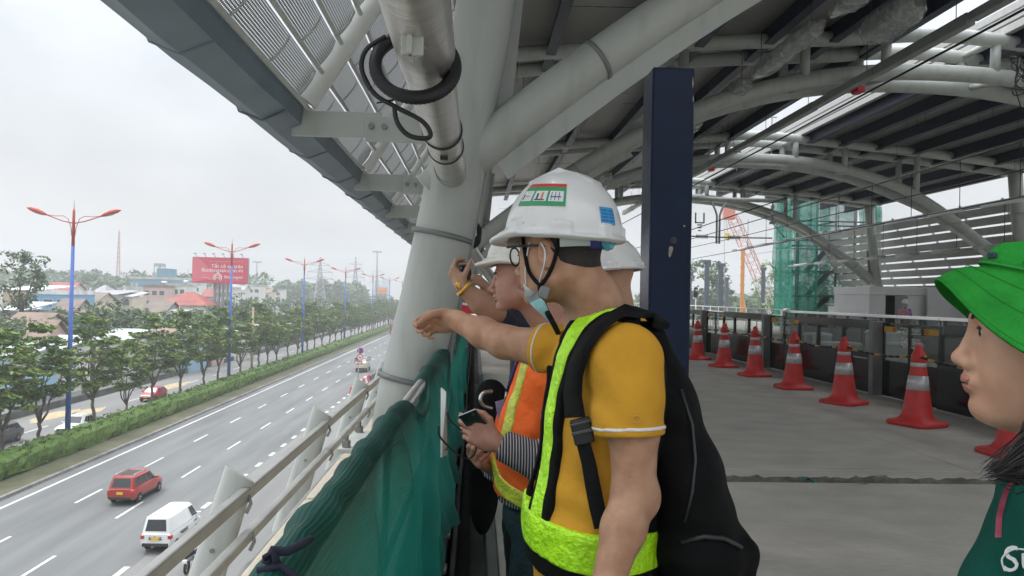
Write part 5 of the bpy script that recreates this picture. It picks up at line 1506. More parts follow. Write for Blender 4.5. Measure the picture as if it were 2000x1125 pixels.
for i in range(-1, 8):
    y = 12.45 + i * PER
    if pp is None: pp = psd_panel(y, 3.0); o = pp; g_ = gp = psd_gate(y - 1.75, 1.6)
    else:
        o = copy_tree(pp); o.location = (6.9, y, 0); g_ = copy_tree(gp); g_.location = (6.96, y - 1.75, 0)
    wd = ['nearest', 'second nearest', 'third nearest', 'fourth nearest', 'fifth nearest', 'sixth nearest', 'seventh nearest', 'eighth nearest', 'farthest'][i + 1]
    o['label'] = '%s black topped glass screen panel along our platform edge' % wd
    g_['label'] = '%s pair of sliding glass gates with amber stickers along our platform edge' % wd
# far platform edge screens, capped with a pale rail
def far_screen(y):
    r = thing('platform_screen', 'x', 'screen panel', (14.55, y, 0), group='glass screens along the far platform edge')
    b = MB(); b.bbox(-.05, .05, 0, 2.3, 0, .55, .005); b.build('lower_panel', m_psdgry, r)
    b = MB(); b.box(-.005, .005, 0, 2.3, .55, 1.1); b.build('glass_pane', m_glass, r)
    b = MB(); b.bbox(-.10, .10, -.02, 2.32, 1.10, 1.2, .01); b.build('top_rail', m_white, r)
    for yy in (.05, 1.2, 2.25):
        b = MB(); b.box(-.06, .06, yy - .05, yy + .05, .55, 1.1); b.build('post', m_psdgry, r)
    return r
fs = None
for i in range(10):
    y = 10.6 + i * 2.36
    o = far_screen(y) if fs is None else copy_tree(fs)
    fs = fs or o; o.location = (14.55, y, 0); o['label'] = '%s pale topped glass screen along the far platform edge, counted from the nearest' % NUMW[i]
# white boxes on the far platform behind the glass
for i, (px, py, Y, w_, h_, d_, lab) in enumerate(((1612, 672, 24.5, .75, .95, .7, 'upright white machine cabinet seen through the glass screens'), (1655, 690, 22.5, 1.3, .5, .8, 'low white box behind the upright cabinet, seen through the glass'), (1752, 668, 22.6, 1.0, .45, .7, 'white crate seen through the glass gates, upper one'), (1776, 690, 21.6, 1.25, .45, .7, 'white crate seen through the glass gates, lower one'))):
    X = 12.6 + i * .2; Yq = 1444 * X / (px - 929)
    top = at(px, py - 22, Yq).z
    r = thing('equipment_box', lab, 'box', (X, Yq, -1.05), group='white boxes beyond the platform screens')
    b = MB(); b.bbox(-w_ / 2, w_ / 2, -d_ / 2, d_ / 2, .02, top + 1.05, .04); b.build('case', m_white, r)
    b = MB(); b.bbox(-w_ / 2 - .02, w_ / 2 + .02, -d_ / 2 - .02, d_ / 2 + .02, top + .93, top + 1.0, .02); b.build('lid', m_white, r)
# pale guard railing continuing beyond
r = thing('guard_railing', 'thin pale guard railing beyond the far end of the platform screens', 'railing', (14.4, 36, 0))
for z in (1.22, .95, .6):
    b = MB(); b.tube([(14.4, 34.2, z), (14.4, 90, z)], .03, 6); b.build('rail', m_white, r, world=True)
for y in np.arange(34.2, 90, 1.5):
    b = MB(); b.tube([(14.4, y, -1), (14.4, y, 1.22)], .022, 6); b.build('post', m_white, r, world=True)
b = MB(); b.tube([(14.4, 33.9, -.5), (14.4, 33.9, 1.14), (14.4, 33.8, 1.2), (14.4, 33.4, 1.22)], .09, 10); o = b.build('elbow_pipe', m_white); tag(o, 'white elbow pipe at the end of the far platform screens', 'pipe')

# =================================================================== TRAFFIC CONES AND BARS
m_cone = mat('cone red plastic', (.68, .045, .04), .5, var=.14, scale=7, col2=(.50, .04, .035), bump=.15, bscale=30, detail=9, lo=.4, hi=.75)
m_refl = mat('silver reflective band', (.60, .60, .60), .32, .25, var=.12, scale=14, bump=.15, bscale=60)
m_lampa = mat('amber hook', (.70, .36, .03), .4, var=.1)
def make_cone():
    r = thing('traffic_cone', 'x', 'traffic cone', (0, 0, 0), group='red traffic cones lined up on the platform')
    b = MB()
    base = []
    for k in range(40):
        t = 2 * PI * k / 40; c_, s_ = math.cos(t), math.sin(t); q = (abs(c_) ** 6 + abs(s_) ** 6) ** (-1 / 6)
        base.append((q * c_, q * s_))
    P_ = []
    for (f_, z, sq) in ((.300, .0, 1), (.312, .012, 1), (.312, .045, 1), (.295, .058, 1), (.235, .07, .6), (.205, .095, .25), (.186, .14, 0), (.172, .20, 0), (.130, .50, 0), (.088, .80, 0)):
        ring = []
        for k in range(40):
            t = 2 * PI * k / 40; x, y = base[k]; cx_, cy_ = math.cos(t), math.sin(t)
            foot = 0.0
            ring.append(((x * sq + cx_ * (1 - sq)) * f_ * (1 if sq < .9 else .93), (y * sq + cy_ * (1 - sq)) * f_ * (1 if sq < .9 else .93), z))
        P_.append(ring)
    b.grid([[P_[i][k] for i in range(len(P_))] for k in range(40)], closed_u=True); b.add(P_[0], [tuple(range(40))])
    b.build('cone_body', m_cone, r)
    for (z0, z1) in ((.455, .640), (.755, .815)):
        b = MB(); rr = lambda z: .172 + (.088 - .172) * (z - .20) / .6 + .004
        b.lathe([(rr(z0) - .006, z0), (rr(z0), z0), (rr(z1), z1), (rr(z1) - .006, z1)], 32, cap=False); b.build('reflective_band', m_refl, r)
    b = MB(); b.lathe([(.086, .80), (.094, .815), (.093, .86), (.080, .92), (.058, .955), (.046, .965), (.048, .985), (.044, 1.01), (.030, 1.03), (.012, 1.04), (.004, 1.042)], 26); cp = b.build('warning_cap', m_cone, r)
    b = MB(); b.prism([(-.02, -.096, .905), (.02, -.096, .905), (.012, -.1, .865), (-.012, -.1, .865)], (0, .02, 0)); b.build('hook', m_lampa, cp)
    return r
cone0 = make_cone()
CP = []
for (px, py) in ((1802, 838), (1656, 795), (1555, 765), (1478, 740), (1417, 722), (1365, 707), (1318, 695)):
    p = onz(px, py - 4, 0.0); CP.append((p.x, p.y + .12))
near = onz(1995, 898, 0.0); CP.insert(0, (near.x + .05, near.y + .15))
CW = ['nearest red cone, half hidden behind the woman in the green hat', 'tall red cone just left of the woman in the green hat', 'third red cone from the right in the row', 'fourth red cone from the right in the row', 'fifth red cone from the right in the row', 'sixth red cone from the right in the row', 'seventh red cone from the right, close to the navy post', 'red cone partly hidden by the navy post']
for i, (x, y) in enumerate(CP):
    o = cone0 if i == 0 else copy_tree(cone0)
    o.location = (x, y, .005); o.rotation_euler = (rnd.uniform(-.012, .012), rnd.uniform(-.02, .02), rnd.uniform(-.3, .3) + .25); o['label'] = CW[i]
m_bar = mat('black amber bar', (.02, .02, .02), .5, var=0); 
for i in range(len(CP) - 1):
    a = Vector((*CP[i], .885)); c = Vector((*CP[i + 1], .885)); d = (c - a); L = d.length; d.normalize()
    r = thing('barrier_bar', '%s black and amber striped bar between two red cones, counted from the woman' % NUMW[i], 'barrier bar', a, group='striped bars linking the cones')
    n = max(4, int(L / .16)); w0 = .09
    b = MB(); b.cur = 0
    pts = []
    for k in range(n + 1):
        t = k / n; p = a + d * (w0 + (L - 2 * w0) * t); p.z -= .05 * 4 * t * (1 - t); pts.append(p)
    for k in range(n):
        b.cur = 1 if k % 4 == 1 else 0
        b.tube([pts[k], pts[k + 1]], .0165, 8)
    b.build('bar', [m_black, mat('bar amber', (.55, .30, .05), .5, var=.1)], r, world=True)

# =================================================================== FAR PLATFORM: booth, scaffold
r = thing('guard_booth', 'white site booth with an open doorway on the far platform', 'booth', (18.3, 31.5, 0))
m_bw2 = mat('booth panel', (.72, .73, .74), .6, var=.05, scale=1.0)
b = MB(); b.box(16.9, 17.62, 31.0, 31.1, 0, 1.98); b.box(18.55, 19.3, 31.0, 31.1, 0, 1.98); b.box(16.9, 16.98, 31.1, 34, 0, 1.98); b.box(19.25, 22.2, 30.6, 30.7, 0, 2.35); b.box(16.9, 22.2, 34, 34.1, 0, 2.35); b.build('wall', m_bw2, r, world=True)
b = MB(); b.bbox(16.86, 19.6, 30.9, 34.1, 1.98, 2.34, .02); b.build('fascia', m_white, r, world=True)
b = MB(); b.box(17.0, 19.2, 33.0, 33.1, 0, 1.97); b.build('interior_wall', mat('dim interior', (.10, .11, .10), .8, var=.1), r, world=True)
b = MB(); b.bbox(18.56, 19.1, 30.93, 30.985, 0, 1.96, .01); b.build('door', m_bw2, r, world=True)
sx0, sx1, sy0, sy1 = 20.3, 25.4, 46.0, 48.6
r = thing('scaffold_tower', 'tall scaffold tower wrapped in pale green netting on the far platform', 'scaffold', (22.6, 48.5, -1))
m_scaf = mat('scaffold steel', (.05, .065, .07), .6, var=.1)
lev = [-1, .6, 2.0, 3.6, 5.2, 6.8, 8.6]
for x in np.linspace(sx0, sx1, 5):
    for y in (sy0, sy1):
        b = MB(); b.tube([(x, y, -1.2), (x, y, 8.9)], .055, 7); b.build('standard', m_scaf, r, world=True)
for z in lev:
    for y in (sy0, sy1):
        b = MB(); b.tube([(sx0 - .3, y, z), (sx1 + .3, y, z)], .05, 6); b.build('ledger', m_scaf, r, world=True)
    for x in (sx0, (sx0 + sx1) / 2, sx1):
        b = MB(); b.tube([(x, sy0, z), (x, sy1, z)], .045, 6); b.build('transom', m_scaf, r, world=True)
for i, z in enumerate((2.0, 5.6)):
    b = MB(); b.box(sx0, sx1, sy0 + .2, sy0 + 1.4, z, z + .1); b.build('deck_board', m_scaf, r, world=True)
for i in range(4):
    b = MB(); b.beam((sx0 + .9, sy0 + .6, lev[i]), (sx0 + 2.4, sy0 + .6, lev[i + 1]), .12, .3); b.build('stair_flight', m_scaf, r, world=True)
    b = MB(); b.tube([(sx0 + 2.6, sy0, lev[i + 1]), (sx1 - .2, sy0, lev[i + 2])], .045, 6); b.build('brace', m_scaf, r, world=True)
def net_panel(x0, y0_, x1, y1_, z0, z1, seed, parent):
    q = random.Random(seed); n = 26; m_ = 22; P = []
    for i in range(n + 1):
        t = i / n; row = []
        for j in range(m_ + 1):
            s = j / m_
            w_ = .12 * math.sin(t * 14 + seed + 2 * s) + .07 * math.sin(t * 31 + s * 5 + seed) + .05 * math.sin(s * 17 + seed)
            dx, dy = (y1_ - y0_), -(x1 - x0); Ld = math.hypot(dx, dy)
            row.append((x0 + (x1 - x0) * t + dx / Ld * w_, y0_ + (y1_ - y0_) * t + dy / Ld * w_, z0 + (z1 - z0) * s))
        P.append(row)
    b = MB(); b.grid(P); return b.build('netting', m_mesh, parent, world=True)
net_panel(sx0 - .25, sy0 - .15, sx0 + 1.3, sy0 - .2, -1, 9.2, 1, r)
net_panel(sx0 - .25, sy0 - .1, sx0 - .3, sy1, -1, 9.2, 2, r)
net_panel(sx0 + 1.9, sy0 + .8, sx0 + 2.5, sy0 + .7, -1, 9.0, 3, r)
net_panel(sx0 - .2, sy1 + .2, sx1 + .2, sy1 + .2, -1, 8.4, 4, r)
net_panel(sx1 - .6, sy0 - .2, sx1 + .3, sy0, -1, 7.8, 5, r)
net_panel(sx1 + .25, sy0, sx1 + .3, sy1, -1, 8.4, 6, r)
p = at(1717, 573, 33.0)
r = thing('flag', 'small red flag with a yellow pennant beside the booth', 'flag', (p.x, 33, 0))
b = MB(); b.tube([(p.x - .25, 33, 0), (p.x - .18, 33, p.z + .3)], .02, 6); b.build('pole', m_scaf, r, world=True)
b = MB(); P = [[(p.x - .2 + i * .08, 33 + .03 * math.sin(i * 1.4), p.z + .22 - j * .12 - .03 * i) for j in range(4)] for i in range(6)]; b.grid(P); b.build('red_cloth', mat('flag red', (.62, .03, .03), .8, var=.1), r, world=True)
b = MB(); b.prism([(p.x - .55, 33.02, p.z + .12), (p.x - .22, 33.02, p.z + .1), (p.x - .35, 33.02, p.z - .12)], (0, .01, 0)); b.build('yellow_pennant', mat('flag yellow', (.6, .5, .05), .8, var=.1), r, world=True)

# =================================================================== LIGHT FIXTURES, TRUNKING, WIRES
def wrapped_light(x, dz, y0, y1, lab, rr=.16, knot=True):
    """linear luminaire in crumpled plastic, hung below the roof"""
    z = CAMZ + dz
    r = thing('wrapped_light', lab, 'light fitting', (x, y0, z), group='plastic wrapped light fittings under the roof')
    b = MB(); b.bbox(x - rr * .75, x + rr * .75, y0, y1, z - rr * .5, z + rr * .5, .02); b.build('housing', m_steeld, r, world=True)
    rg_ = np.random.default_rng(int(y0 * 10)); P_ = []; n = 34
    for i in range(n + 1):
        t = i / n; y = y0 - .25 + (y1 - y0 + .5) * t; row = []
        pinch = min(1, .35 + 3.5 * min(t, 1 - t))
        for k in range(14):
            a = 2 * PI * k / 14; q = (abs(math.cos(a)) ** 3 + abs(math.sin(a)) ** 3) ** (-1 / 3)
            e_ = 1 + .035 * rg_.normal() + .05 * math.sin(t * 46 + k * 2.1) + .05 * math.sin(k * 1.7 + t * 9)
            row.append((x + rr * pinch * q * e_ * math.cos(a), y, z + rr * .82 * pinch * q * e_ * math.sin(a) - .02))
        P_.append(row)
    b = MB(); b.grid([[P_[i][k] for i in range(n + 1)] for k in range(14)], closed_u=True); b.build('plastic_wrap', m_film, r, world=True)
    for y in (y0 + .2, y1 - .2):
        b = MB(); b.tube([(x, y, z + rr * .5), (x, y, z + .75)], .008, 5); b.build('hanger', m_dark, r, world=True)
    return r
WL = ['first plastic wrapped light fitting overhead near the branch', 'second plastic wrapped light fitting above the navy post', 'third plastic wrapped light fitting right of the navy post', 'fourth plastic wrapped light fitting with a loose bag end']
for i, (y0, y1) in enumerate(((8.0, 10.0), (10.7, 13.0), (13.6, 16.0), (16.6, 19.0))):
    wrapped_light(5.85, 4.85, y0 * 1.18, y1 * 1.18, WL[i], .19 if i < 2 else .22)
wrapped_light(7.3, 5.1, 12.2, 13.4, 'short boxy fitting wrapped in plastic at the top edge', .3)
wrapped_light(3.0, 2.9, 17.3, 19.0, 'small plastic wrapped fitting left of the navy post', .2)
# long trunking hung over the gap
r = thing('light_trunking', 'long grey wrapped lighting trunking hanging across the skylight gap', 'trunking', (7.6, 20, CAMZ + 4.5))
x, dz = 8.5, 5.05
y = 7.0; q = random.Random(2)
while y < 41:
    L = q.uniform(2.2, 3.2); h_ = q.uniform(.10, .15)
    b = MB(); b.bbox(x - .09, x + .09, y, y + L - .05, CAMZ + dz - h_, CAMZ + dz + h_ * .6, .02); b.build('trunking_section', m_steeld, r, world=True)
    b = MB(); b.tube([(x, y + .4, CAMZ + dz), (x, y + .4, CAMZ + dz + .9)], .008, 5); b.build('hanger', m_dark, r, world=True)
    y += L
for y in (16.4, 27):
    b = MB(); b.bbox(x + .08, x + .28, y, y + .3, CAMZ + dz - .2, CAMZ + dz - .05, .03); b.build('red_fitting', mat('sign red', None), r, world=True)
for j, (x, dz, lab) in enumerate(((15.2, 3.05, 'upper run of wrapped white light tubes under the far roof'), (18.6, 2.2, 'lower run of wrapped light tubes before the louvred screen'))):
    r = thing('light_trunking', lab, 'trunking', (x, 25, CAMZ + dz))
    y = 12.0
    while y < 42:
        b = MB(); b.tube([(x, y, CAMZ + dz), (x, y + 1.75, CAMZ + dz)], .07, 8); b.build('light_tube', m_white if j == 0 else m_steel, r, world=True)
        b = MB(); b.box(x - .04, x + .04, y + 1.75, y + 2.6, CAMZ + dz - .04, CAMZ + dz + .04); b.build('trunking_section', m_steeld, r, world=True)
        b = MB(); b.tube([(x, y + .2, CAMZ + dz), (x, y + .2, CAMZ + dz + 1.6)], .012, 5); b.build('hanger', m_dark, r, world=True)
        y += 2.6
# catenary: wires over the two tracks, with cantilever frames
def wire(pts, rad, lab, name='catenary_wire', m=None, group='overhead line wires'):
    b = MB(); b.tube(pts, rad, 6); o = b.build(name, m or m_black); tag(o, lab, 'wire', group); return o
wire([(8.45, -2, CAMZ + 4.75), (8.45, 18, CAMZ + 4.62), (8.45, 36, CAMZ + 4.45), (8.6, 120, CAMZ + 3.9)], .022, 'thick black messenger wire slanting across the skylight gap')
wire([(12.4, 4, CAMZ + 3.95), (12.4, 36, CAMZ + 3.6), (12.3, 130, CAMZ + 3.2)], .02, 'dark upper wire over the far track')
wire([(12.75, 4, CAMZ + 3.3), (12.7, 36, CAMZ + 3.15), (12.3, 130, CAMZ + 3.1)], .016, 'second dark wire over the far track')
wire([(12.4, 4, CAMZ + 2.6), (12.4, 36, CAMZ + 2.42), (12.2, 130, CAMZ + 2.1)], .016, 'lower contact wire over the far track')
wire([(8.5, 20, CAMZ + 2.9), (8.5, 36, CAMZ + 2.75), (8.6, 130, CAMZ + 2.6)], .016, 'contact wire over the near track')
wire([(16, 8, CAMZ + 3.35), (16, 45, CAMZ + 3.2)], .014, 'thin grey wire above the wrapped light tubes', m=m_steeld)
wire([(16.8, 8, CAMZ + 2.95), (16.8, 45, CAMZ + 2.9)], .014, 'thin grey wire below the wrapped light tubes', m=m_steeld)
def cantilever(y, lab):
    r = thing('line_gantry', lab, 'catenary frame', (10.5, y, CAMZ + 4))
    zt_ = CAMZ + 4.35
    b = MB(); b.tube([(8.0, y, zt_), (13.2, y, zt_ + .0)], .09, 10); b.build('cross_beam', m_steel, r, world=True)
    b = MB()
    for s in (-1, 1):
        b.tube([(10.25 + s * .32, y, zt_ - .1), (10.25 + s * .14, y, zt_ - .45), (10.25 + s * .06, y, zt_ - .7), (10.25 + s * .06, y, zt_ - 1.9)], .045, 8)
    b.build('drop_bracket', m_steel, r, world=True)
    for s, x0 in ((-1, 8.3), (1, 12.6)):
        b = MB(); b.tube([(x0, y, zt_ - .1), (x0, y, zt_ - .95)], .035, 7); b.box(x0 - .12, x0 + .12, y - .06, y + .06, zt_ - 1.0, zt_ - .9); b.box(x0 - .06, x0 + .06, y - .06, y + .06, zt_ - .35, zt_ - .2); b.build('hanger_arm', m_steeld, r, world=True)
        b = MB(); b.tube([(10.25, y, zt_ - 1.62), (x0 - s * .0, y, zt_ - 1.6)], .03, 7); b.tube([(x0, y, zt_ - .95), (x0 + .55 * -s * -1, y, zt_ - 1.58)], .022, 6); b.build('steady_arm', m_steeld, r, world=True)
        b = MB()
        for k in range(6):
            b.tube([(10.25 + s * (.45 + k * .09), y, zt_ - 1.61), (10.25 + s * (.48 + k * .09), y, zt_ - 1.61)], .085, 10)
        b.build('insulator', mat('insulator grey', (.45, .46, .45), .3, var=.05), r, world=True)
    b = MB(); b.box(9.25, 9.65, y - .05, y + .05, zt_ - 1.05, zt_ - 1.0); b.box(9.25, 9.29, y - .05, y + .05, zt_ - 1.0, zt_ - .6); b.box(9.61, 9.65, y - .05, y + .05, zt_ - 1.0, zt_ - .6)
    for k in range(3): b.tube([(9.45, y, zt_ - 1.1 - k * .12), (9.45, y, zt_ - 1.14 - k * .12)], .11 - .02 * k, 10)
    b.build('yoke_insulator', m_steeld, r, world=True)
    return r
cantilever(31.0, 'nearest overhead line frame with insulators hanging below the roof')
cantilever(62.0, 'second overhead line frame farther along the track')
r = thing('access_frame', 'light scaffold frame standing in the skylight gap above the third truss', 'scaffold', (10.2, 29, 7.5))
for x in (9.3, 10.6, 11.9):
    for y in (29.5, 33.5):
        b = MB(); b.tube([(x, y, 7.6), (x, y, 10.4)], .03, 6); b.build('upright', m_steel, r, world=True)
for z in (8.2, 9.1, 10.0):
    for y in (29.5, 33.5):
        b = MB(); b.tube([(9.1, y, z), (12.1, y, z)], .025, 6); b.build('rail', m_steeld, r, world=True)
# tangle of cable at the top right
r = thing('cable_tangle', 'loose tangle of black cable hanging from the near truss at the right edge', 'cable', at(1990, 140, 15.5))
b = MB(); q = random.Random(4); c0 = at(1988, 130, 15.5)
for k in range(4):
    ph = q.uniform(0, 6); R0 = q.uniform(.16, .3); b.tube([c0 + Vector((R0 * .7 * math.cos(t + ph) + .05 * k, .1 * math.sin(2 * t), R0 * 1.2 * math.sin(t) - .1 * k)) for t in np.linspace(0, 2 * PI, 26)[:-1]], .014, 6, closed=True)
b.tube([c0 + Vector((.05, 0, .2)), c0 + Vector((-.05, 0, -.5)), c0 + Vector((.12, 0, -1.0))], .012, 6)
b.build('loop', m_black, r, world=True)

# =================================================================== BEYOND THE STATION, RIGHT: crane, rigs, trees
m_crr = mat('crane hazed red', (.62, .20, .15), .6, var=.05); m_crw = mat('crane white', (.66, .62, .58), .6, var=.05)  # crane's red paled, distance haze put into its colour
Yc = 150
a = at(1512, 610, Yc); c = at(1424, 408, Yc)
r = thing('crawler_crane', 'red and white lattice boom crane rising beyond the railing', 'crane', (a.x, Yc, ZR))
d = c - a; L = d.length; d.normalize(); up = Vector((0, 1, 0)); sd = d.cross(up).normalized()
def boom(t0, t1, m, nm):
    b = MB(); n = max(2, int((t1 - t0) * L / 1.6)); w_ = lambda t: .95 * min(1, (1 - t) * 7 + .35)
    for i in range(n):
        ta, tb_ = t0 + (t1 - t0) * i / n, t0 + (t1 - t0) * (i + 1) / n
        A_ = [a + d * (L * ta) + sd * (s1 * w_(ta)) + up * (s2 * w_(ta)) for s1, s2 in ((-1, -1), (1, -1), (1, 1), (-1, 1))]
        B_ = [a + d * (L * tb_) + sd * (s1 * w_(tb_)) + up * (s2 * w_(tb_)) for s1, s2 in ((-1, -1), (1, -1), (1, 1), (-1, 1))]
        for k in range(4):
            l = (k + 1) % 4; b.beam(A_[k], B_[k], .12, .12); b.beam(A_[k], B_[l], .06, .06); b.beam(A_[l], A_[k], .06, .06)
    b.build(nm, m, r, world=True)
boom(0, .34, m_crw, 'boom_foot'); boom(.34, .94, m_crr, 'boom'); 
b = MB(); e_ = a + d * L; b.bbox(e_.x - 1.2, e_.x + 1.2, Yc - .6, Yc + .6, e_.z - 2.2, e_.z + .3, .2); b.build('boom_head', m_crr, r, world=True)
hk_ = at(1421, 460, Yc)
b = MB(); b.tube([e_ + Vector((-.9, 0, -.5)), hk_ + Vector((0, 0, .8))], .06, 5); b.tube([e_ + Vector((.8, 0, 0)), at(1510, 575, Yc)], .06, 5); b.tube([e_ + Vector((-1.0, 0, -.5)), at(1415, 560, Yc)], .05, 5); b.build('hoist_rope', m_steeld, r, world=True)
b = MB(); b.bbox(hk_.x - .5, hk_.x + .5, Yc - .3, Yc + .3, hk_.z - 1.0, hk_.z + .7, .2); b.build('hook_block', mat('banner yellow', None), r, world=True)
b = MB(); b.bbox(a.x - 2.5, a.x + 5, Yc - 2, Yc + 2, ZR + 1.2, ZR + 4, .2); b.bbox(a.x - 4, a.x + 4, Yc - 3, Yc - 2, ZR, ZR + 1.2, .2); b.bbox(a.x - 4, a.x + 4, Yc + 2, Yc + 3, ZR, ZR + 1.2, .2); b.build('crawler_base', m_crr, r, world=True)
def rig(px, pyt, Y, w_, m, lab, stay=True):
    p = at(px, pyt, Y); r = thing('piling_rig', lab, 'piling rig', (p.x, Y, ZR), group='piling rigs beyond the railing')
    b = MB(); h = p.z - ZR; b.bbox(-w_ / 2, w_ / 2, -w_ / 2, w_ / 2, 0, h, .05); 
    for k in range(14): b.box(-w_ * .62, w_ * .62, -w_ * .55, w_ * .55, h * k / 14, h * k / 14 + .2)
    b.build('mast', m, r)
    b = MB(); b.bbox(-w_ * .9, w_ * .9, -w_ * .6, w_ * .6, h, h + .5, .05); b.build('mast_head', m, r)
    if stay:
        b = MB(); b.tube([(w_ * .3, 0, h * .62), (w_ * 4.5, 0, 2)], .16, 6); b.build('back_stay', m, r)
    b = MB(); b.bbox(-2, 4, -1.5, 1.5, .8, 3.2, .2); b.build('base_machine', m, r)
m_rigd = mat('rig slate', (.07, .085, .11), .6, var=.1); m_rigo = mat('rig orange', (.60, .26, .06), .6, var=.1)
for (px, pt, Y, w_, m, lab) in ((1347, 536, 120, .6, m_rigd, 'dark piling rig mast just right of the navy post'), (1381, 514, 112, .6, m_rigd, 'second dark piling rig mast right of the navy post'), (1408, 521, 105, .65, m_rigd, 'third dark piling rig mast with a flat head'), (1420, 546, 160, .6, m_rigd, 'short hazy rig mast left of the orange mast'), (1451, 488, 130, .55, m_rigo, 'tall orange piling rig mast in front of the crane'), (1491, 528, 118, .5, m_rigd, 'ribbed dark drill mast right of the crane boom'), (1545, 514, 140, .6, m_rigd, 'dark rig mast left of the scaffold tower')):
    rig(px, pt, Y, w_, m, lab)
p = at(1359, 573, 60)
r = thing('railway_signal', 'small black railway signal head on a post beyond our platform', 'signal', (p.x, 60, -1.1))
b = MB(); b.tube([(0, 0, 0), (0, 0, p.z + 1.4)], .05, 7); b.build('post', m_steel, r)
b = MB(); b.bbox(-.16, .16, -.1, .1, p.z + .75, p.z + 1.6, .08); b.build('signal_head', m_black, r); b = MB(); b.lathe([(.07, 0), (.07, .1)], 12, Matrix.Translation((0, -.1, p.z + 1.35)) @ Matrix.Rotation(PI / 2, 4, 'X')); b.build('lens', m_steel, r)
rt = [round_tree_meshes(200 + k, h=20, rad=6.5, trunk=.5, base=.3, nclump=58, n_each=24, leaf=.5, cl=(1.6, 1.6, 1.1)) for k in range(2)]
for i, (px, pt, Y, s, lab, m) in enumerate(((1372, 495, 190, 1.0, 'tall round crowned tree right of the navy post', m_leafB), (1532, 500, 200, .95, 'tall airy tree left of the scaffold tower', m_leafA), (1345, 560, 230, .7, 'lower tree beside the navy post edge', m_leafB), (1415, 572, 210, .62, 'low tree behind the rig masts', m_leafB), (1455, 575, 220, .7, 'low tree at the foot of the orange mast', m_leafB), (1480, 565, 260, .8, 'low hazy tree behind the crane boom', m_leafB), (1513, 571, 170, .5, 'dark low tree right of the drill mast', m_leafB), (1532, 580, 110, .45, 'bright fresh green tree at the foot of the scaffold', m_leafC), (1650, 500, 190, 1.0, 'tree seen through the scaffold netting', m_leafB), (1600, 560, 180, .8, 'low tree seen through the left scaffold netting', m_leafB))):
    p = at(px, pt, Y); sc_ = (p.z - ZR) / 20.3
    o = tree_thing(rt[i % 2], 'broadleaf_tree', lab, (p.x, Y, ZR), m, 'trees beyond the station end', rz=i, s=sc_)
fb = MB(); rg = np.random.default_rng(44); cents = []
for k in range(300):
    px = rg.uniform(1250, 1760); Y = rg.uniform(240, 420); p = at(px, 592 + rg.uniform(-12, 14), Y); cents.append(tuple(p))
leaf_cards(fb, cents, 16, 1.4, (5, 5, 3.2), seed=13); o = fb.build('distant_greenery', m_leafB); tag(o, 'hazy band of distant greenery beyond the station end', 'greenery', kind='stuff')
# =================================================================== PEOPLE
m_skinA = mat('warm skin', (.46, .265, .165), .5, var=.06, scale=26, col2=(.37, .19, .118), sss=.12, spec=.35, bump=.10, bscale=120)
m_skinB = mat('ruddy skin', (.45, .235, .165), .48, var=.06, scale=18, col2=(.37, .175, .125), sss=.12, spec=.4, bump=.05, bscale=260)
m_skinC = mat('tan skin', (.40, .235, .155), .52, var=.06, scale=18, sss=.1, spec=.35, bump=.05, bscale=260)
m_skinE = mat('fair skin', (.56, .34, .235), .46, var=.05, scale=16, col2=(.50, .27, .18), sss=.15, spec=.4, bump=.035, bscale=320)
m_hair = mat('black hair', (.010, .008, .009), .45, var=.3, scale=60, stretch=(1, 1, .1), bump=.3, bscale=200)
m_stub = mat('shaved hair', (.028, .021, .018), .8, var=.2, scale=120)
m_eye = mat('eye white', (.62, .60, .57), .15, var=0)
m_iris = mat('dark iris', (.015, .009, .007), .1, var=0)
m_lip = mat('lip', (.43, .17, .135), .35, var=.1, scale=60, sss=.1)
m_lipb = mat('pale lip', (.40, .18, .15), .45, var=.1, scale=60, sss=.1)
m_helm = mat('scuffed white helmet', (.66, .66, .655), .3, var=.04, scale=9, col2=(.60, .60, .59), bump=.02, bscale=40, coat=.25)
m_polo = mat('mustard polo cotton', (.56, .285, .030), .85, var=.08, scale=7, bump=.75, bscale=9, spec=.15)
m_vest = mat('black vest mesh', (.005, .005, .0055), .85, spec=.15, var=.25, scale=50, bump=.3, bscale=500)
m_lime = mat('lime reflective tape', (.46, .92, .012), .38, var=.16, scale=30, bump=.6, bscale=60, spec=.6)
m_limeb = mat('yellow reflective tape', (.56, .62, .05), .38, var=.16, scale=30, bump=.5, bscale=70, spec=.6)
m_strap = mat('black webbing', (.007, .007, .0075), .75, spec=.2, var=.2, scale=80, bump=.5, bscale=420)
m_pack = mat('black backpack cloth', (.0045, .0045, .005), .7, var=.25, scale=5, bump=.5, bscale=7, spec=.12)
m_orange = mat('orange vest cloth', (.85, .135, .012), .8, var=.08, scale=8, bump=.5, bscale=22)
m_teal = mat('dark teal trousers', (.012, .030, .040), .85, var=.2, scale=8, bump=.3, bscale=60)
m_greenh = mat('green corduroy hat', (.022, .25, .034), .92, var=.22, scale=9, detail=8, bump=.5, bscale=45, spec=.1)
m_greens = mat('dark green shirt cotton', (.004, .070, .052), .85, var=.12, scale=6, bump=.7, bscale=12, spec=.15)
m_stripe = mat('striped shirt', (.05, .04, .05), .8, var=0)
m_navydot = mat('navy dotted shirt', (.012, .018, .035), .85, var=0)
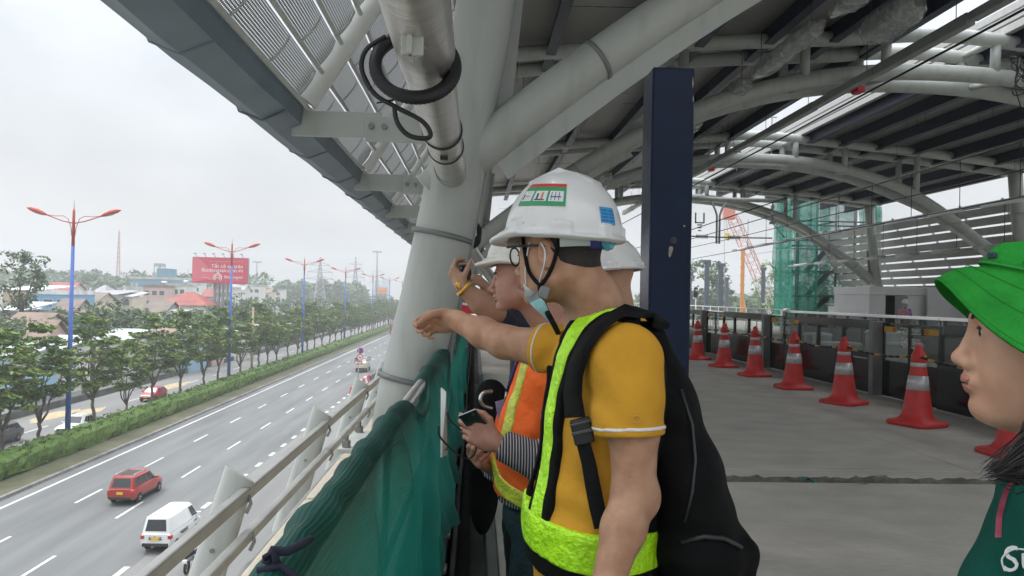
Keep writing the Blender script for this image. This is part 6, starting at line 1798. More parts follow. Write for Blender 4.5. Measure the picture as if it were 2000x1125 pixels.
def shirt_patterns():
    wave_col(m_stripe, (.45, .44, .45), (.035, .027, .035), 'X', 33.0, .22, .06, .4)
    t, b = nodes_of(m_navydot)
    co = t.nodes.new("ShaderNodeTexCoord"); v = t.nodes.new("ShaderNodeTexVoronoi"); v.inputs['Scale'].default_value = 130
    t.links.new(co.outputs['Object'], v.inputs['Vector'])
    r = t.nodes.new("ShaderNodeValToRGB"); r.color_ramp.elements[0].position = .12; r.color_ramp.elements[0].color = (.25, .27, .32, 1); r.color_ramp.elements[1].position = .2; r.color_ramp.elements[1].color = (.012, .018, .035, 1)
    t.links.new(v.outputs['Distance'], r.inputs[0]); t.links.new(r.outputs[0], b.inputs['Base Color'])
shirt_patterns()
def N3(v):
    v = np.array(v, float); return v / np.linalg.norm(v)
def frame(F, up=(0, 0, 1)):
    x = N3(F); y = N3(np.cross(np.array(up, float), x)); z = np.cross(x, y)
    return np.stack([x, y, z], 1)          # columns
def bounded(f, c, rad):
    c = V3(c)
    def g(P):
        d = np.linalg.norm(P - c, axis=1)
        out = d - rad + .01
        near = d < rad
        if near.any(): out[near] = f(P[near])
        return out
    return g
EAR = frame((.93, .36, -.12))
def head_local(Q, fat=0.0, nose=1.0, lips=1.0, eye=1.0, muz=0.0):
    yy = np.abs(Q[:, 1]); S = np.stack([Q[:, 0], yy, Q[:, 2]], 1)      # mirrored
    d = s_ell(Q, A(-.012, 0, .035), (.097, .076, .080))
    d = smin(d, s_ell(Q, A(.022, 0, -.028), (.068, .060 + fat, .080)), .035)
    d = smin(d, s_cap(S, A(-.005, .052 + fat * .6, -.058), A(.062, .020 + fat * .5, -.098), .022 + fat * .5, .016), .030)
    d = smin(d, s_ell(Q, A(.073, 0, -.097), (.021, .023, .018)), .018)
    d = smin(d, s_ell(S, A(.052, .040, -.018), (.027, .022, .022)), .022)
    d = smin(d, s_ell(S, A(.050, .033 + fat * .5, -.055), (.030, .022 + fat, .030)), .025)
    d = smin(d, s_cap(S, A(.083, 0, .022), A(.070, .040, .022), .011, .010), .014)
    d = smax(d, -s_ell(S, A(.096, .031, .004), (.016, .017, .011)), .010)       # sockets
    d = smin(d, s_ell(S, A(.0745, .031, .004), (.0145, .0165, .0135)), .004)      # lids
    d = smax(d, -s_ell(S, A(.094, .031, .0025), (.012, .0138, .0036 * eye)), .002)      # eye opening
    d = smin(d, s_cap(Q, A(.086, 0, .012), A(.086 + .020 * nose, 0, -.030), .0075, .0095), .010)
    d = smin(d, s_ell(Q, A(.088 + .020 * nose, 0, -.034), (.0125, .0125, .0105)), .008)
    d = smin(d, s_ell(S, A(.090 + .006 * nose, .0135, -.040), (.0115, .0080, .0090)), .006)
    d = smax(d, -s_ell(S, A(.099, .0075, -.048), (.006, .0035, .004)), .003)
    d = smin(d, s_cap(Q, A(.093, 0, -.045), A(.093, 0, -.056), .0050, .006), .008)
    d = smin(d, s_ell(Q, A(.084 + muz, 0, -.064), (.016, .026, .0125)), .012)
    d = smin(d, s_ell(Q, A(.090 + muz + .002 * lips, 0, -.0605), (.0085 * lips, .021, .0058)), .004)
    d = smin(d, s_ell(Q, A(.0885 + muz + .002 * lips, 0, -.0735), (.0090 * lips, .018, .0070)), .004)
    d = smax(d, -s_ell(Q, A(.103 + muz, 0, -.0668), (.0125, .028, .0014)), .0025)        # mouth line
    # ears
    E_ = Q.copy(); E_[:, 1] = yy
    er = s_ell(E_, A(-.012, .0815, -.002), (.0215, .0095, .034), EAR)
    er = smax(er, -s_ell(E_, A(-.006, .091, .005), (.0115, .0075, .021)), .003)
    er = smin(er, s_ell(E_, A(-.004, .077, -.028), (.009, .006, .010)), .006)
    d = smin(d, er, .004)
    return d
class Person:
    def __init__(s, label, loc):
        s.root = thing('person', label, 'person', loc)
        s.prims = []
    def set_head(s, c, F, up=(0, 0, 1), sc=1.0, **kw):
        s.hc = V3(c); s.hR = frame(F, up); s.hs = sc; s.kw = kw
        s.headf = bounded(lambda P: head_local((P - s.hc) @ s.hR / sc, **kw) * sc, s.hc + s.hR @ A(0, 0, 0), .21 * sc)
    def hl(s, x, y, z): return s.hc + s.hR @ (A(x, y, z) * s.hs)
    def M4(s):
        m = Matrix.Identity(4)
        for i in range(3):
            for j in range(3): m[i][j] = s.hR[i, j] * s.hs
            m[i][3] = s.hc[i]
        return m
    def part(s, b, name, m, parent=None): return b.build(name, m, parent or s.root, world=True)
    def sdf(s, name, f, pts, pad, h, m, parent=None):
        pts = np.array([V3(p) for p in pts]); return sdf_obj(name, f, pts.min(0) - pad, pts.max(0) + pad, h, m, parent or s.root)
    def face(s, lips_m, brow=True, k=1.0):
        M = s.M4()
        for sg in (-1, 1):
            b = MB(); b.sphere((.0745, sg * .031, .0035), (.0128, .0128, .0122), 16, 10); b.v = [tuple(M @ Vector(v)) for v in b.v]; e_ = s.part(b, 'eye', m_eye)
            b = MB(); b.sphere((.0838, sg * .0315, .0030), (.0042, .0058 * k ** .5, .0058 * k ** .4), 12, 8); b.v = [tuple(M @ Vector(v)) for v in b.v]; s.part(b, 'iris', m_iris, e_)
            b = MB(); b.tube([M @ Vector(v) for v in ((.0825, sg * .019, .0045), (.0885, sg * .026, .0085), (.0875, sg * .034, .0092), (.080, sg * .044, .006))], [.0008 * k, .0014 * k, .0016 * k, .001 * k], 5); s.part(b, 'eyelash', m_iris, e_)
            if brow:
                b = MB(); b.tube([M @ Vector(v) for v in ((.0935, sg * .014, .021), (.0915, sg * .026, .0265), (.083, sg * .040, .0265), (.074, sg * .047, .021))], [.0018, .0030 * k ** .5, .0028 * k ** .5, .001 * k], 6); s.part(b, 'eyebrow', m_hair)
        f = lambda P: (lambda Q: np.maximum(head_local(Q, **s.kw) - .0007, np.minimum(s_ell(Q, A(.094 + s.kw.get('muz', 0), 0, -.0603), (.014, .0225, .0062)), s_ell(Q, A(.093 + s.kw.get('muz', 0), 0, -.0738), (.014, .0195, .0072)))))((P - s.hc) @ s.hR / s.hs)
        s.sdf('lips', f, [s.hl(.10, 0, -.066)], .028, .0016, lips_m)
def trace(f, px, py, off=0.0, t0=.4, t1=9.0):
    d = ray(px, py); d = V3(d / d.length); o = V3(CAM); t = t0
    best = (9, t0)
    for _ in range(90):
        v = float(f((o + d * t)[None, :])[0]) - off
        if v < best[0]: best = (v, t)
        if v < .0012: break
        t += max(.0012, v * .75)
        if t > t1: t = best[1]; break
    return o + d * t
def hand_prims(wrist, F, N, right, curl, size=1.0, thumb=(.5, .3), spread=.06, mcp=None):
    """palm, four fingers of different lengths bent at three joints, thumb from the side of the palm. returns f(P), all points"""
    F = N3(F); N = N3(N - F * np.dot(N, F)) if not isinstance(N, tuple) else N3(np.array(N) - F * np.dot(np.array(N), F))
    T = np.cross(F, N) * (1 if right else -1)
    w = V3(wrist); k = size
    chains = []
    lens = [(.043, .026, .021), (.047, .030, .022), (.043, .027, .021), (.034, .021, .019)]
    rads = [(.0098, .0088, .0080, .0066), (.0100, .0090, .0080, .0066), (.0096, .0086, .0076, .0062), (.0086, .0076, .0068, .0056)]
    off = (.029, .0095, -.0105, -.0285); reach = (.088, .091, .086, .077)
    for i in range(4):
        base = w + F * (reach[i] * k) + T * (off[i] * k) + N * (-.002 * k)
        d = N3(F + T * (off[i] * spread * 28)); pts = [base]; ang = 0
        c = curl[i]
        for j, L in enumerate(lens[i]):
            ang += c[j]
            v = d * math.cos(ang) + N * math.sin(ang)
            pts.append(pts[-1] + v * L * k)
        chains.append((pts, [r_ * k for r_ in rads[i]]))
    tb = w + F * (.024 * k) + T * (.030 * k) + N * (.008 * k)
    d1 = N3(F * .62 + T * .75 + N * thumb[0]); d2 = N3(F * .85 + T * .28 + N * (thumb[0] + thumb[1] * .5)); d3 = N3(F * .95 - T * .05 + N * (thumb[0] + thumb[1]))
    p1 = tb + d1 * .040 * k; p2 = p1 + d2 * .030 * k; p3 = p2 + d3 * .024 * k
    th = ([tb, p1, p2, p3], [.0135 * k, .0115 * k, .0100 * k, .0078 * k])
    Rm = np.stack([F, T, N], 1)
    pc = w + F * .048 * k
    def f(P):
        d = s_box(P, pc, (.046 * k, .040 * k, .0135 * k), .0125 * k, Rm)
        d = smin(d, s_ell(P, w + F * .035 * k + T * .022 * k + N * .008 * k, (.030 * k, .019 * k, .015 * k), Rm), .012 * k)
        d = smin(d, s_ell(P, w + F * .04 * k - T * .026 * k + N * .006 * k, (.034 * k, .014 * k, .014 * k), Rm), .012 * k)
        d = smin(d, s_cap(P, w - F * .02 * k, w + F * .02 * k, .025 * k, .027 * k), .02 * k)
        g = None
        for pts, rs in chains:
            e = s_chain(P, pts, rs)
            for q, r_ in zip(pts[1:3], rs[1:3]): e = smin(e, s_ell(P, q, r_ * 1.07), .004)
            d = smin(d, e, .0055 * k)
        d = smin(d, s_chain(P, th[0], th[1], .004), .009 * k)
        return d
    allp = [p for c_ in chains for p in c_[0]] + th[0] + [w]
    nails = []
    return bounded(f, pc + F * .03 * k, .17 * k), allp, chains, th
def nails_for(person, chains, th, N, size=1.0):
    N = N3(N)
    for pts, rs in chains + [th]:
        d = N3(pts[-1] - pts[-2]); n = N3(-(N - d * np.dot(N, d)))
        b = MB(); c = pts[-1] + d * rs[-1] * .1 + n * rs[-1] * .80
        Rm = np.stack([d, np.cross(n, d), n], 1)
        b.sphere((0, 0, 0), (.0062 * size, .0050 * size, .0016 * size), 10, 6); b.v = [tuple(c + Rm @ np.array(v)) for v in b.v]
        person.part(b, 'fingernail', mat('fingernail', (.55, .36, .30), .3, var=0))
def helmet(parent, M, lab=None, stickers=False, scale=1.0, mm=None):
    """hard hat in head coordinates (x forward, z up)"""
    r = thing('hard_hat', lab, 'hard hat', (0, 0, 0)) if lab else parent
    m = mm or m_helm
    ax, ay, az = .142, .114, .150; zc = .040
    def outer(Q): 
        d = s_ell(Q, A(-.010, 0, zc), (ax, ay, az))
        for yo in (-.022, 0, .022):
            d = smin(d, s_chain(Q, [A(.075, yo * 1.1, zc + az * .80), A(.0, yo, zc + az * 1.0), A(-.085, yo * 1.1, zc + az * .83)], [.004, .0065, .004]), .006)
        for (a_, w_) in ((1.05, .020), (1.95, .022), (2.75, .016)):
            for sg in (-1, 1):
                d = smin(d, s_box(Q, A(-.010 + ax * .985 * math.cos(a_), sg * ay * .985 * math.sin(a_), zc + .012), (w_, .009, .014), .004, frame((math.cos(a_ + PI / 2), sg * math.sin(a_ + PI / 2), 0))), .006)
        return d
    def shell(Q):
        d = outer(Q)
        brim = s_ell(Q, A(-.010, 0, zc - .004), (ax + .011, ay + .011, .014))
        pk = s_ell(Q, A(.088, 0, zc - .008), (.092, .088, .016), frame((1, 0, -.22)))
        brim = smin(brim, pk, .012)
        d = smax(d, -(Q[:, 2] - (zc - .012)), .004)
        d = smin(d, brim, .008)
        inner = s_ell(Q, A(-.010, 0, zc - .004), (ax - .006, ay - .006, az - .006))
        return smax(d, -inner, .002)
    Mi = M.inverted()
    Rm = np.array([[Mi[i][j] for j in range(3)] for i in range(3)]); tv = np.array([Mi[i][3] for i in range(3)]); sc_ = M.to_scale()[0]
    f = lambda P: shell(P @ Rm.T + tv) * sc_
    c = M @ Vector((.02, 0, .09))
    o = sdf_obj('shell' if lab else 'helmet', f, (c.x - .22, c.y - .22, c.z - .16), (c.x + .22, c.y + .22, c.z + .17), .0045, m, r)
    def patch(az0, az1, z0, z1, mm_, nm, lift=.0015, n=14, tilt=0.0, par=None):
        P = []
        for i in range(n + 1):
            row = []
            for j in range(7):
                t = az0 + (az1 - az0) * i / n; z = z0 + (z1 - z0) * j / 6 + tilt * (t - (az0 + az1) / 2)
                w = math.sqrt(max(.01, 1 - ((z - zc) / az) ** 2))
                n_ = Vector((math.cos(t) / ax, math.sin(t) / ay, (z - zc) / az ** 2)).normalized() * lift
                row.append(M @ (Vector((-.010 + ax * w * math.cos(t), ay * w * math.sin(t), z)) + n_))
            P.append(row)
        b = MB(); b.grid(P); return b.build(nm, mm_, par or o, world=True)
    return r, o, patch
def clothes_noise(P, a=.004, k=1.0):
    return a * (np.sin(P[:, 2] * 31 * k + 4 * np.sin(P[:, 0] * 13 * k) + P[:, 1] * 9) * .5 + np.sin(P[:, 0] * 43 * k + P[:, 2] * 22 * k + 3 * np.sin(P[:, 1] * 17)) * .35 + np.sin(P[:, 2] * 74 * k + P[:, 0] * 37 - P[:, 1] * 29) * .2)
def shoe(p, x, y, ang, name='shoe'):
    b = MB(); M_ = Matrix.Translation((x, y, 0)) @ Matrix.Rotation(ang, 4, 'Z')
    b.tube([M_ @ Vector(v) for v in ((-.09, 0, .055), (-.04, 0, .06), (.05, 0, .05), (.13, 0, .035), (.17, 0, .03))], [.035, .046, .045, .04, .022], 12)
    p.part(b, name, m_black)

# ------------------------------------------------------------------ A: man in yellow, pointing
PA = Person('man in a mustard polo and black vest pointing over the railing with bare arm', at(1165, 700, 1.75) * 1)
PA.root.location = (.30, 1.76, 0)
def a3(px, py, Y): return V3(at(px, py, Y))
thA = R(34)
PA.set_head(a3(1092, 498, 1.76), (-math.cos(thA), math.sin(thA), -.06), sc=1.02)
nb = a3(1168, 655, 1.77)                      # neck base
shL = a3(1225, 708, 1.56); elL = a3(1238, 965, 1.53); wrL = a3(1178, 1165, 1.45)
shR = a3(1128, 690, 1.97); elR = a3(985, 668, 2.10); wrR = a3(886, 624, 2.27)
def neckA(P): return s_chain(P, [PA.hl(-.030, 0, -.035), a3(1160, 590, 1.765), nb, nb + A(.01, 0, -.05)], [.061, .066, .078, .09], .02)
hfR, hpR, hcR, htR = hand_prims(wrR, a3(830, 630, 2.33) - wrR, np.array((.12, -.93, -.36)), True, [(.95, 1.0, .5), (1.1, 1.05, .55), (1.15, 1.1, .55), (1.1, 1.05, .5)], .97, thumb=(1.5, .9), spread=.004)
hfL, hpL, hcL, htL = hand_prims(wrL, A(-.35, -.05, -1), np.array((0., 1., 0.)), False, [(.3, .3, .2)] * 4, 1.0)
def bodyA(P):
    d = smin(PA.headf(P), neckA(P), .03)
    d = smin(d, s_ell(P, a3(1178, 770, 1.77), (.10, .155, .17)), .05)
    arm = s_chain(P, [shL, (shL + elL) / 2 + A(.006, 0, 0), elL, elL + (wrL - elL) * .35, wrL], [.062, .053, .044, .044, .029], .02)
    arm = smin(arm, s_ell(P, elL + A(.028, 0, -.01), (.019, .026, .028)), .035)
    arm = smin(arm, hfL(P), .012)
    armR = s_chain(P, [shR, (shR + elR) / 2, elR, elR + (wrR - elR) * .4, wrR], [.060, .052, .046, .044, .0285], .02)
    armR = smin(armR, hfR(P), .012)
    return smin(d, np.minimum(arm, armR), .03)
bA = PA.sdf('body', bodyA, [PA.hc + A(0, 0, .14), wrR, *hpR, *hpL, elL, nb], .12, .0042, m_skinA)
nails_for(PA, hcR, htR, np.array((.12, -.93, -.36)))
PA.face(m_lipb)
def stubble(P): return np.maximum(bodyA(P) - .0012, smax(s_ell((P - PA.hc) @ PA.hR, A(-.05, 0, .035), (.085, .09, .085)), -s_ell((P - PA.hc) @ PA.hR, A(.0, .08, -.01), (.03, .03, .045)), .01))
PA.sdf('hair', stubble, [PA.hl(-.04, 0, .03)], .135, .0045, m_stub)
# torso with belly, shirt
def torsoA(P):
    d = s_ell(P, a3(1186, 745, 1.77), (.125, .205, .16))
    d = smin(d, s_ell(P, a3(1172, 860, 1.77), (.128, .19, .18)), .06)
    d = smin(d, s_ell(P, a3(1155, 1010, 1.77), (.150, .190, .19)), .06)
    d = smin(d, s_ell(P, a3(1158, 1130, 1.77), (.140, .185, .16)), .06)
    d = smin(d, s_cap(P, shL + A(.0, .035, .0), shR + A(.0, -.03, .0), .068, .066), .05)
    d = smin(d, s_cap(P, nb + A(0, 0, -.045), nb + A(0, 0, -.02), .10, .085), .05)
    return d
slL = shL + (elL - shL) * .56; slR = shR + (elR - shR) * .52
def cutplane(P, p, n): return (P - p) @ N3(n)
def foldA(P):
    w = np.exp(-((np.linalg.norm(P - shL - A(-.04, 0, -.13), axis=1) / .10) ** 2)); g = (P - shL) @ N3((.8, 0, .55)); v = np.exp(-((np.linalg.norm(P - shR - A(0, 0, -.06), axis=1) / .09) ** 2)); g2 = (P - shR) @ N3((.75, .2, -.6))
    u_ = np.exp(-((P[:, 2] - 1.02) / .12) ** 2)
    return .009 * w * np.sin(g * 90) + .009 * v * np.sin(g2 * 120) + .007 * u_ * np.sin(P[:, 2] * 70 + P[:, 0] * 45 + 2 * np.sin(P[:, 1] * 20))
def shirtA(P):
    d = torsoA(P)
    a = s_cap(P, shL + A(0, .01, .0), slL + A(-.004, 0, 0), .079, .073)
    a = smax(a, cutplane(P, slL, (elL - shL) + A(0, 0, 0)), .004)
    a = smin(a, s_ell(P, slL - (elL - shL) * .06, (.070, .070, .03)), .01); a = smax(a, cutplane(P, slL + (elL - shL) * .0, (elL - shL)), .003)
    b_ = s_cap(P, shR, slR, .074, .067); b_ = smax(b_, cutplane(P, slR, elR - shR), .004)
    d = smin(d, a, .035); d = smin(d, b_, .03)
    hem = np.clip(np.minimum(np.abs(cutplane(P, slL, N3(elL - shL))), np.abs(cutplane(P, slR, N3(elR - shR)))) / .05, 0, 1); d = d - hem * (clothes_noise(P, .0048) + foldA(P))
    d = smax(d, -(P[:, 2] - .82), .005)
    return smax(d, -(neckA(P) - .010), .006)
shA = PA.sdf('polo_shirt', shirtA, [shL + A(.05, -.06, .1), shR + A(-.12, .05, 0), a3(1155, 1200, 1.6), slR, a3(1310, 1000, 1.9)], .12, .0055, m_polo)
# white sleeve stripe rings, small embroidered ring
def ringband(person, c, axis, r0, r1, h0, h1, m, nm, parent, squash=None):
    q = Vector(axis).normalized().to_track_quat('Z', 'Y').to_matrix().to_4x4(); M_ = Matrix.Translation(Vector(c)) @ q
    b = MB(); b.lathe([(r0, h0), (r1, h0), (r1, h1), (r0, h1)], 40, M_); return b.build(nm, m, parent, world=True)
def sleeve_band(t0, t1, m, nm, ext, s0, e0, ref):
    ax_ = e0 - s0; L = np.linalg.norm(ax_); u = ax_ / L
    f = lambda P: np.maximum(ref(P) - ext, np.maximum(t0 * L - (P - s0) @ u, (P - s0) @ u - t1 * L))
    f2 = lambda P: np.maximum(f(P), np.linalg.norm(P - s0 - u * ((t0 + t1) / 2 * L), axis=1) - .12)
    c_ = s0 + u * ((t0 + t1) / 2 * L)
    return PA.sdf(nm, f2, [c_], .12, .0045, m, shA)
m_whitec = mat('white piping', (.68, .67, .63), .8, var=.05)
sleeve_band(.485, .515, m_whitec, 'sleeve_stripe', .0025, shL, elL, shirtA)
sleeve_band(.43, .462, m_whitec, 'sleeve_stripe', .0025, shR, elR, shirtA)
b = MB(); cP = Vector(trace(shirtA, 1243, 818, .001)); b.tube([cP + Vector((.0075 * math.cos(t), -.002, .0075 * math.sin(t))) for t in np.linspace(0, 2 * PI, 18)[:-1]], .0011, 5, closed=True); b.build('embroidered_ring', mat('ring thread', (.62, .36, .06), .7, var=0), shA, world=True)
# vest: black mesh body with lime tape
def path3(f, pxs, off): return [trace(f, x, y, off) for x, y in pxs]
tshirt = lambda P: np.minimum(torsoA(P), 9)
vp = path3(torsoA, [(1215, 612), (1180, 606), (1150, 622), (1122, 655), (1100, 705), (1086, 765), (1077, 830), (1070, 895), (1062, 950), (1052, 1000)], .006)
vp = [nb + A(.075, .10, .035)] + vp
lowp = path3(torsoA, [(1012, 985), (1032, 1022), (1065, 1052), (1105, 1072), (1150, 1084), (1200, 1088), (1245, 1080), (1290, 1062)], .006)
def chainf(pts, r_): return lambda P: s_chain(P, pts, [r_] * len(pts))
# front panel edge runs along the silhouette
frp = path3(torsoA, [(1068, 745), (1050, 830), (1036, 900), (1020, 955), (1008, 990)], .006)
def vestA(P):
    reg = np.minimum(chainf(vp, .046)(P), np.minimum(chainf([q + A(0, 0, -.022) for q in lowp], .062)(P), chainf(frp, .04)(P)))
    back = s_box(P, a3(1300, 860, 1.78), (.14, .2, .26), .02)
    reg = np.minimum(reg, back)
    return smax(smax(torsoA(P) - .013 - clothes_noise(P, .003), reg, .004), -(neckA(P) - .006), .004)
vA = PA.sdf('safety_vest', vestA, [vp[0], vp[-1], *lowp, a3(1310, 1130, 1.8), a3(1240, 620, 1.95), a3(1130, 700, 2.05)], .12, .005, m_vest)
PA.sdf('lime_tape', lambda P: smax(smax(torsoA(P) - .0168 - clothes_noise(P, .003), chainf(vp, .0245)(P), .002), -(neckA(P) - .010), .003), vp, .07, .0038, m_lime, vA)
PA.sdf('lime_tape', lambda P: smax(torsoA(P) - .0172 - clothes_noise(P, .003), chainf(lowp, .043)(P), .002), lowp, .09, .0042, m_lime, vA)
# small back tape seen under the arm is covered by the pack; trousers and shoes
hipA = a3(1160, 1180, 1.77)
def trousersA(P):
    d = s_ell(P, hipA, (.13, .18, .14))
    for sg in (-1, 1):
        d = smin(d, s_chain(P, [hipA + A(0, sg * .09, -.08), A(hipA[0] - .0, hipA[1] + sg * .10, .5), A(hipA[0] + .02, hipA[1] + sg * .11, .07)], [.10, .075, .062], .03), .04)
    return smax(d - clothes_noise(P, .004), P[:, 2] - .93, .004)
PA.sdf('trousers', trousersA, [hipA, A(hipA[0], hipA[1], .03)], .26, .011, m_teal)
for sg in (-1, 1): shoe(PA, hipA[0], hipA[1] + sg * .11, PI - .2)
# backpack
bp_pts = [a3(1262, 670, 1.78), a3(1290, 790, 1.78), a3(1318, 920, 1.77), a3(1342, 1050, 1.76), a3(1345, 1190, 1.76)]
def packA(P):
    Q = P.copy(); Q[:, 1] = 1.77 + (P[:, 1] - 1.77) * .62
    d = s_chain(Q, bp_pts, [.055, .075, .094, .110, .108], .06)
    d = smin(d, s_box(P, a3(1375, 1120, 1.77), (.085, .15, .13), .03), .03)
    d = d + .004 * np.sin((P[:, 2] - .9) * 60) * np.exp(-((P[:, 2] - 1.0) ** 2) * 90) - clothes_noise(P, .005, .6)
    return d
pkT = thing('backpack', 'big black backpack on the back of the man in the mustard polo', 'backpack', tuple(a3(1320, 900, 1.77)))
def sdfT(r, name, f, pts, pad, h, m):
    pts = np.array([V3(p) for p in pts]); return sdf_obj(name, f, pts.min(0) - pad, pts.max(0) + pad, h, m, r)
sdfT(pkT, 'bag_body', packA, bp_pts + [a3(1375, 1200, 1.77)], .26, .007, m_pack)
pz = [trace(packA, x, y, .002) for x, y in ((1330, 760), (1352, 830), (1358, 900), (1352, 960), (1338, 1020))]
b = MB(); b.tube([Vector(q) for q in pz], .004, 6); b.build('zip', mat('zip black', (.022, .022, .024), .45, var=.1), pkT, world=True)
pz = [trace(packA, x, y, .002) for x, y in ((1330, 1060), (1375, 1048), (1415, 1052), (1448, 1070))]
b = MB(); b.tube([Vector(q) for q in pz], .006, 6); b.build('pocket_seam', mat('zip black', None), pkT, world=True)
cov = lambda P: np.minimum(torsoA(P) - .013, np.minimum(shirtA(P), packA(P)))
def strap(pts_px, w_, t_, name, m, off=.014, f=None):
    pts = [trace(f or cov, x, y, off) for x, y in pts_px]
    b = MB(); vs = []
    n = len(pts)
    rows = []
    for i, p in enumerate(pts):
        p = Vector(p); d = Vector(pts[min(n - 1, i + 1)]) - Vector(pts[max(0, i - 1)]); d.normalize()
        e = np.eye(3) * .003; pv = np.array(p)
        g = Vector([float(((f or cov)((pv + e[k])[None])[0] - (f or cov)((pv - e[k])[None])[0])) for k in range(3)])
        if g.length < 1e-6: g = Vector((0, -1, 0))
        g = (g - d * g.dot(d)).normalized(); s_ = d.cross(g).normalized()
        rows.append([p - s_ * w_ / 2, p - s_ * w_ / 2 * .9 + g * t_, p + s_ * w_ / 2 * .9 + g * t_, p + s_ * w_ / 2, p - g * .006, p - s_ * w_ / 2])
    b.grid(rows); b.add(rows[0][:5], [(0, 1, 2, 3, 4)]); b.add(rows[-1][:5], [(4, 3, 2, 1, 0)])
    return b.build(name, m, pkT, world=True)
st = strap([(1290, 640), (1262, 618), (1232, 612), (1200, 622), (1170, 645), (1145, 680), (1128, 725), (1122, 770), (1126, 815)], .048, .014, 'shoulder_strap', m_strap, .010)
strap([(1128, 820), (1138, 860), (1150, 905), (1158, 950), (1166, 990), (1176, 1030)], .034, .004, 'webbing_strap', m_strap, .006)
strap([(1150, 700), (1165, 780), (1180, 850), (1195, 920), (1210, 985)], .03, .004, 'webbing_strap', m_strap, .002) if False else None
bk = Vector(trace(cov, 1137, 842, .012)); b = MB(); M_ = Matrix.Translation(bk) @ Matrix.Rotation(-.25, 4, 'Y'); b.bbox(-.022, .022, -.007, .007, -.028, .028, .004, M_); 
bko = b.build('buckle', m_black, pkT, world=True); b = MB(); b.bbox(-.024, .024, -.010, -.004, -.004, .004, .002, M_); b.bbox(-.024, .024, -.010, -.004, .016, .022, .002, M_); b.build('buckle_bar', mat('buckle grey', (.05, .05, .055), .35, var=0), bko, world=True)
# hard hat of A with stickers
M_A = PA.M4()
htA, shl, patch = helmet(None, M_A @ Matrix.Translation((.004, 0, .006)) @ Matrix.Rotation(-.12, 4, 'Y'), 'scuffed white hard hat with green safety stickers on the man in the mustard polo')
m_stg = mat('sticker green', (.02, .27, .10), .45, var=.06); m_str = mat('sticker red', (.52, .03, .03), .45, var=.06); m_stwh = mat('sticker paper', (.62, .63, .66), .5, var=.05); m_stbl = mat('sticker blue', (.03, .27, .55), .45, var=.05)
m_ink = mat('pictogram ink', (.07, .07, .12), .6, var=.3, scale=200); m_inko = mat('pictogram orange', (.5, .20, .06), .6, var=.2)
z0, z1 = .098, .142; a0, a1 = .98, 1.98
stk = patch(a0, a1, z0, z1, m_stg, 'safety_sticker', .0015)
patch(a0, a1, z1, z1 + .008, m_str, 'sticker_header', .0016, par=stk)
for i in range(3):
    s0 = a0 + .03 + i * (a1 - a0 - .03) / 3; s1 = s0 + (a1 - a0) / 3 - .055
    pn = patch(s0, s1, z0 + .010, z1 - .010, m_stwh, 'pictogram_panel', .0021, par=stk)
    w_ = s1 - s0
    if i == 0:      # circle with a slash, figure
        for kk in range(12):
            t = kk * PI / 6; patch(s0 + w_ * (.60 + .24 * math.cos(t)) - .010, s0 + w_ * (.60 + .24 * math.cos(t)) + .010, z0 + .022 + .008 * math.sin(t) - .0008, z0 + .022 + .008 * math.sin(t) + .0008, m_ink, 'pictogram', .0026, 2, par=pn) if kk % 2 == 0 else None
        patch(s0 + w_ * .12, s0 + w_ * .26, z0 + .013, z0 + .026, m_ink, 'pictogram', .0026, 3, par=pn); patch(s0 + w_ * .45, s0 + w_ * .75, z0 + .020, z0 + .0225, m_inko, 'pictogram', .0028, 3, par=pn)
    elif i == 1:
        patch(s0 + w_ * .56, s0 + w_ * .72, z0 + .014, z0 + .030, m_inko, 'pictogram', .0026, 3, par=pn); patch(s0 + w_ * .2, s0 + w_ * .36, z0 + .014, z0 + .028, m_ink, 'pictogram', .0026, 3, par=pn); patch(s0 + w_ * .1, s0 + w_ * .85, z0 + .0115, z0 + .0145, m_ink, 'pictogram', .0026, 4, par=pn)
    else:
        patch(s0 + w_ * .1, s0 + w_ * .85, z0 + .019, z0 + .0215, m_ink, 'pictogram', .0026, 4, par=pn)
        for kk in range(3): patch(s0 + w_ * (.15 + .26 * kk), s0 + w_ * (.20 + .26 * kk), z0 + .012, z0 + .031, m_ink, 'pictogram', .0026, 2, par=pn)
bst = patch(2.62, 2.98, .066, .104, m_stbl, 'blue_sticker', .0015)
for kk in range(4): patch(2.64, 2.79, .072 + kk * .0075, .076 + kk * .0075, mat('sticker dark blue', (.015, .14, .36), .5, var=0), 'printed_line', .0021, 4, par=bst); patch(2.82, 2.96, .072 + kk * .0075, .076 + kk * .0075, mat('sticker dark blue', None), 'printed_line', .0021, 4, par=bst)
pst = patch(.40, .52, .060, .072, mat('sticker pink', (.60, .22, .27), .5, var=.05), 'pink_sticker', .0015); patch(.36, .395, .060, .072, m_stwh, 'white_label', .0015)
# cradle: blue ratchet band at the nape, knob
def band_pts(z, a_0, a_1, rx, ry, n=16): return [M_A @ Vector((-.012 + rx * math.cos(t), ry * math.sin(t), z)) for t in np.linspace(a_0, a_1, n)]
def band(z0_, z1_, a_0, a_1, rx, ry, m, nm):
    P_ = [[M_A @ Vector((-.012 + rx_ * math.cos(t), ry_ * math.sin(t), z)) for (rx_, ry_, z) in ((rx, ry, z0_), (rx + .005, ry + .005, z0_), (rx + .005, ry + .005, z1_), (rx, ry, z1_))] for t in np.linspace(a_0, a_1, 18)]
    b = MB(); b.grid(P_); return b.build(nm, m, htA, world=True)
m_cblue = mat('cradle blue', (.02, .035, .22), .4, var=.05)
band(.005, .047, 2.55, 2 * PI - 2.55, .105, .086, m_cblue, 'nape_band'); band(.010, .047, 1.9, 2.56, .106, .087, mat('cradle pale', (.55, .60, .60), .5, var=.05), 'cradle_tab')
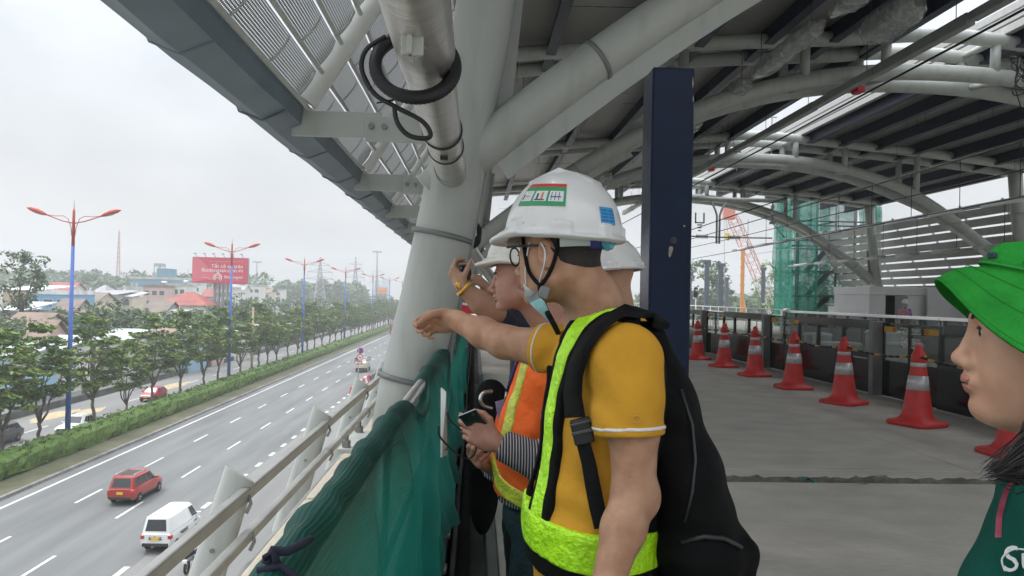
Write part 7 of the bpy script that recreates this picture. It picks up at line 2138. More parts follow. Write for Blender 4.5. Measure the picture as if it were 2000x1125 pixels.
b = MB(); b.lathe([(.004, 0), (.021, 0), (.024, .006), (.021, .020), (.015, .024), (.004, .024)], 9, M_A @ Matrix.Translation((-.114, 0, .024)) @ Matrix.Rotation(-PI / 2, 4, 'Y'), smooth=False); b.build('ratchet_knob', mat('knob blue', (.10, .42, .55), .4, var=.05), htA, world=True)
hd = lambda P: np.minimum(PA.headf(P), neckA(P))
def cord(pxs, rad, name, m, par, off=.003, f=hd, flat=False):
    pts = [Vector(trace(f, x, y, off)) for x, y in pxs]; b = MB()
    sm = []
    for i in range(len(pts) - 1):
        p0_, p1_, p2_, p3_ = pts[max(0, i - 1)], pts[i], pts[i + 1], pts[min(len(pts) - 1, i + 2)]
        for k in range(5):
            t = k / 5; sm.append(.5 * ((2 * p1_) + (p2_ - p0_) * t + (2 * p0_ - 5 * p1_ + 4 * p2_ - p3_) * t * t + (3 * p1_ - p0_ - 3 * p2_ + p3_) * t ** 3))
    sm.append(pts[-1]); b.tube(sm, rad, 8); return b.build(name, m, par, world=True)
cord([(1021, 462), (1026, 500), (1033, 530), (1046, 549), (1054, 556)], .0048, 'chin_strap', m_strap, htA)
cord([(1092, 468), (1084, 505), (1072, 535), (1060, 552), (1055, 557)], .0048, 'chin_strap', m_strap, htA)
cord([(1055, 556), (1056, 575), (1062, 595), (1070, 612), (1080, 630), (1090, 650)], .0062, 'chin_strap', m_strap, htA)
b = MB(); q = Vector(trace(hd, 1062, 571, .008)); b.bbox(-.012, .012, -.005, .005, -.015, .015, .003, Matrix.Translation(q) @ Matrix.Rotation(.3, 4, 'Y')); b.build('strap_slider', mat('slider grey', (.18, .19, .19), .4, var=0), htA, world=True)
# glasses
gl = thing('glasses', 'black rimmed glasses worn by the man in the mustard polo', 'glasses', tuple(PA.hl(.1, 0, .01)))
b = MB(); M = M_A
b.tube([M @ Vector(v) for v in ((-.035, .080, -.004), (-.022, .083, .010), (.0, .082, .017), (.05, .079, .020), (.098, .072, .021))], [.003, .003, .0026, .0026, .0034], 8); b.build('temple_arm', m_black, gl, world=True)
b = MB(); b.tube([M @ Vector(v) for v in ((-.035, -.080, -.004), (-.022, -.083, .010), (.05, -.079, .020), (.098, -.072, .021))], .0026, 8); b.build('temple_arm', m_black, gl, world=True)
for sg in (-1, 1):
    b = MB(); pts = [M @ Vector((.104 - .010 * abs(sg * .038 + .028 * math.cos(t)) / .06, sg * .038 + .030 * math.cos(t) * (1 + .0 * t), .000 + .021 * math.sin(t))) for t in np.linspace(0, 2 * PI, 25)[:-1]]; b.tube(pts, .0022, 7, closed=True); rm = b.build('lens_rim', m_black, gl, world=True)
    b = MB(); b.add(pts, [tuple(range(24))]); b.build('lens', clear_mat('spectacle lens' + str(sg), (.8, .85, .85), .04, .10, .02), rm, world=True)
b = MB(); b.tube([M @ Vector((.106, y, .006)) for y in (-.010, 0, .010)], .002, 6); b.build('bridge', m_black, gl, world=True)
# surgical mask pulled under the chin
mk_ = thing('face_mask', 'pale blue surgical mask hanging under the chin of the man in the mustard polo', 'face mask', tuple(PA.hl(.06, 0, -.12)))
m_maskb = mat('mask blue', (.30, .56, .58), .85, var=.06, scale=20, bump=.2, bscale=60); m_maskw = mat('mask white', (.66, .70, .71), .85, var=.04)
P_ = []
jawf = lambda P: hd(P)
top = [(1021, 553), (1025, 566), (1024, 580), (1036, 593)]; mid = [(1036, 566), (1040, 578), (1044, 590), (1052, 600)]; low = [(1048, 571), (1054, 582), (1058, 594), (1066, 606)]
P_ = [[Vector(trace(jawf, x, y, .007 + .003 * ((i + j) % 2))) for j, (x, y) in enumerate(row)] for i, row in enumerate((top, mid, low))]
b = MB(); b.grid(P_); b.build('inner_lining', m_maskw, mk_, world=True)
rowA = [(1034, 592), (1044, 587), (1056, 582), (1063, 588)]; rowB = [(1042, 601), (1050, 598), (1061, 594), (1069, 601)]; rowC = [(1056, 613), (1062, 611), (1070, 610), (1076, 618)]; rowD = [(1073, 630), (1077, 629), (1081, 628), (1083, 632)]
P_ = [[Vector(trace(jawf, x, y, .011 + .004 * (i % 2))) for x, y in row] for i, row in enumerate((rowA, rowB, rowC, rowD))]
b = MB(); b.grid(P_); b.build('pleated_front', m_maskb, mk_, world=True)
cord([(1034, 473), (1029, 500), (1026, 530), (1027, 556)], .0016, 'ear_loop', m_maskw, mk_, .002)
cord([(1056, 474), (1064, 490), (1063, 515), (1055, 545), (1050, 578)], .0016, 'ear_loop', m_maskw, mk_, .003)

# ------------------------------------------------------------------ B: man in orange vest
PB = Person('man in an orange vest over striped shirt, holding a phone and spectacles', (.25, 2.75, 0))
thB = R(6)
PB.set_head(a3(1014, 545, 2.72), (-math.cos(thB), math.sin(thB), -.08), sc=.98, fat=.006, nose=1.05, eye=2.2)
nbB = a3(1090, 650, 2.75)
shBL = a3(1108, 740, 2.56); elBL = a3(1082, 915, 2.46); wrBL = a3(968, 864, 2.50)
shBR = a3(1050, 735, 2.96); elBR = a3(1000, 930, 3.0); wrBR = a3(950, 905, 2.78)
hB1, hpB1, hcB1, htB1 = hand_prims(wrBL, a3(912, 838, 2.52) - wrBL, np.array((.1, 1., -.1)), False, [(.25, .6, .4), (.45, .7, .4), (.55, .75, .4), (.6, .7, .4)], 1.0, thumb=(-.1, .2))
hB2, hpB2, hcB2, htB2 = hand_prims(wrBR, a3(905, 890, 2.66) - wrBR, np.array((.1, -.6, .8)), True, [(.7, .8, .4), (.9, .9, .5), (1., .9, .5), (1., .9, .5)], 1.0, thumb=(.7, .4))
def neckB(P): return s_chain(P, [PB.hl(-.025, 0, -.04), nbB], [.062, .075], .02)
def bodyB(P):
    d = smin(PB.headf(P), neckB(P), .03)
    d = smin(d, s_ell(P, a3(1075, 760, 2.77), (.09, .16, .18)), .04)
    a = smin(s_chain(P, [shBL, elBL, wrBL], [.055, .043, .029], .02), hB1(P), .012)
    c = smin(s_chain(P, [shBR, elBR, wrBR], [.055, .043, .029], .02), hB2(P), .012)
    return smin(d, np.minimum(a, c), .02)
PB.sdf('body', bodyB, [PB.hc + A(0, 0, .13), *hpB1, *hpB2, elBL, elBR, nbB + A(.1, 0, 0)], .11, .0034, m_skinB)
PB.face(m_lipb, k=1.5); nails_for(PB, hcB1, htB1, np.array((.1, 1., -.1)))
def torsoB(P):
    d = s_ell(P, a3(1072, 750, 2.76), (.125, .19, .17)); d = smin(d, s_ell(P, a3(1045, 860, 2.76), (.145, .185, .2)), .06); d = smin(d, s_ell(P, a3(1043, 950, 2.76), (.14, .18, .18)), .06)
    d = smin(d, s_cap(P, shBL + A(0, .03, 0), shBR + A(0, -.03, 0), .065), .05); return smin(d, s_cap(P, nbB + A(0, 0, -.03), nbB + A(0, 0, .0), .085, .075), .04)
def shirtB(P):
    d = torsoB(P)
    d = smin(d, s_chain(P, [shBL, elBL + A(.01, 0, -.01), wrBL + (elBL - wrBL) * .12], [.072, .070, .052], .03), .03)
    d = smin(d, s_chain(P, [shBR, elBR, wrBR + (elBR - wrBR) * .25], [.070, .064, .052], .03), .03)
    cutL = cutplane(P, wrBL + (elBL - wrBL) * .10, wrBL - elBL); nearL = np.linalg.norm(P - wrBL, axis=1) - .10
    d = np.where(nearL < 0, smax(d, cutL, .004), d)
    cutR = cutplane(P, wrBR + (elBR - wrBR) * .22, wrBR - elBR); nearR = np.linalg.norm(P - wrBR, axis=1) - .10
    d = np.where(nearR < 0, smax(d, cutR, .004), d)
    return smax(smax(d - clothes_noise(P, .005), -(neckB(P) - .008), .005), -(P[:, 2] - .8), .004)
PB.sdf('striped_shirt', shirtB, [elBL, wrBL, elBR, wrBR, nbB, a3(1090, 1000, 2.75), a3(1140, 700, 2.6)], .14, .0065, m_stripe)
def vestB(P):
    d = smax(torsoB(P) - .014 - clothes_noise(P, .005), P[:, 2] - nbB[2] + .02, .004)
    arm = np.minimum(s_cap(P, shBL, elBL, .080, .075), s_cap(P, shBR, elBR, .080, .075))
    d = smax(d, -(P[:, 2] - .83), .005)
    opening = s_chain(P, [a3(1040, 640, 2.62), a3(1003, 680, 2.70), a3(976, 745, 2.74), a3(954, 850, 2.76)], [.06, .05, .042, .04])
    return smax(d, -opening, .006)
vB = PB.sdf('orange_vest', vestB, [nbB, a3(960, 800, 2.76), a3(1130, 1000, 2.76), shBL, shBR], .12, .006, m_orange)
tb1 = [trace(torsoB, x, y, .01) for x, y in ((1048, 668), (1032, 700), (1018, 740), (1005, 785), (993, 830), (985, 860))]
PB.sdf('reflective_tape', lambda P: smax(torsoB(P) - .019 - clothes_noise(P, .005), chainf(tb1, .026)(P), .002), tb1, .06, .005, m_limeb, vB)
tb2 = [trace(torsoB, x, y, .01) for x, y in ((966, 900), (975, 940), (995, 962), (1025, 978), (1060, 985), (1100, 985))]
PB.sdf('reflective_tape', lambda P: smax(torsoB(P) - .019 - clothes_noise(P, .005), chainf(tb2, .030)(P), .002), tb2, .06, .005, m_limeb, vB)
ln = [trace(lambda P: np.minimum(shirtB(P), vestB(P)), x, y, .004) for x, y in ((1030, 665), (1012, 700), (1000, 735), (990, 765))]
b = MB(); b.tube([Vector(q) for q in ln], .006, 6); cd = thing('lanyard_badge', 'blue lanyard with a name badge worn by the man in the orange vest', 'badge', tuple(ln[-1])); b.build('lanyard', mat('lanyard blue', (.02, .03, .16), .6, var=.1), cd, world=True)
q = Vector(ln[-1]); b = MB(); b.tube([q, q + Vector((-.006, -.005, -.03))], .005, 7); b.build('clip', m_alu, cd, world=True)
b = MB(); M_ = Matrix.Translation(q + Vector((-.012, -.008, -.085))) @ Matrix.Rotation(-.18, 4, 'Y') @ Matrix.Rotation(.6, 4, 'Z'); b.bbox(-.026, .026, -.002, .002, -.055, .055, .002, M_); bo = b.build('card', mat('badge blue', (.22, .33, .60), .35, var=.15, scale=30), cd, world=True)
b = MB(); b.box(-.018, .018, -.0032, -.0024, -.03, .005, M_); b.build('card_print', m_white, bo, world=True)
hipB = a3(1050, 1000, 2.76)
def trB(P):
    d = s_ell(P, hipB, (.13, .17, .14))
    for sg in (-1, 1): d = smin(d, s_chain(P, [hipB + A(0, sg * .085, -.06), A(hipB[0] - .02, hipB[1] + sg * .09, .45), A(hipB[0], hipB[1] + sg * .1, .06)], [.095, .072, .06], .03), .04)
    return smax(d - clothes_noise(P, .004), P[:, 2] - .86, .004)
PB.sdf('trousers', trB, [hipB, A(hipB[0], hipB[1], .03)], .24, .011, m_teal)
for sg in (-1, 1): shoe(PB, hipB[0], hipB[1] + sg * .1, PI)
helmet(None, PB.M4() @ Matrix.Translation((-.006, 0, .020)) @ Matrix.Rotation(-.17, 4, 'Y'), 'white hard hat on the man in the orange vest', mm=mat('cream white helmet', (.64, .62, .57), .35, var=.04, coat=.2))
# phone and spectacles in B's hands
ph = thing('phone', 'dark green smartphone in the hand of the man in the orange vest', 'phone', tuple(a3(922, 828, 2.50)))
pc = a3(930, 828, 2.515); pu = N3(a3(910, 806, 2.475) - a3(944, 848, 2.545)); pr_ = N3(np.cross(pu, np.array((.25, 1.0, .1)))); pn_ = np.cross(pr_, pu)
Mp = Matrix([[pr_[i], pn_[i], pu[i], pc[i]] for i in range(3)] + [[0, 0, 0, 1]])
b = MB(); b.bbox(-.033, .033, -.004, .004, -.066, .066, .0038, Mp); b.build('phone_body', mat('phone green', (.012, .030, .026), .15, var=0), ph, world=True)
b = MB(); b.bbox(-.0340, .0340, -.0022, .0022, -.0670, .0670, .002, Mp); b.build('phone_frame', mat('phone frame', (.42, .44, .42), .25, .8, var=0), ph, world=True)
b = MB(); b.bbox(-.030, -.004, -.0062, -.0038, .046, .070, .004, Mp) if False else b.sphere(Mp @ Vector((-.016, -.005, .052)), .006, 10, 6); b.build('camera_lens', m_black, ph, world=True)
sp = thing('glasses', 'folded black spectacles held out by the man in the orange vest', 'glasses', tuple(a3(900, 860, 2.55)))
def spl(pts, rad, name, m, par, n=6):
    pts = [Vector(p) for p in pts]; sm = []
    for i in range(len(pts) - 1):
        p0_, p1_, p2_, p3_ = pts[max(0, i - 1)], pts[i], pts[i + 1], pts[min(len(pts) - 1, i + 2)]
        for k in range(n):
            t = k / n; sm.append(.5 * ((2 * p1_) + (p2_ - p0_) * t + (2 * p0_ - 5 * p1_ + 4 * p2_ - p3_) * t * t + (3 * p1_ - p0_ - 3 * p2_ + p3_) * t ** 3))
    sm.append(pts[-1]); b = MB(); b.tube(sm, rad, 8); return b.build(name, m, par, world=True)
spl([a3(873, 805, 2.52), a3(877, 818, 2.52), a3(893, 834, 2.53), a3(915, 850, 2.54), a3(926, 862, 2.56)], .0032, 'temple_arm', m_black, sp)
spl([a3(857, 832, 2.58), a3(858, 850, 2.58), a3(872, 868, 2.59), a3(893, 887, 2.60), a3(912, 897, 2.62)], .0032, 'temple_arm', m_black, sp)
spl([a3(912, 897, 2.62), a3(922, 892, 2.61), a3(930, 880, 2.59), a3(926, 862, 2.56)], .0025, 'front_frame', m_black, sp)

# ------------------------------------------------------------------ C: photographer behind B, only the raised arms show
PC = Person('person in navy dotted shirt raising a camera behind the orange vested man', (.2, 3.45, 0))
PC.set_head(a3(1035, 545, 3.45), (-.9, .35, 0), sc=.97)
nbC = a3(1055, 625, 3.48); shC1 = a3(1040, 640, 3.30); elC1 = a3(957, 607, 3.12); wrC1 = a3(903, 560, 3.10)
shC2 = a3(1020, 640, 3.65); elC2 = a3(985, 598, 3.55); wrC2 = a3(953, 567, 3.36)
hC1, hpC1, hcC1, htC1 = hand_prims(wrC1, a3(884, 532, 3.12) - wrC1, np.array((.75, .5, .3)), False, [(.85, .8, .4), (.95, .85, .4), (1.0, .85, .4), (1.0, .85, .4)], .95, thumb=(.8, .6), spread=.01)
hC2, hpC2, hcC2, htC2 = hand_prims(wrC2, a3(925, 535, 3.25) - wrC2, np.array((-.75, -.3, .0)), True, [(.35, .5, .3), (.4, .5, .3), (.5, .6, .3), (.5, .6, .3)], .95, thumb=(.5, .3))
def bodyC(P):
    d = smin(PC.headf(P), s_chain(P, [PC.hl(-.025, 0, -.04), nbC], [.06, .075], .02), .03); d = smin(d, s_ell(P, nbC + A(.0, 0, -.2), (.1, .16, .2)), .04)
    a = smin(s_chain(P, [shC1, elC1, elC1 + (wrC1 - elC1) * .35, wrC1], [.055, .047, .047, .030], .02), hC1(P), .012)
    c = smin(s_chain(P, [shC2, elC2, elC2 + (wrC2 - elC2) * .35, wrC2], [.055, .045, .043, .029], .02), hC2(P), .012)
    return smin(d, np.minimum(a, c), .02)
PC.sdf('body', bodyC, [PC.hc + A(0, 0, .13), *hpC1, *hpC2, nbC + A(.1, 0, -.3)], .11, .0055, m_skinC)
def shirtC(P):
    d = s_ell(P, nbC + A(0, 0, -.18), (.14, .2, .2)); d = smin(d, s_ell(P, nbC + A(-.01, 0, -.42), (.145, .18, .22)), .06)
    for s0, e0, t in ((shC1, elC1, .80), (shC2, elC2, .7)):
        q = s_cap(P, s0, s0 + (e0 - s0) * t, .070, .062); q = smax(q, cutplane(P, s0 + (e0 - s0) * t, e0 - s0), .004); d = smin(d, q, .03)
    return d - clothes_noise(P, .004)
PC.sdf('dotted_shirt', shirtC, [shC1, shC2, elC1, nbC, nbC + A(0, 0, -.62)], .17, .008, m_navydot)
hipC = nbC + A(-.01, 0, -.62)
def trC(P):
    d = s_ell(P, hipC, (.125, .165, .13))
    for sg in (-1, 1): d = smin(d, s_chain(P, [hipC + A(-.02, sg * .085, -.06), A(hipC[0] - .07, hipC[1] + sg * .09, .45), A(hipC[0] - .05, hipC[1] + sg * .1, .06)], [.09, .07, .06], .03), .04)
    return d - clothes_noise(P, .004)
PC.sdf('trousers', trC, [hipC, A(hipC[0], hipC[1], .03)], .24, .012, mat('black trousers', (.012, .012, .013), .85, var=.2))
for sg in (-1, 1): shoe(PC, hipC[0] - .05, hipC[1] + sg * .1, PI)
b = MB(); b.sphere(PC.hl(-.01, 0, .06), (.1, .085, .09)); b.build('hair', m_hair, PC.root, world=True)
def ring_on(person, c, ax_, r0, rad, m, nm, lab, n=22, beads=False):
    r = thing(nm, lab, nm.split('_')[-1], tuple(c)); q = Vector(ax_).normalized().to_track_quat('Z', 'Y').to_matrix()
    pts = [Vector(c) + q @ Vector((r0 * math.cos(t), r0 * math.sin(t), 0)) for t in np.linspace(0, 2 * PI, n + 1)[:-1]]
    b = MB()
    if beads:
        for p in pts: b.sphere(p, rad * 1.3, 8, 6)
    b.tube(pts, rad * (.6 if beads else 1), 6, closed=True); b.build('band', m, r, world=True)
    return r, pts
m_gold = mat('gold', (.70, .42, .10), .25, .9, var=.1, scale=40)
wr_, wpts = ring_on(PC, wrC1 + (elC1 - wrC1) * .06, elC1 - wrC1, .0345, .0075, m_gold, 'gold_watch', 'gold wristwatch on the raised near wrist', beads=True)
b = MB(); cW = Vector(wrC1 + (elC1 - wrC1) * .06) + Vector((-.02, -.026, .012)); b.lathe([(.004, -.003), (.017, -.003), (.018, .003), (.012, .005)], 18, Matrix.Translation(cW) @ Matrix.Rotation(PI / 2, 4, 'X') @ Matrix.Rotation(.5, 4, 'Y')); b.build('watch_face', m_gold, wr_, world=True)
ring_on(PC, wrC2 + (elC2 - wrC2) * .10, elC2 - wrC2, .034, .0065, m_black, 'bead_bracelet', 'black bead bracelet on the raised far wrist', 16, True)
cmr = thing('camera', 'small black camera held up in the raised hands', 'camera', tuple(a3(903, 531, 3.16)))
Mc = Matrix.Translation(Vector(a3(903, 533, 3.17))) @ Matrix.Rotation(R(-60), 4, 'Z') @ Matrix.Rotation(.08, 4, 'X')
b = MB(); b.bbox(-.055, .055, -.012, .012, -.036, .036, .008, Mc); b.build('camera_body', m_black, cmr, world=True)
b = MB(); b.lathe([(.026, .012), (.026, .03), (.021, .03), (.019, .026)], 20, Mc @ Matrix.Rotation(-PI / 2, 4, 'X')); b.build('lens', m_black, cmr, world=True)
b = MB(); b.bbox(-.046, .03, -.0135, -.0118, -.028, .028, .001, Mc); b.build('screen', mat('camera screen', (.05, .06, .07), .1, var=0), cmr, world=True)
# dark bag with a curved metal handle hanging in the channel behind
bg_ = thing('shoulder_bag', 'dark bag with a shiny curved metal handle hanging beyond the man in the orange vest', 'bag', tuple(a3(948, 850, 3.2)))
def bagf(P): return smin(s_ell(P, a3(962, 800, 3.3), (.085, .09, .14)), s_ell(P, a3(945, 930, 3.2), (.07, .07, .25)), .06) - clothes_noise(P, .006, .6)
sdfT(bg_, 'bag_body', bagf, [a3(958, 800, 3.3), a3(940, 990, 3.15)], .24, .010, mat('dark bag cloth', (.007, .007, .0075), .85, var=.3, scale=6, bump=.8, bscale=9, spec=.1))
b = spl([a3(962, 764, 3.14), a3(944, 768, 3.13), a3(938, 780, 3.12), a3(945, 792, 3.12), a3(962, 798, 3.12)], .0085, 'metal_handle', mat('handle chrome', (.55, .54, .52), .22, .9, var=.1), bg_)

# ------------------------------------------------------------------ D: second worker in yellow behind A's neck
PD = Person('worker in a mustard shirt and white hard hat, mostly hidden behind the pointing man', (.66, 3.5, 0))
PD.set_head(a3(1196, 545, 3.48), (-.75, .66, -.1), sc=1.0)
nbD = a3(1210, 610, 3.5)
def bodyD(P):
    d = smin(PD.headf(P), s_chain(P, [PD.hl(-.025, 0, -.04), nbD], [.06, .075], .02), .03); d = smin(d, s_ell(P, nbD + A(0, 0, -.2), (.1, .17, .2)), .04)
    for sg in (-1, 1): d = smin(d, s_chain(P, [nbD + A(.02, sg * .19, -.06), nbD + A(.02, sg * .23, -.34), nbD + A(-.06, sg * .2, -.56)], [.05, .042, .03], .02), .03)
    return d
PD.sdf('body', bodyD, [PD.hc + A(0, 0, .13), nbD + A(-.06, -.25, -.6), nbD + A(.1, .25, -.3)], .1, .0075, m_skinC)
def shirtD(P):
    d = smin(s_ell(P, nbD + A(0, 0, -.2), (.13, .205, .2)), s_ell(P, nbD + A(0, 0, -.45), (.14, .19, .22)), .06); d = smin(d, s_cap(P, nbD + A(0, 0, -.03), nbD + A(0, 0, .02), .085, .068), .03)
    for sg in (-1, 1): d = smin(d, s_cap(P, nbD + A(.02, sg * .19, -.06), nbD + A(.02, sg * .22, -.27), .07, .066), .04)
    return d - clothes_noise(P, .004)
PD.sdf('polo_shirt', shirtD, [nbD + A(-.12, -.2, .05), nbD + A(.12, .2, -.66)], .09, .009, m_polo)
hipD = nbD + A(0, 0, -.64)
def trD(P):
    d = s_ell(P, hipD, (.125, .17, .13))
    for sg in (-1, 1): d = smin(d, s_chain(P, [hipD + A(0, sg * .085, -.06), A(hipD[0], hipD[1] + sg * .09, .45), A(hipD[0], hipD[1] + sg * .1, .06)], [.09, .07, .06], .03), .04)
    return d
PD.sdf('trousers', trD, [hipD, A(hipD[0], hipD[1], .03)], .24, .013, m_teal)
for sg in (-1, 1): shoe(PD, hipD[0], hipD[1] + sg * .1, PI * .8)
helmet(None, PD.M4() @ Matrix.Translation((-.002, 0, .004)), 'white hard hat seen between the pointing man and the navy post', mm=m_helm)

# ------------------------------------------------------------------ E: woman in a green hat, close on the right
PE = Person('young woman in profile wearing a dark green shirt at the right edge', (.72, .95, 0))
thE = R(29)
PE.set_head(a3(2060, 657, .925), (-math.cos(thE), math.sin(thE), 0.0), sc=1.0, fat=.003, nose=.78, lips=.74, eye=2.3, muz=.003)
nbE = a3(2096, 890, .95)
LE = A(-math.sin(thE), -math.cos(thE), 0); FE = A(-math.cos(thE), math.sin(thE), 0); RE = frame(FE)
shE1 = nbE + LE * .160 - FE * .02 + A(0, 0, -.06); shE2 = nbE - LE * .160 - FE * .02 + A(0, 0, -.06)
def neckE(P): return s_chain(P, [PE.hl(-.015, 0, -.06), PE.hl(-.03, 0, -.12), nbE], [.056, .054, .062], .02)
def bodyE(P):
    d = smin(PE.headf(P), neckE(P), .035); d = smin(d, s_ell(PE and (P - PE.hc) @ PE.hR, A(.030, 0, -.098), (.045, .048, .022)), .03)
    d = smin(d, s_ell(P, nbE + A(.0, 0, -.18), (.085, .14, .17), RE), .04)
    for s0, sg in ((shE1, -1), (shE2, 1)): d = smin(d, s_chain(P, [s0, s0 - LE * (sg * .03) + A(0, 0, -.27), s0 + FE * .08 + A(0, 0, -.48)], [.046, .037, .026], .02), .03)
    return d
PE.sdf('body', bodyE, [PE.hc + A(-.1, 0, .12), shE1 + A(0, -.05, -.56), shE2 + A(.05, .05, -.5)], .09, .0036, m_skinE)
PE.face(m_lip, k=1.25)
def shirtE(P):
    d = smin(s_ell(P, nbE + A(.0, 0, -.16), (.100, .165, .17), RE), s_ell(P, nbE + FE * .055 + A(0, 0, -.235), (.078, .130, .10), RE), .05); d = smin(d, s_ell(P, nbE + A(.0, 0, -.42), (.115, .155, .2), RE), .05)
    d = smin(d, s_cap(P, nbE + A(0, 0, -.04), nbE + A(0, 0, -.01), .075, .068), .04)
    for s0, sg in ((shE1, -1), (shE2, 1)): d = smin(d, s_cap(P, s0, s0 - LE * (sg * .03) + A(0, 0, -.2), .062, .062), .03)
    return smax(d - clothes_noise(P, .0035), -(neckE(P) - .012), .006)
shEo = PE.sdf('shirt', shirtE, [nbE + A(-.13, -.22, .05), nbE + A(.13, .22, -.64)], .06, .0055, m_greens)
hipE = nbE + A(0, 0, -.6)
def trE(P):
    d = s_ell(P, hipE, (.12, .16, .13))
    for sg in (-1, 1): d = smin(d, s_chain(P, [hipE + A(0, sg * .08, -.05), A(hipE[0], hipE[1] + sg * .085, .42), A(hipE[0], hipE[1] + sg * .09, .06)], [.085, .06, .05], .03), .04)
    return d
PE.sdf('trousers', trE, [hipE, A(hipE[0], hipE[1], .03)], .22, .013, m_teal)
for sg in (-1, 1): shoe(PE, hipE[0], hipE[1] + sg * .09, PI)
# lanyard and white script on the shirt
q = [trace(shirtE, x, y, .003) for x, y in ((1978, 940), (1966, 955), (1958, 980), (1951, 1010), (1949, 1050))]
b = MB(); P_ = [[Vector(p) + Vector((-.004, 0, 0)), Vector(p) + Vector((.004, -.001, .001))] for p in q]; b.grid(P_); b.build('pink_lanyard', mat('lanyard pink', (.52, .10, .16), .6, var=.2, scale=60), PE.root, world=True)
c0 = Vector(trace(shirtE, 1984, 1104, .004)); nrm = Vector((-.80, -.58, .10)).normalized(); rgt = Vector((.58, -.80, -.02)).normalized(); rgt = (rgt - nrm * rgt.dot(nrm)).normalized(); upv = nrm.cross(rgt)
Rt = Matrix((rgt, upv, nrm)).transposed() @ Matrix.Rotation(R(24), 3, 'Z')
text_part('Suy', 'script_lettering', mat('white thread', (.66, .66, .64), .7, var=.05), shEo, c0 - rgt * .012 - upv * .012 + nrm * .003, Rt, .042, .0008, shear=.35)
spl([c0 + rgt * x + upv * y + nrm * .004 for x, y in ((-.010, -.010), (-.014, .004), (-.004, .018), (.010, .022), (.018, .014), (.010, .006))], .0011, 'script_flourish', mat('white thread', None), shEo)
# hair
def hairE(P):
    Q = (P - PE.hc) @ PE.hR
    d = s_ell(Q, A(-.035, 0, .03), (.088, .083, .085))
    d = smax(d, -(Q[:, 0] * -1 - .002 + .02), .01)
    t = s_chain(P, [PE.hl(-.06, .045, -.02), PE.hl(-.055, .062, -.09), PE.hl(-.025, .080, -.155), PE.hl(.01, .085, -.19)], [.045, .036, .030, .012], .02)
    u = s_chain(P, [PE.hl(-.08, 0, -.02), PE.hl(-.085, 0, -.12), PE.hl(-.08, 0, -.22)], [.06, .05, .03], .03)
    t2 = s_chain(P, [PE.hl(-.06, .06, -.10), a3(2060, 850, .84), a3(2020, 890, .82), a3(1995, 905, .815)], [.034, .028, .016, .004], .015)
    d = smin(d, np.minimum(np.minimum(t, t2), u), .02)
    return d + .0025 * np.sin(Q[:, 0] * 420 + Q[:, 2] * 90) 
hE = PE.sdf('hair', hairE, [PE.hl(-.08, -.05, .1), PE.hl(.0, .09, -.24), a3(1945, 920, .81)], .07, .004, m_hair)
b = MB(); q = random.Random(8)
for k in range(420):
    jx, jy, jz = q.gauss(0, 1), q.gauss(0, 1), q.gauss(0, 1); en = q.uniform(-.25, 1) ; t0 = Vector((jx * .010, jy * .010, jz * .011))
    pts = [Vector(a3(2062, 845, .845)) + t0, Vector(a3(2025, 885, .825)) + t0, Vector(a3(1985 + 14 * (1 - en), 906, .815)) + t0 * .9, Vector(a3(1958 - 16 * en, 914 + 8 * jz, .81)) + t0 * .75 + Vector((0, 0, -.004 * abs(jx)))]
    b.tube(pts, [.0013, .0012, .0009, .0002], 4)
for k in range(3):
    pts = [PE.hl(.035 - k * .012, .069 + .002 * k, .02 - k * .01), PE.hl(.032 - k * .01, .073, -.02 - .01 * k), PE.hl(.022 - k * .008, .074, -.055 - .01 * k)]; b.tube([Vector(p) for p in pts], [.0007, .0006, .0003], 4)
b.build('loose_strands', m_hair, hE, world=True)
# bucket hat: crown and floppy tilted brim, thick cloth
ME = PE.M4()
hatE = thing('bucket_hat', 'bright green corduroy bucket hat on the woman at the right edge', 'hat', tuple(PE.hc))
def ringE(fr):
    out = []
    for k in range(72):
        t = 2 * PI * k / 72; out.append(ME @ Vector(fr(t)))
    return out
def inner(t): return (-.014 + .098 * math.cos(t), .086 * math.sin(t), .060 + .030 * math.cos(t))
def outer_(t): return (.000 + .137 * math.cos(t), .136 * math.sin(t), .006 + .066 * math.cos(t) - .052 * math.sin(t) ** 2 + .004 * math.sin(5 * t))
def lerp3(a, b_, s): return tuple(x + (y - x) * s for x, y in zip(a, b_))
prof = []
for s in (0, .25, .5, .75, .97, 1.0): prof.append(ringE(lambda t: (lambda p: (p[0], p[1], p[2] + .007 * math.sin(PI * s)))(lerp3(inner(t), outer_(t), s))))
for s in (1.0, .97, .75, .5, .25, 0): prof.append(ringE(lambda t: (lambda p: (p[0] * .99, p[1] * .99, p[2] - .003 + .007 * math.sin(PI * s)))(lerp3(inner(t), outer_(t), s))))
b = MB(); b.grid([[prof[i][k] for i in range(len(prof))] for k in range(72)], closed_u=True); br = b.build('brim', m_greenh, hatE, world=True)
for s in (.3, .62, .95):
    b = MB(); b.tube(ringE(lambda t: (lambda p: (p[0], p[1], p[2] + .0075 * math.sin(PI * s) + .0006))(lerp3(inner(t), outer_(t), s))), .00055, 4, closed=True); b.build('stitch_line', mat('green thread', (.016, .22, .028), .9, var=.1), br, world=True)
crown = []
for (s, z, k_) in ((1.0, .0, 1), (.975, .007, 1), (.93, .017, 1), (.86, .029, 1), (.74, .040, 1), (.42, .052, 1), (.02, .056, 1)):
    crown.append(ringE(lambda t: (lambda p: (-.012 + (p[0] + .012) * s, p[1] * s, p[2] + z - .030 * math.cos(t) * (1 - s) * 1.0))(inner(t))))
b = MB(); b.grid([[crown[i][k] for i in range(len(crown))] for k in range(72)], closed_u=True); cr = b.build('crown', m_greenh, hatE, world=True)
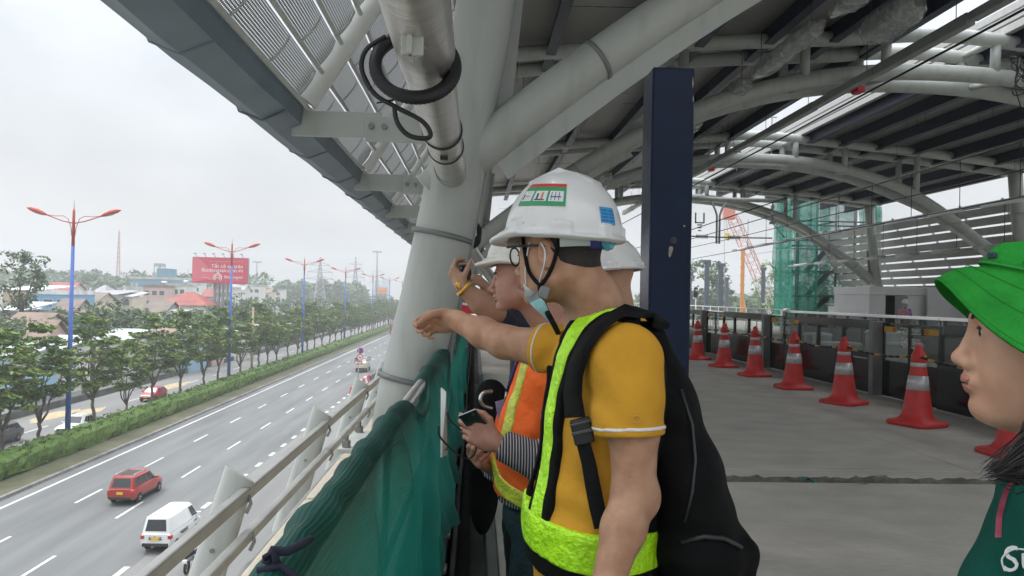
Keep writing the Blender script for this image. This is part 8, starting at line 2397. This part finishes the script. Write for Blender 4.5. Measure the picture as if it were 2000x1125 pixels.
b = MB(); b.tube(ringE(lambda t: (lambda p: (-.012 + (p[0] + .012) * 1.005, p[1] * 1.005, p[2] + .006))(inner(t))), .0022, 5, closed=True); b.build('crown_seam', mat('green thread', None), cr, world=True)
for t in (.35, 1.0, 1.7):
    p = Vector(inner(t)) * .93; b = MB(); b.bbox(-.009, .009, -.002, .002, -.004, .004, .0015, ME @ Matrix.Translation((p.x * 1.01, p.y * 1.02, p.z + .022)) @ Matrix.Rotation(t + PI / 2, 4, 'Z')); b.build('buckle_trim', mat('navy trim', (.02, .03, .08), .5, var=.1), cr, world=True)

# ------------------------------------------------------------------ F: guard on the far platform
gp_ = at(1768, 600, 28.5)
PF = Person('distant guard in blue and orange patterned shirt beside the white booth', (gp_.x, 28.5, 0))
hz = at(1768, 593, 28.5).z
PF.set_head((gp_.x, 28.5, hz), (-.25, -1, -.05), sc=1.0)
nbF = A(gp_.x, 28.52, hz - .2)
def bodyF(P):
    d = smin(PF.headf(P), s_cap(P, PF.hl(-.02, 0, -.04), nbF, .06, .07), .03); d = smin(d, s_ell(P, nbF + A(0, 0, -.2), (.17, .1, .2)), .04)
    for sg in (-1, 1): d = smin(d, s_chain(P, [nbF + A(sg * .19, 0, -.06), nbF + A(sg * .24, .0, -.33), nbF + A(sg * .16, -.1, -.52)], [.05, .042, .03], .02), .03)
    return d
PF.sdf('body', bodyF, [nbF + A(-.26, -.12, -.6), nbF + A(.26, .1, .33)], .08, .014, m_skinC)
m_flor = mat('patterned shirt', (.10, .16, .40), .8, var=0, scale=11, col2=(.72, .22, .14), lo=.45, hi=.55, detail=2)
def shirtF(P):
    d = smin(s_ell(P, nbF + A(0, 0, -.2), (.2, .13, .2)), s_ell(P, nbF + A(0, 0, -.45), (.18, .14, .24)), .06)
    for sg in (-1, 1): d = smin(d, s_chain(P, [nbF + A(sg * .19, 0, -.06), nbF + A(sg * .24, .0, -.31), nbF + A(sg * .19, -.06, -.45)], [.07, .06, .05], .02), .04)
    return d
PF.sdf('patterned_shirt', shirtF, [nbF + A(-.26, -.12, -.68), nbF + A(.26, .1, .02)], .09, .016, m_flor)
def trF(P):
    d = s_ell(P, nbF + A(0, 0, -.66), (.17, .125, .14))
    for sg in (-1, 1): d = smin(d, s_chain(P, [nbF + A(sg * .085, 0, -.72), A(nbF[0] + sg * .1, nbF[1], .06)], [.09, .06], .03), .04)
    return d
PF.sdf('trousers', trF, [nbF + A(0, 0, -.66), A(nbF[0], nbF[1], .03)], .24, .02, m_teal)
helmet(None, PF.M4(), 'white hard hat on the distant guard', mm=m_helm)
b = MB(); M = PF.M4(); b.grid([[M @ Vector((.108 - abs(y) * .55, y, z - abs(y) * .1)) for z in (-.10, -.07, -.035, -.012)] for y in (-.06, -.035, 0, .035, .06)]); o = b.build('face_mask', mat('guard mask', (.12, .38, .55), .8, var=.05)); tag(o, 'blue face mask worn by the distant guard', 'face mask')
# red hoarding beyond the net, hand-level banner
b = MB(); p0, p1, p2, p3 = at(893, 555, 11), at(946, 585, 11), at(950, 614, 11), at(893, 612, 11)
b.prism([p0, at(930, 562, 11), p2, p3], (0, .02, 0)); rb = thing('banner', 'red banner with a white line beyond the net behind the raised arms', 'banner', p3); b.build('panel', mat('banner red', (.62, .03, .05), .6, var=.06), rb, world=True)
b = MB(); b.prism([at(893, 588, 10.98), at(948, 600, 10.98), at(948, 604, 10.98), at(893, 593, 10.98)], (0, .01, 0)); b.build('white_line', m_white, rb, world=True)
# =================================================================== HAZE
b = MB(); b.box(-1000, 900, -60, 1500, ZR - 4, 75)
hz_o = b.build('haze', None, kind='stuff')
hm = bpy.data.materials.new('haze air'); hm.use_nodes = True
t = hm.node_tree
for n in list(t.nodes):
    if n.type != 'OUTPUT_MATERIAL': t.nodes.remove(n)
pv = t.nodes.new("ShaderNodeVolumePrincipled")
pv.inputs['Color'].default_value = (.93, .95, .97, 1)
pv.inputs['Density'].default_value = 0.00105
pv.inputs['Anisotropy'].default_value = 0.1
t.links.new(pv.outputs[0], t.nodes['Material Output'].inputs['Volume'])
hz_o.data.materials.clear(); hz_o.data.materials.append(hm)
tag(hz_o, 'pale humid haze filling the air over the road and the city', kind='stuff')
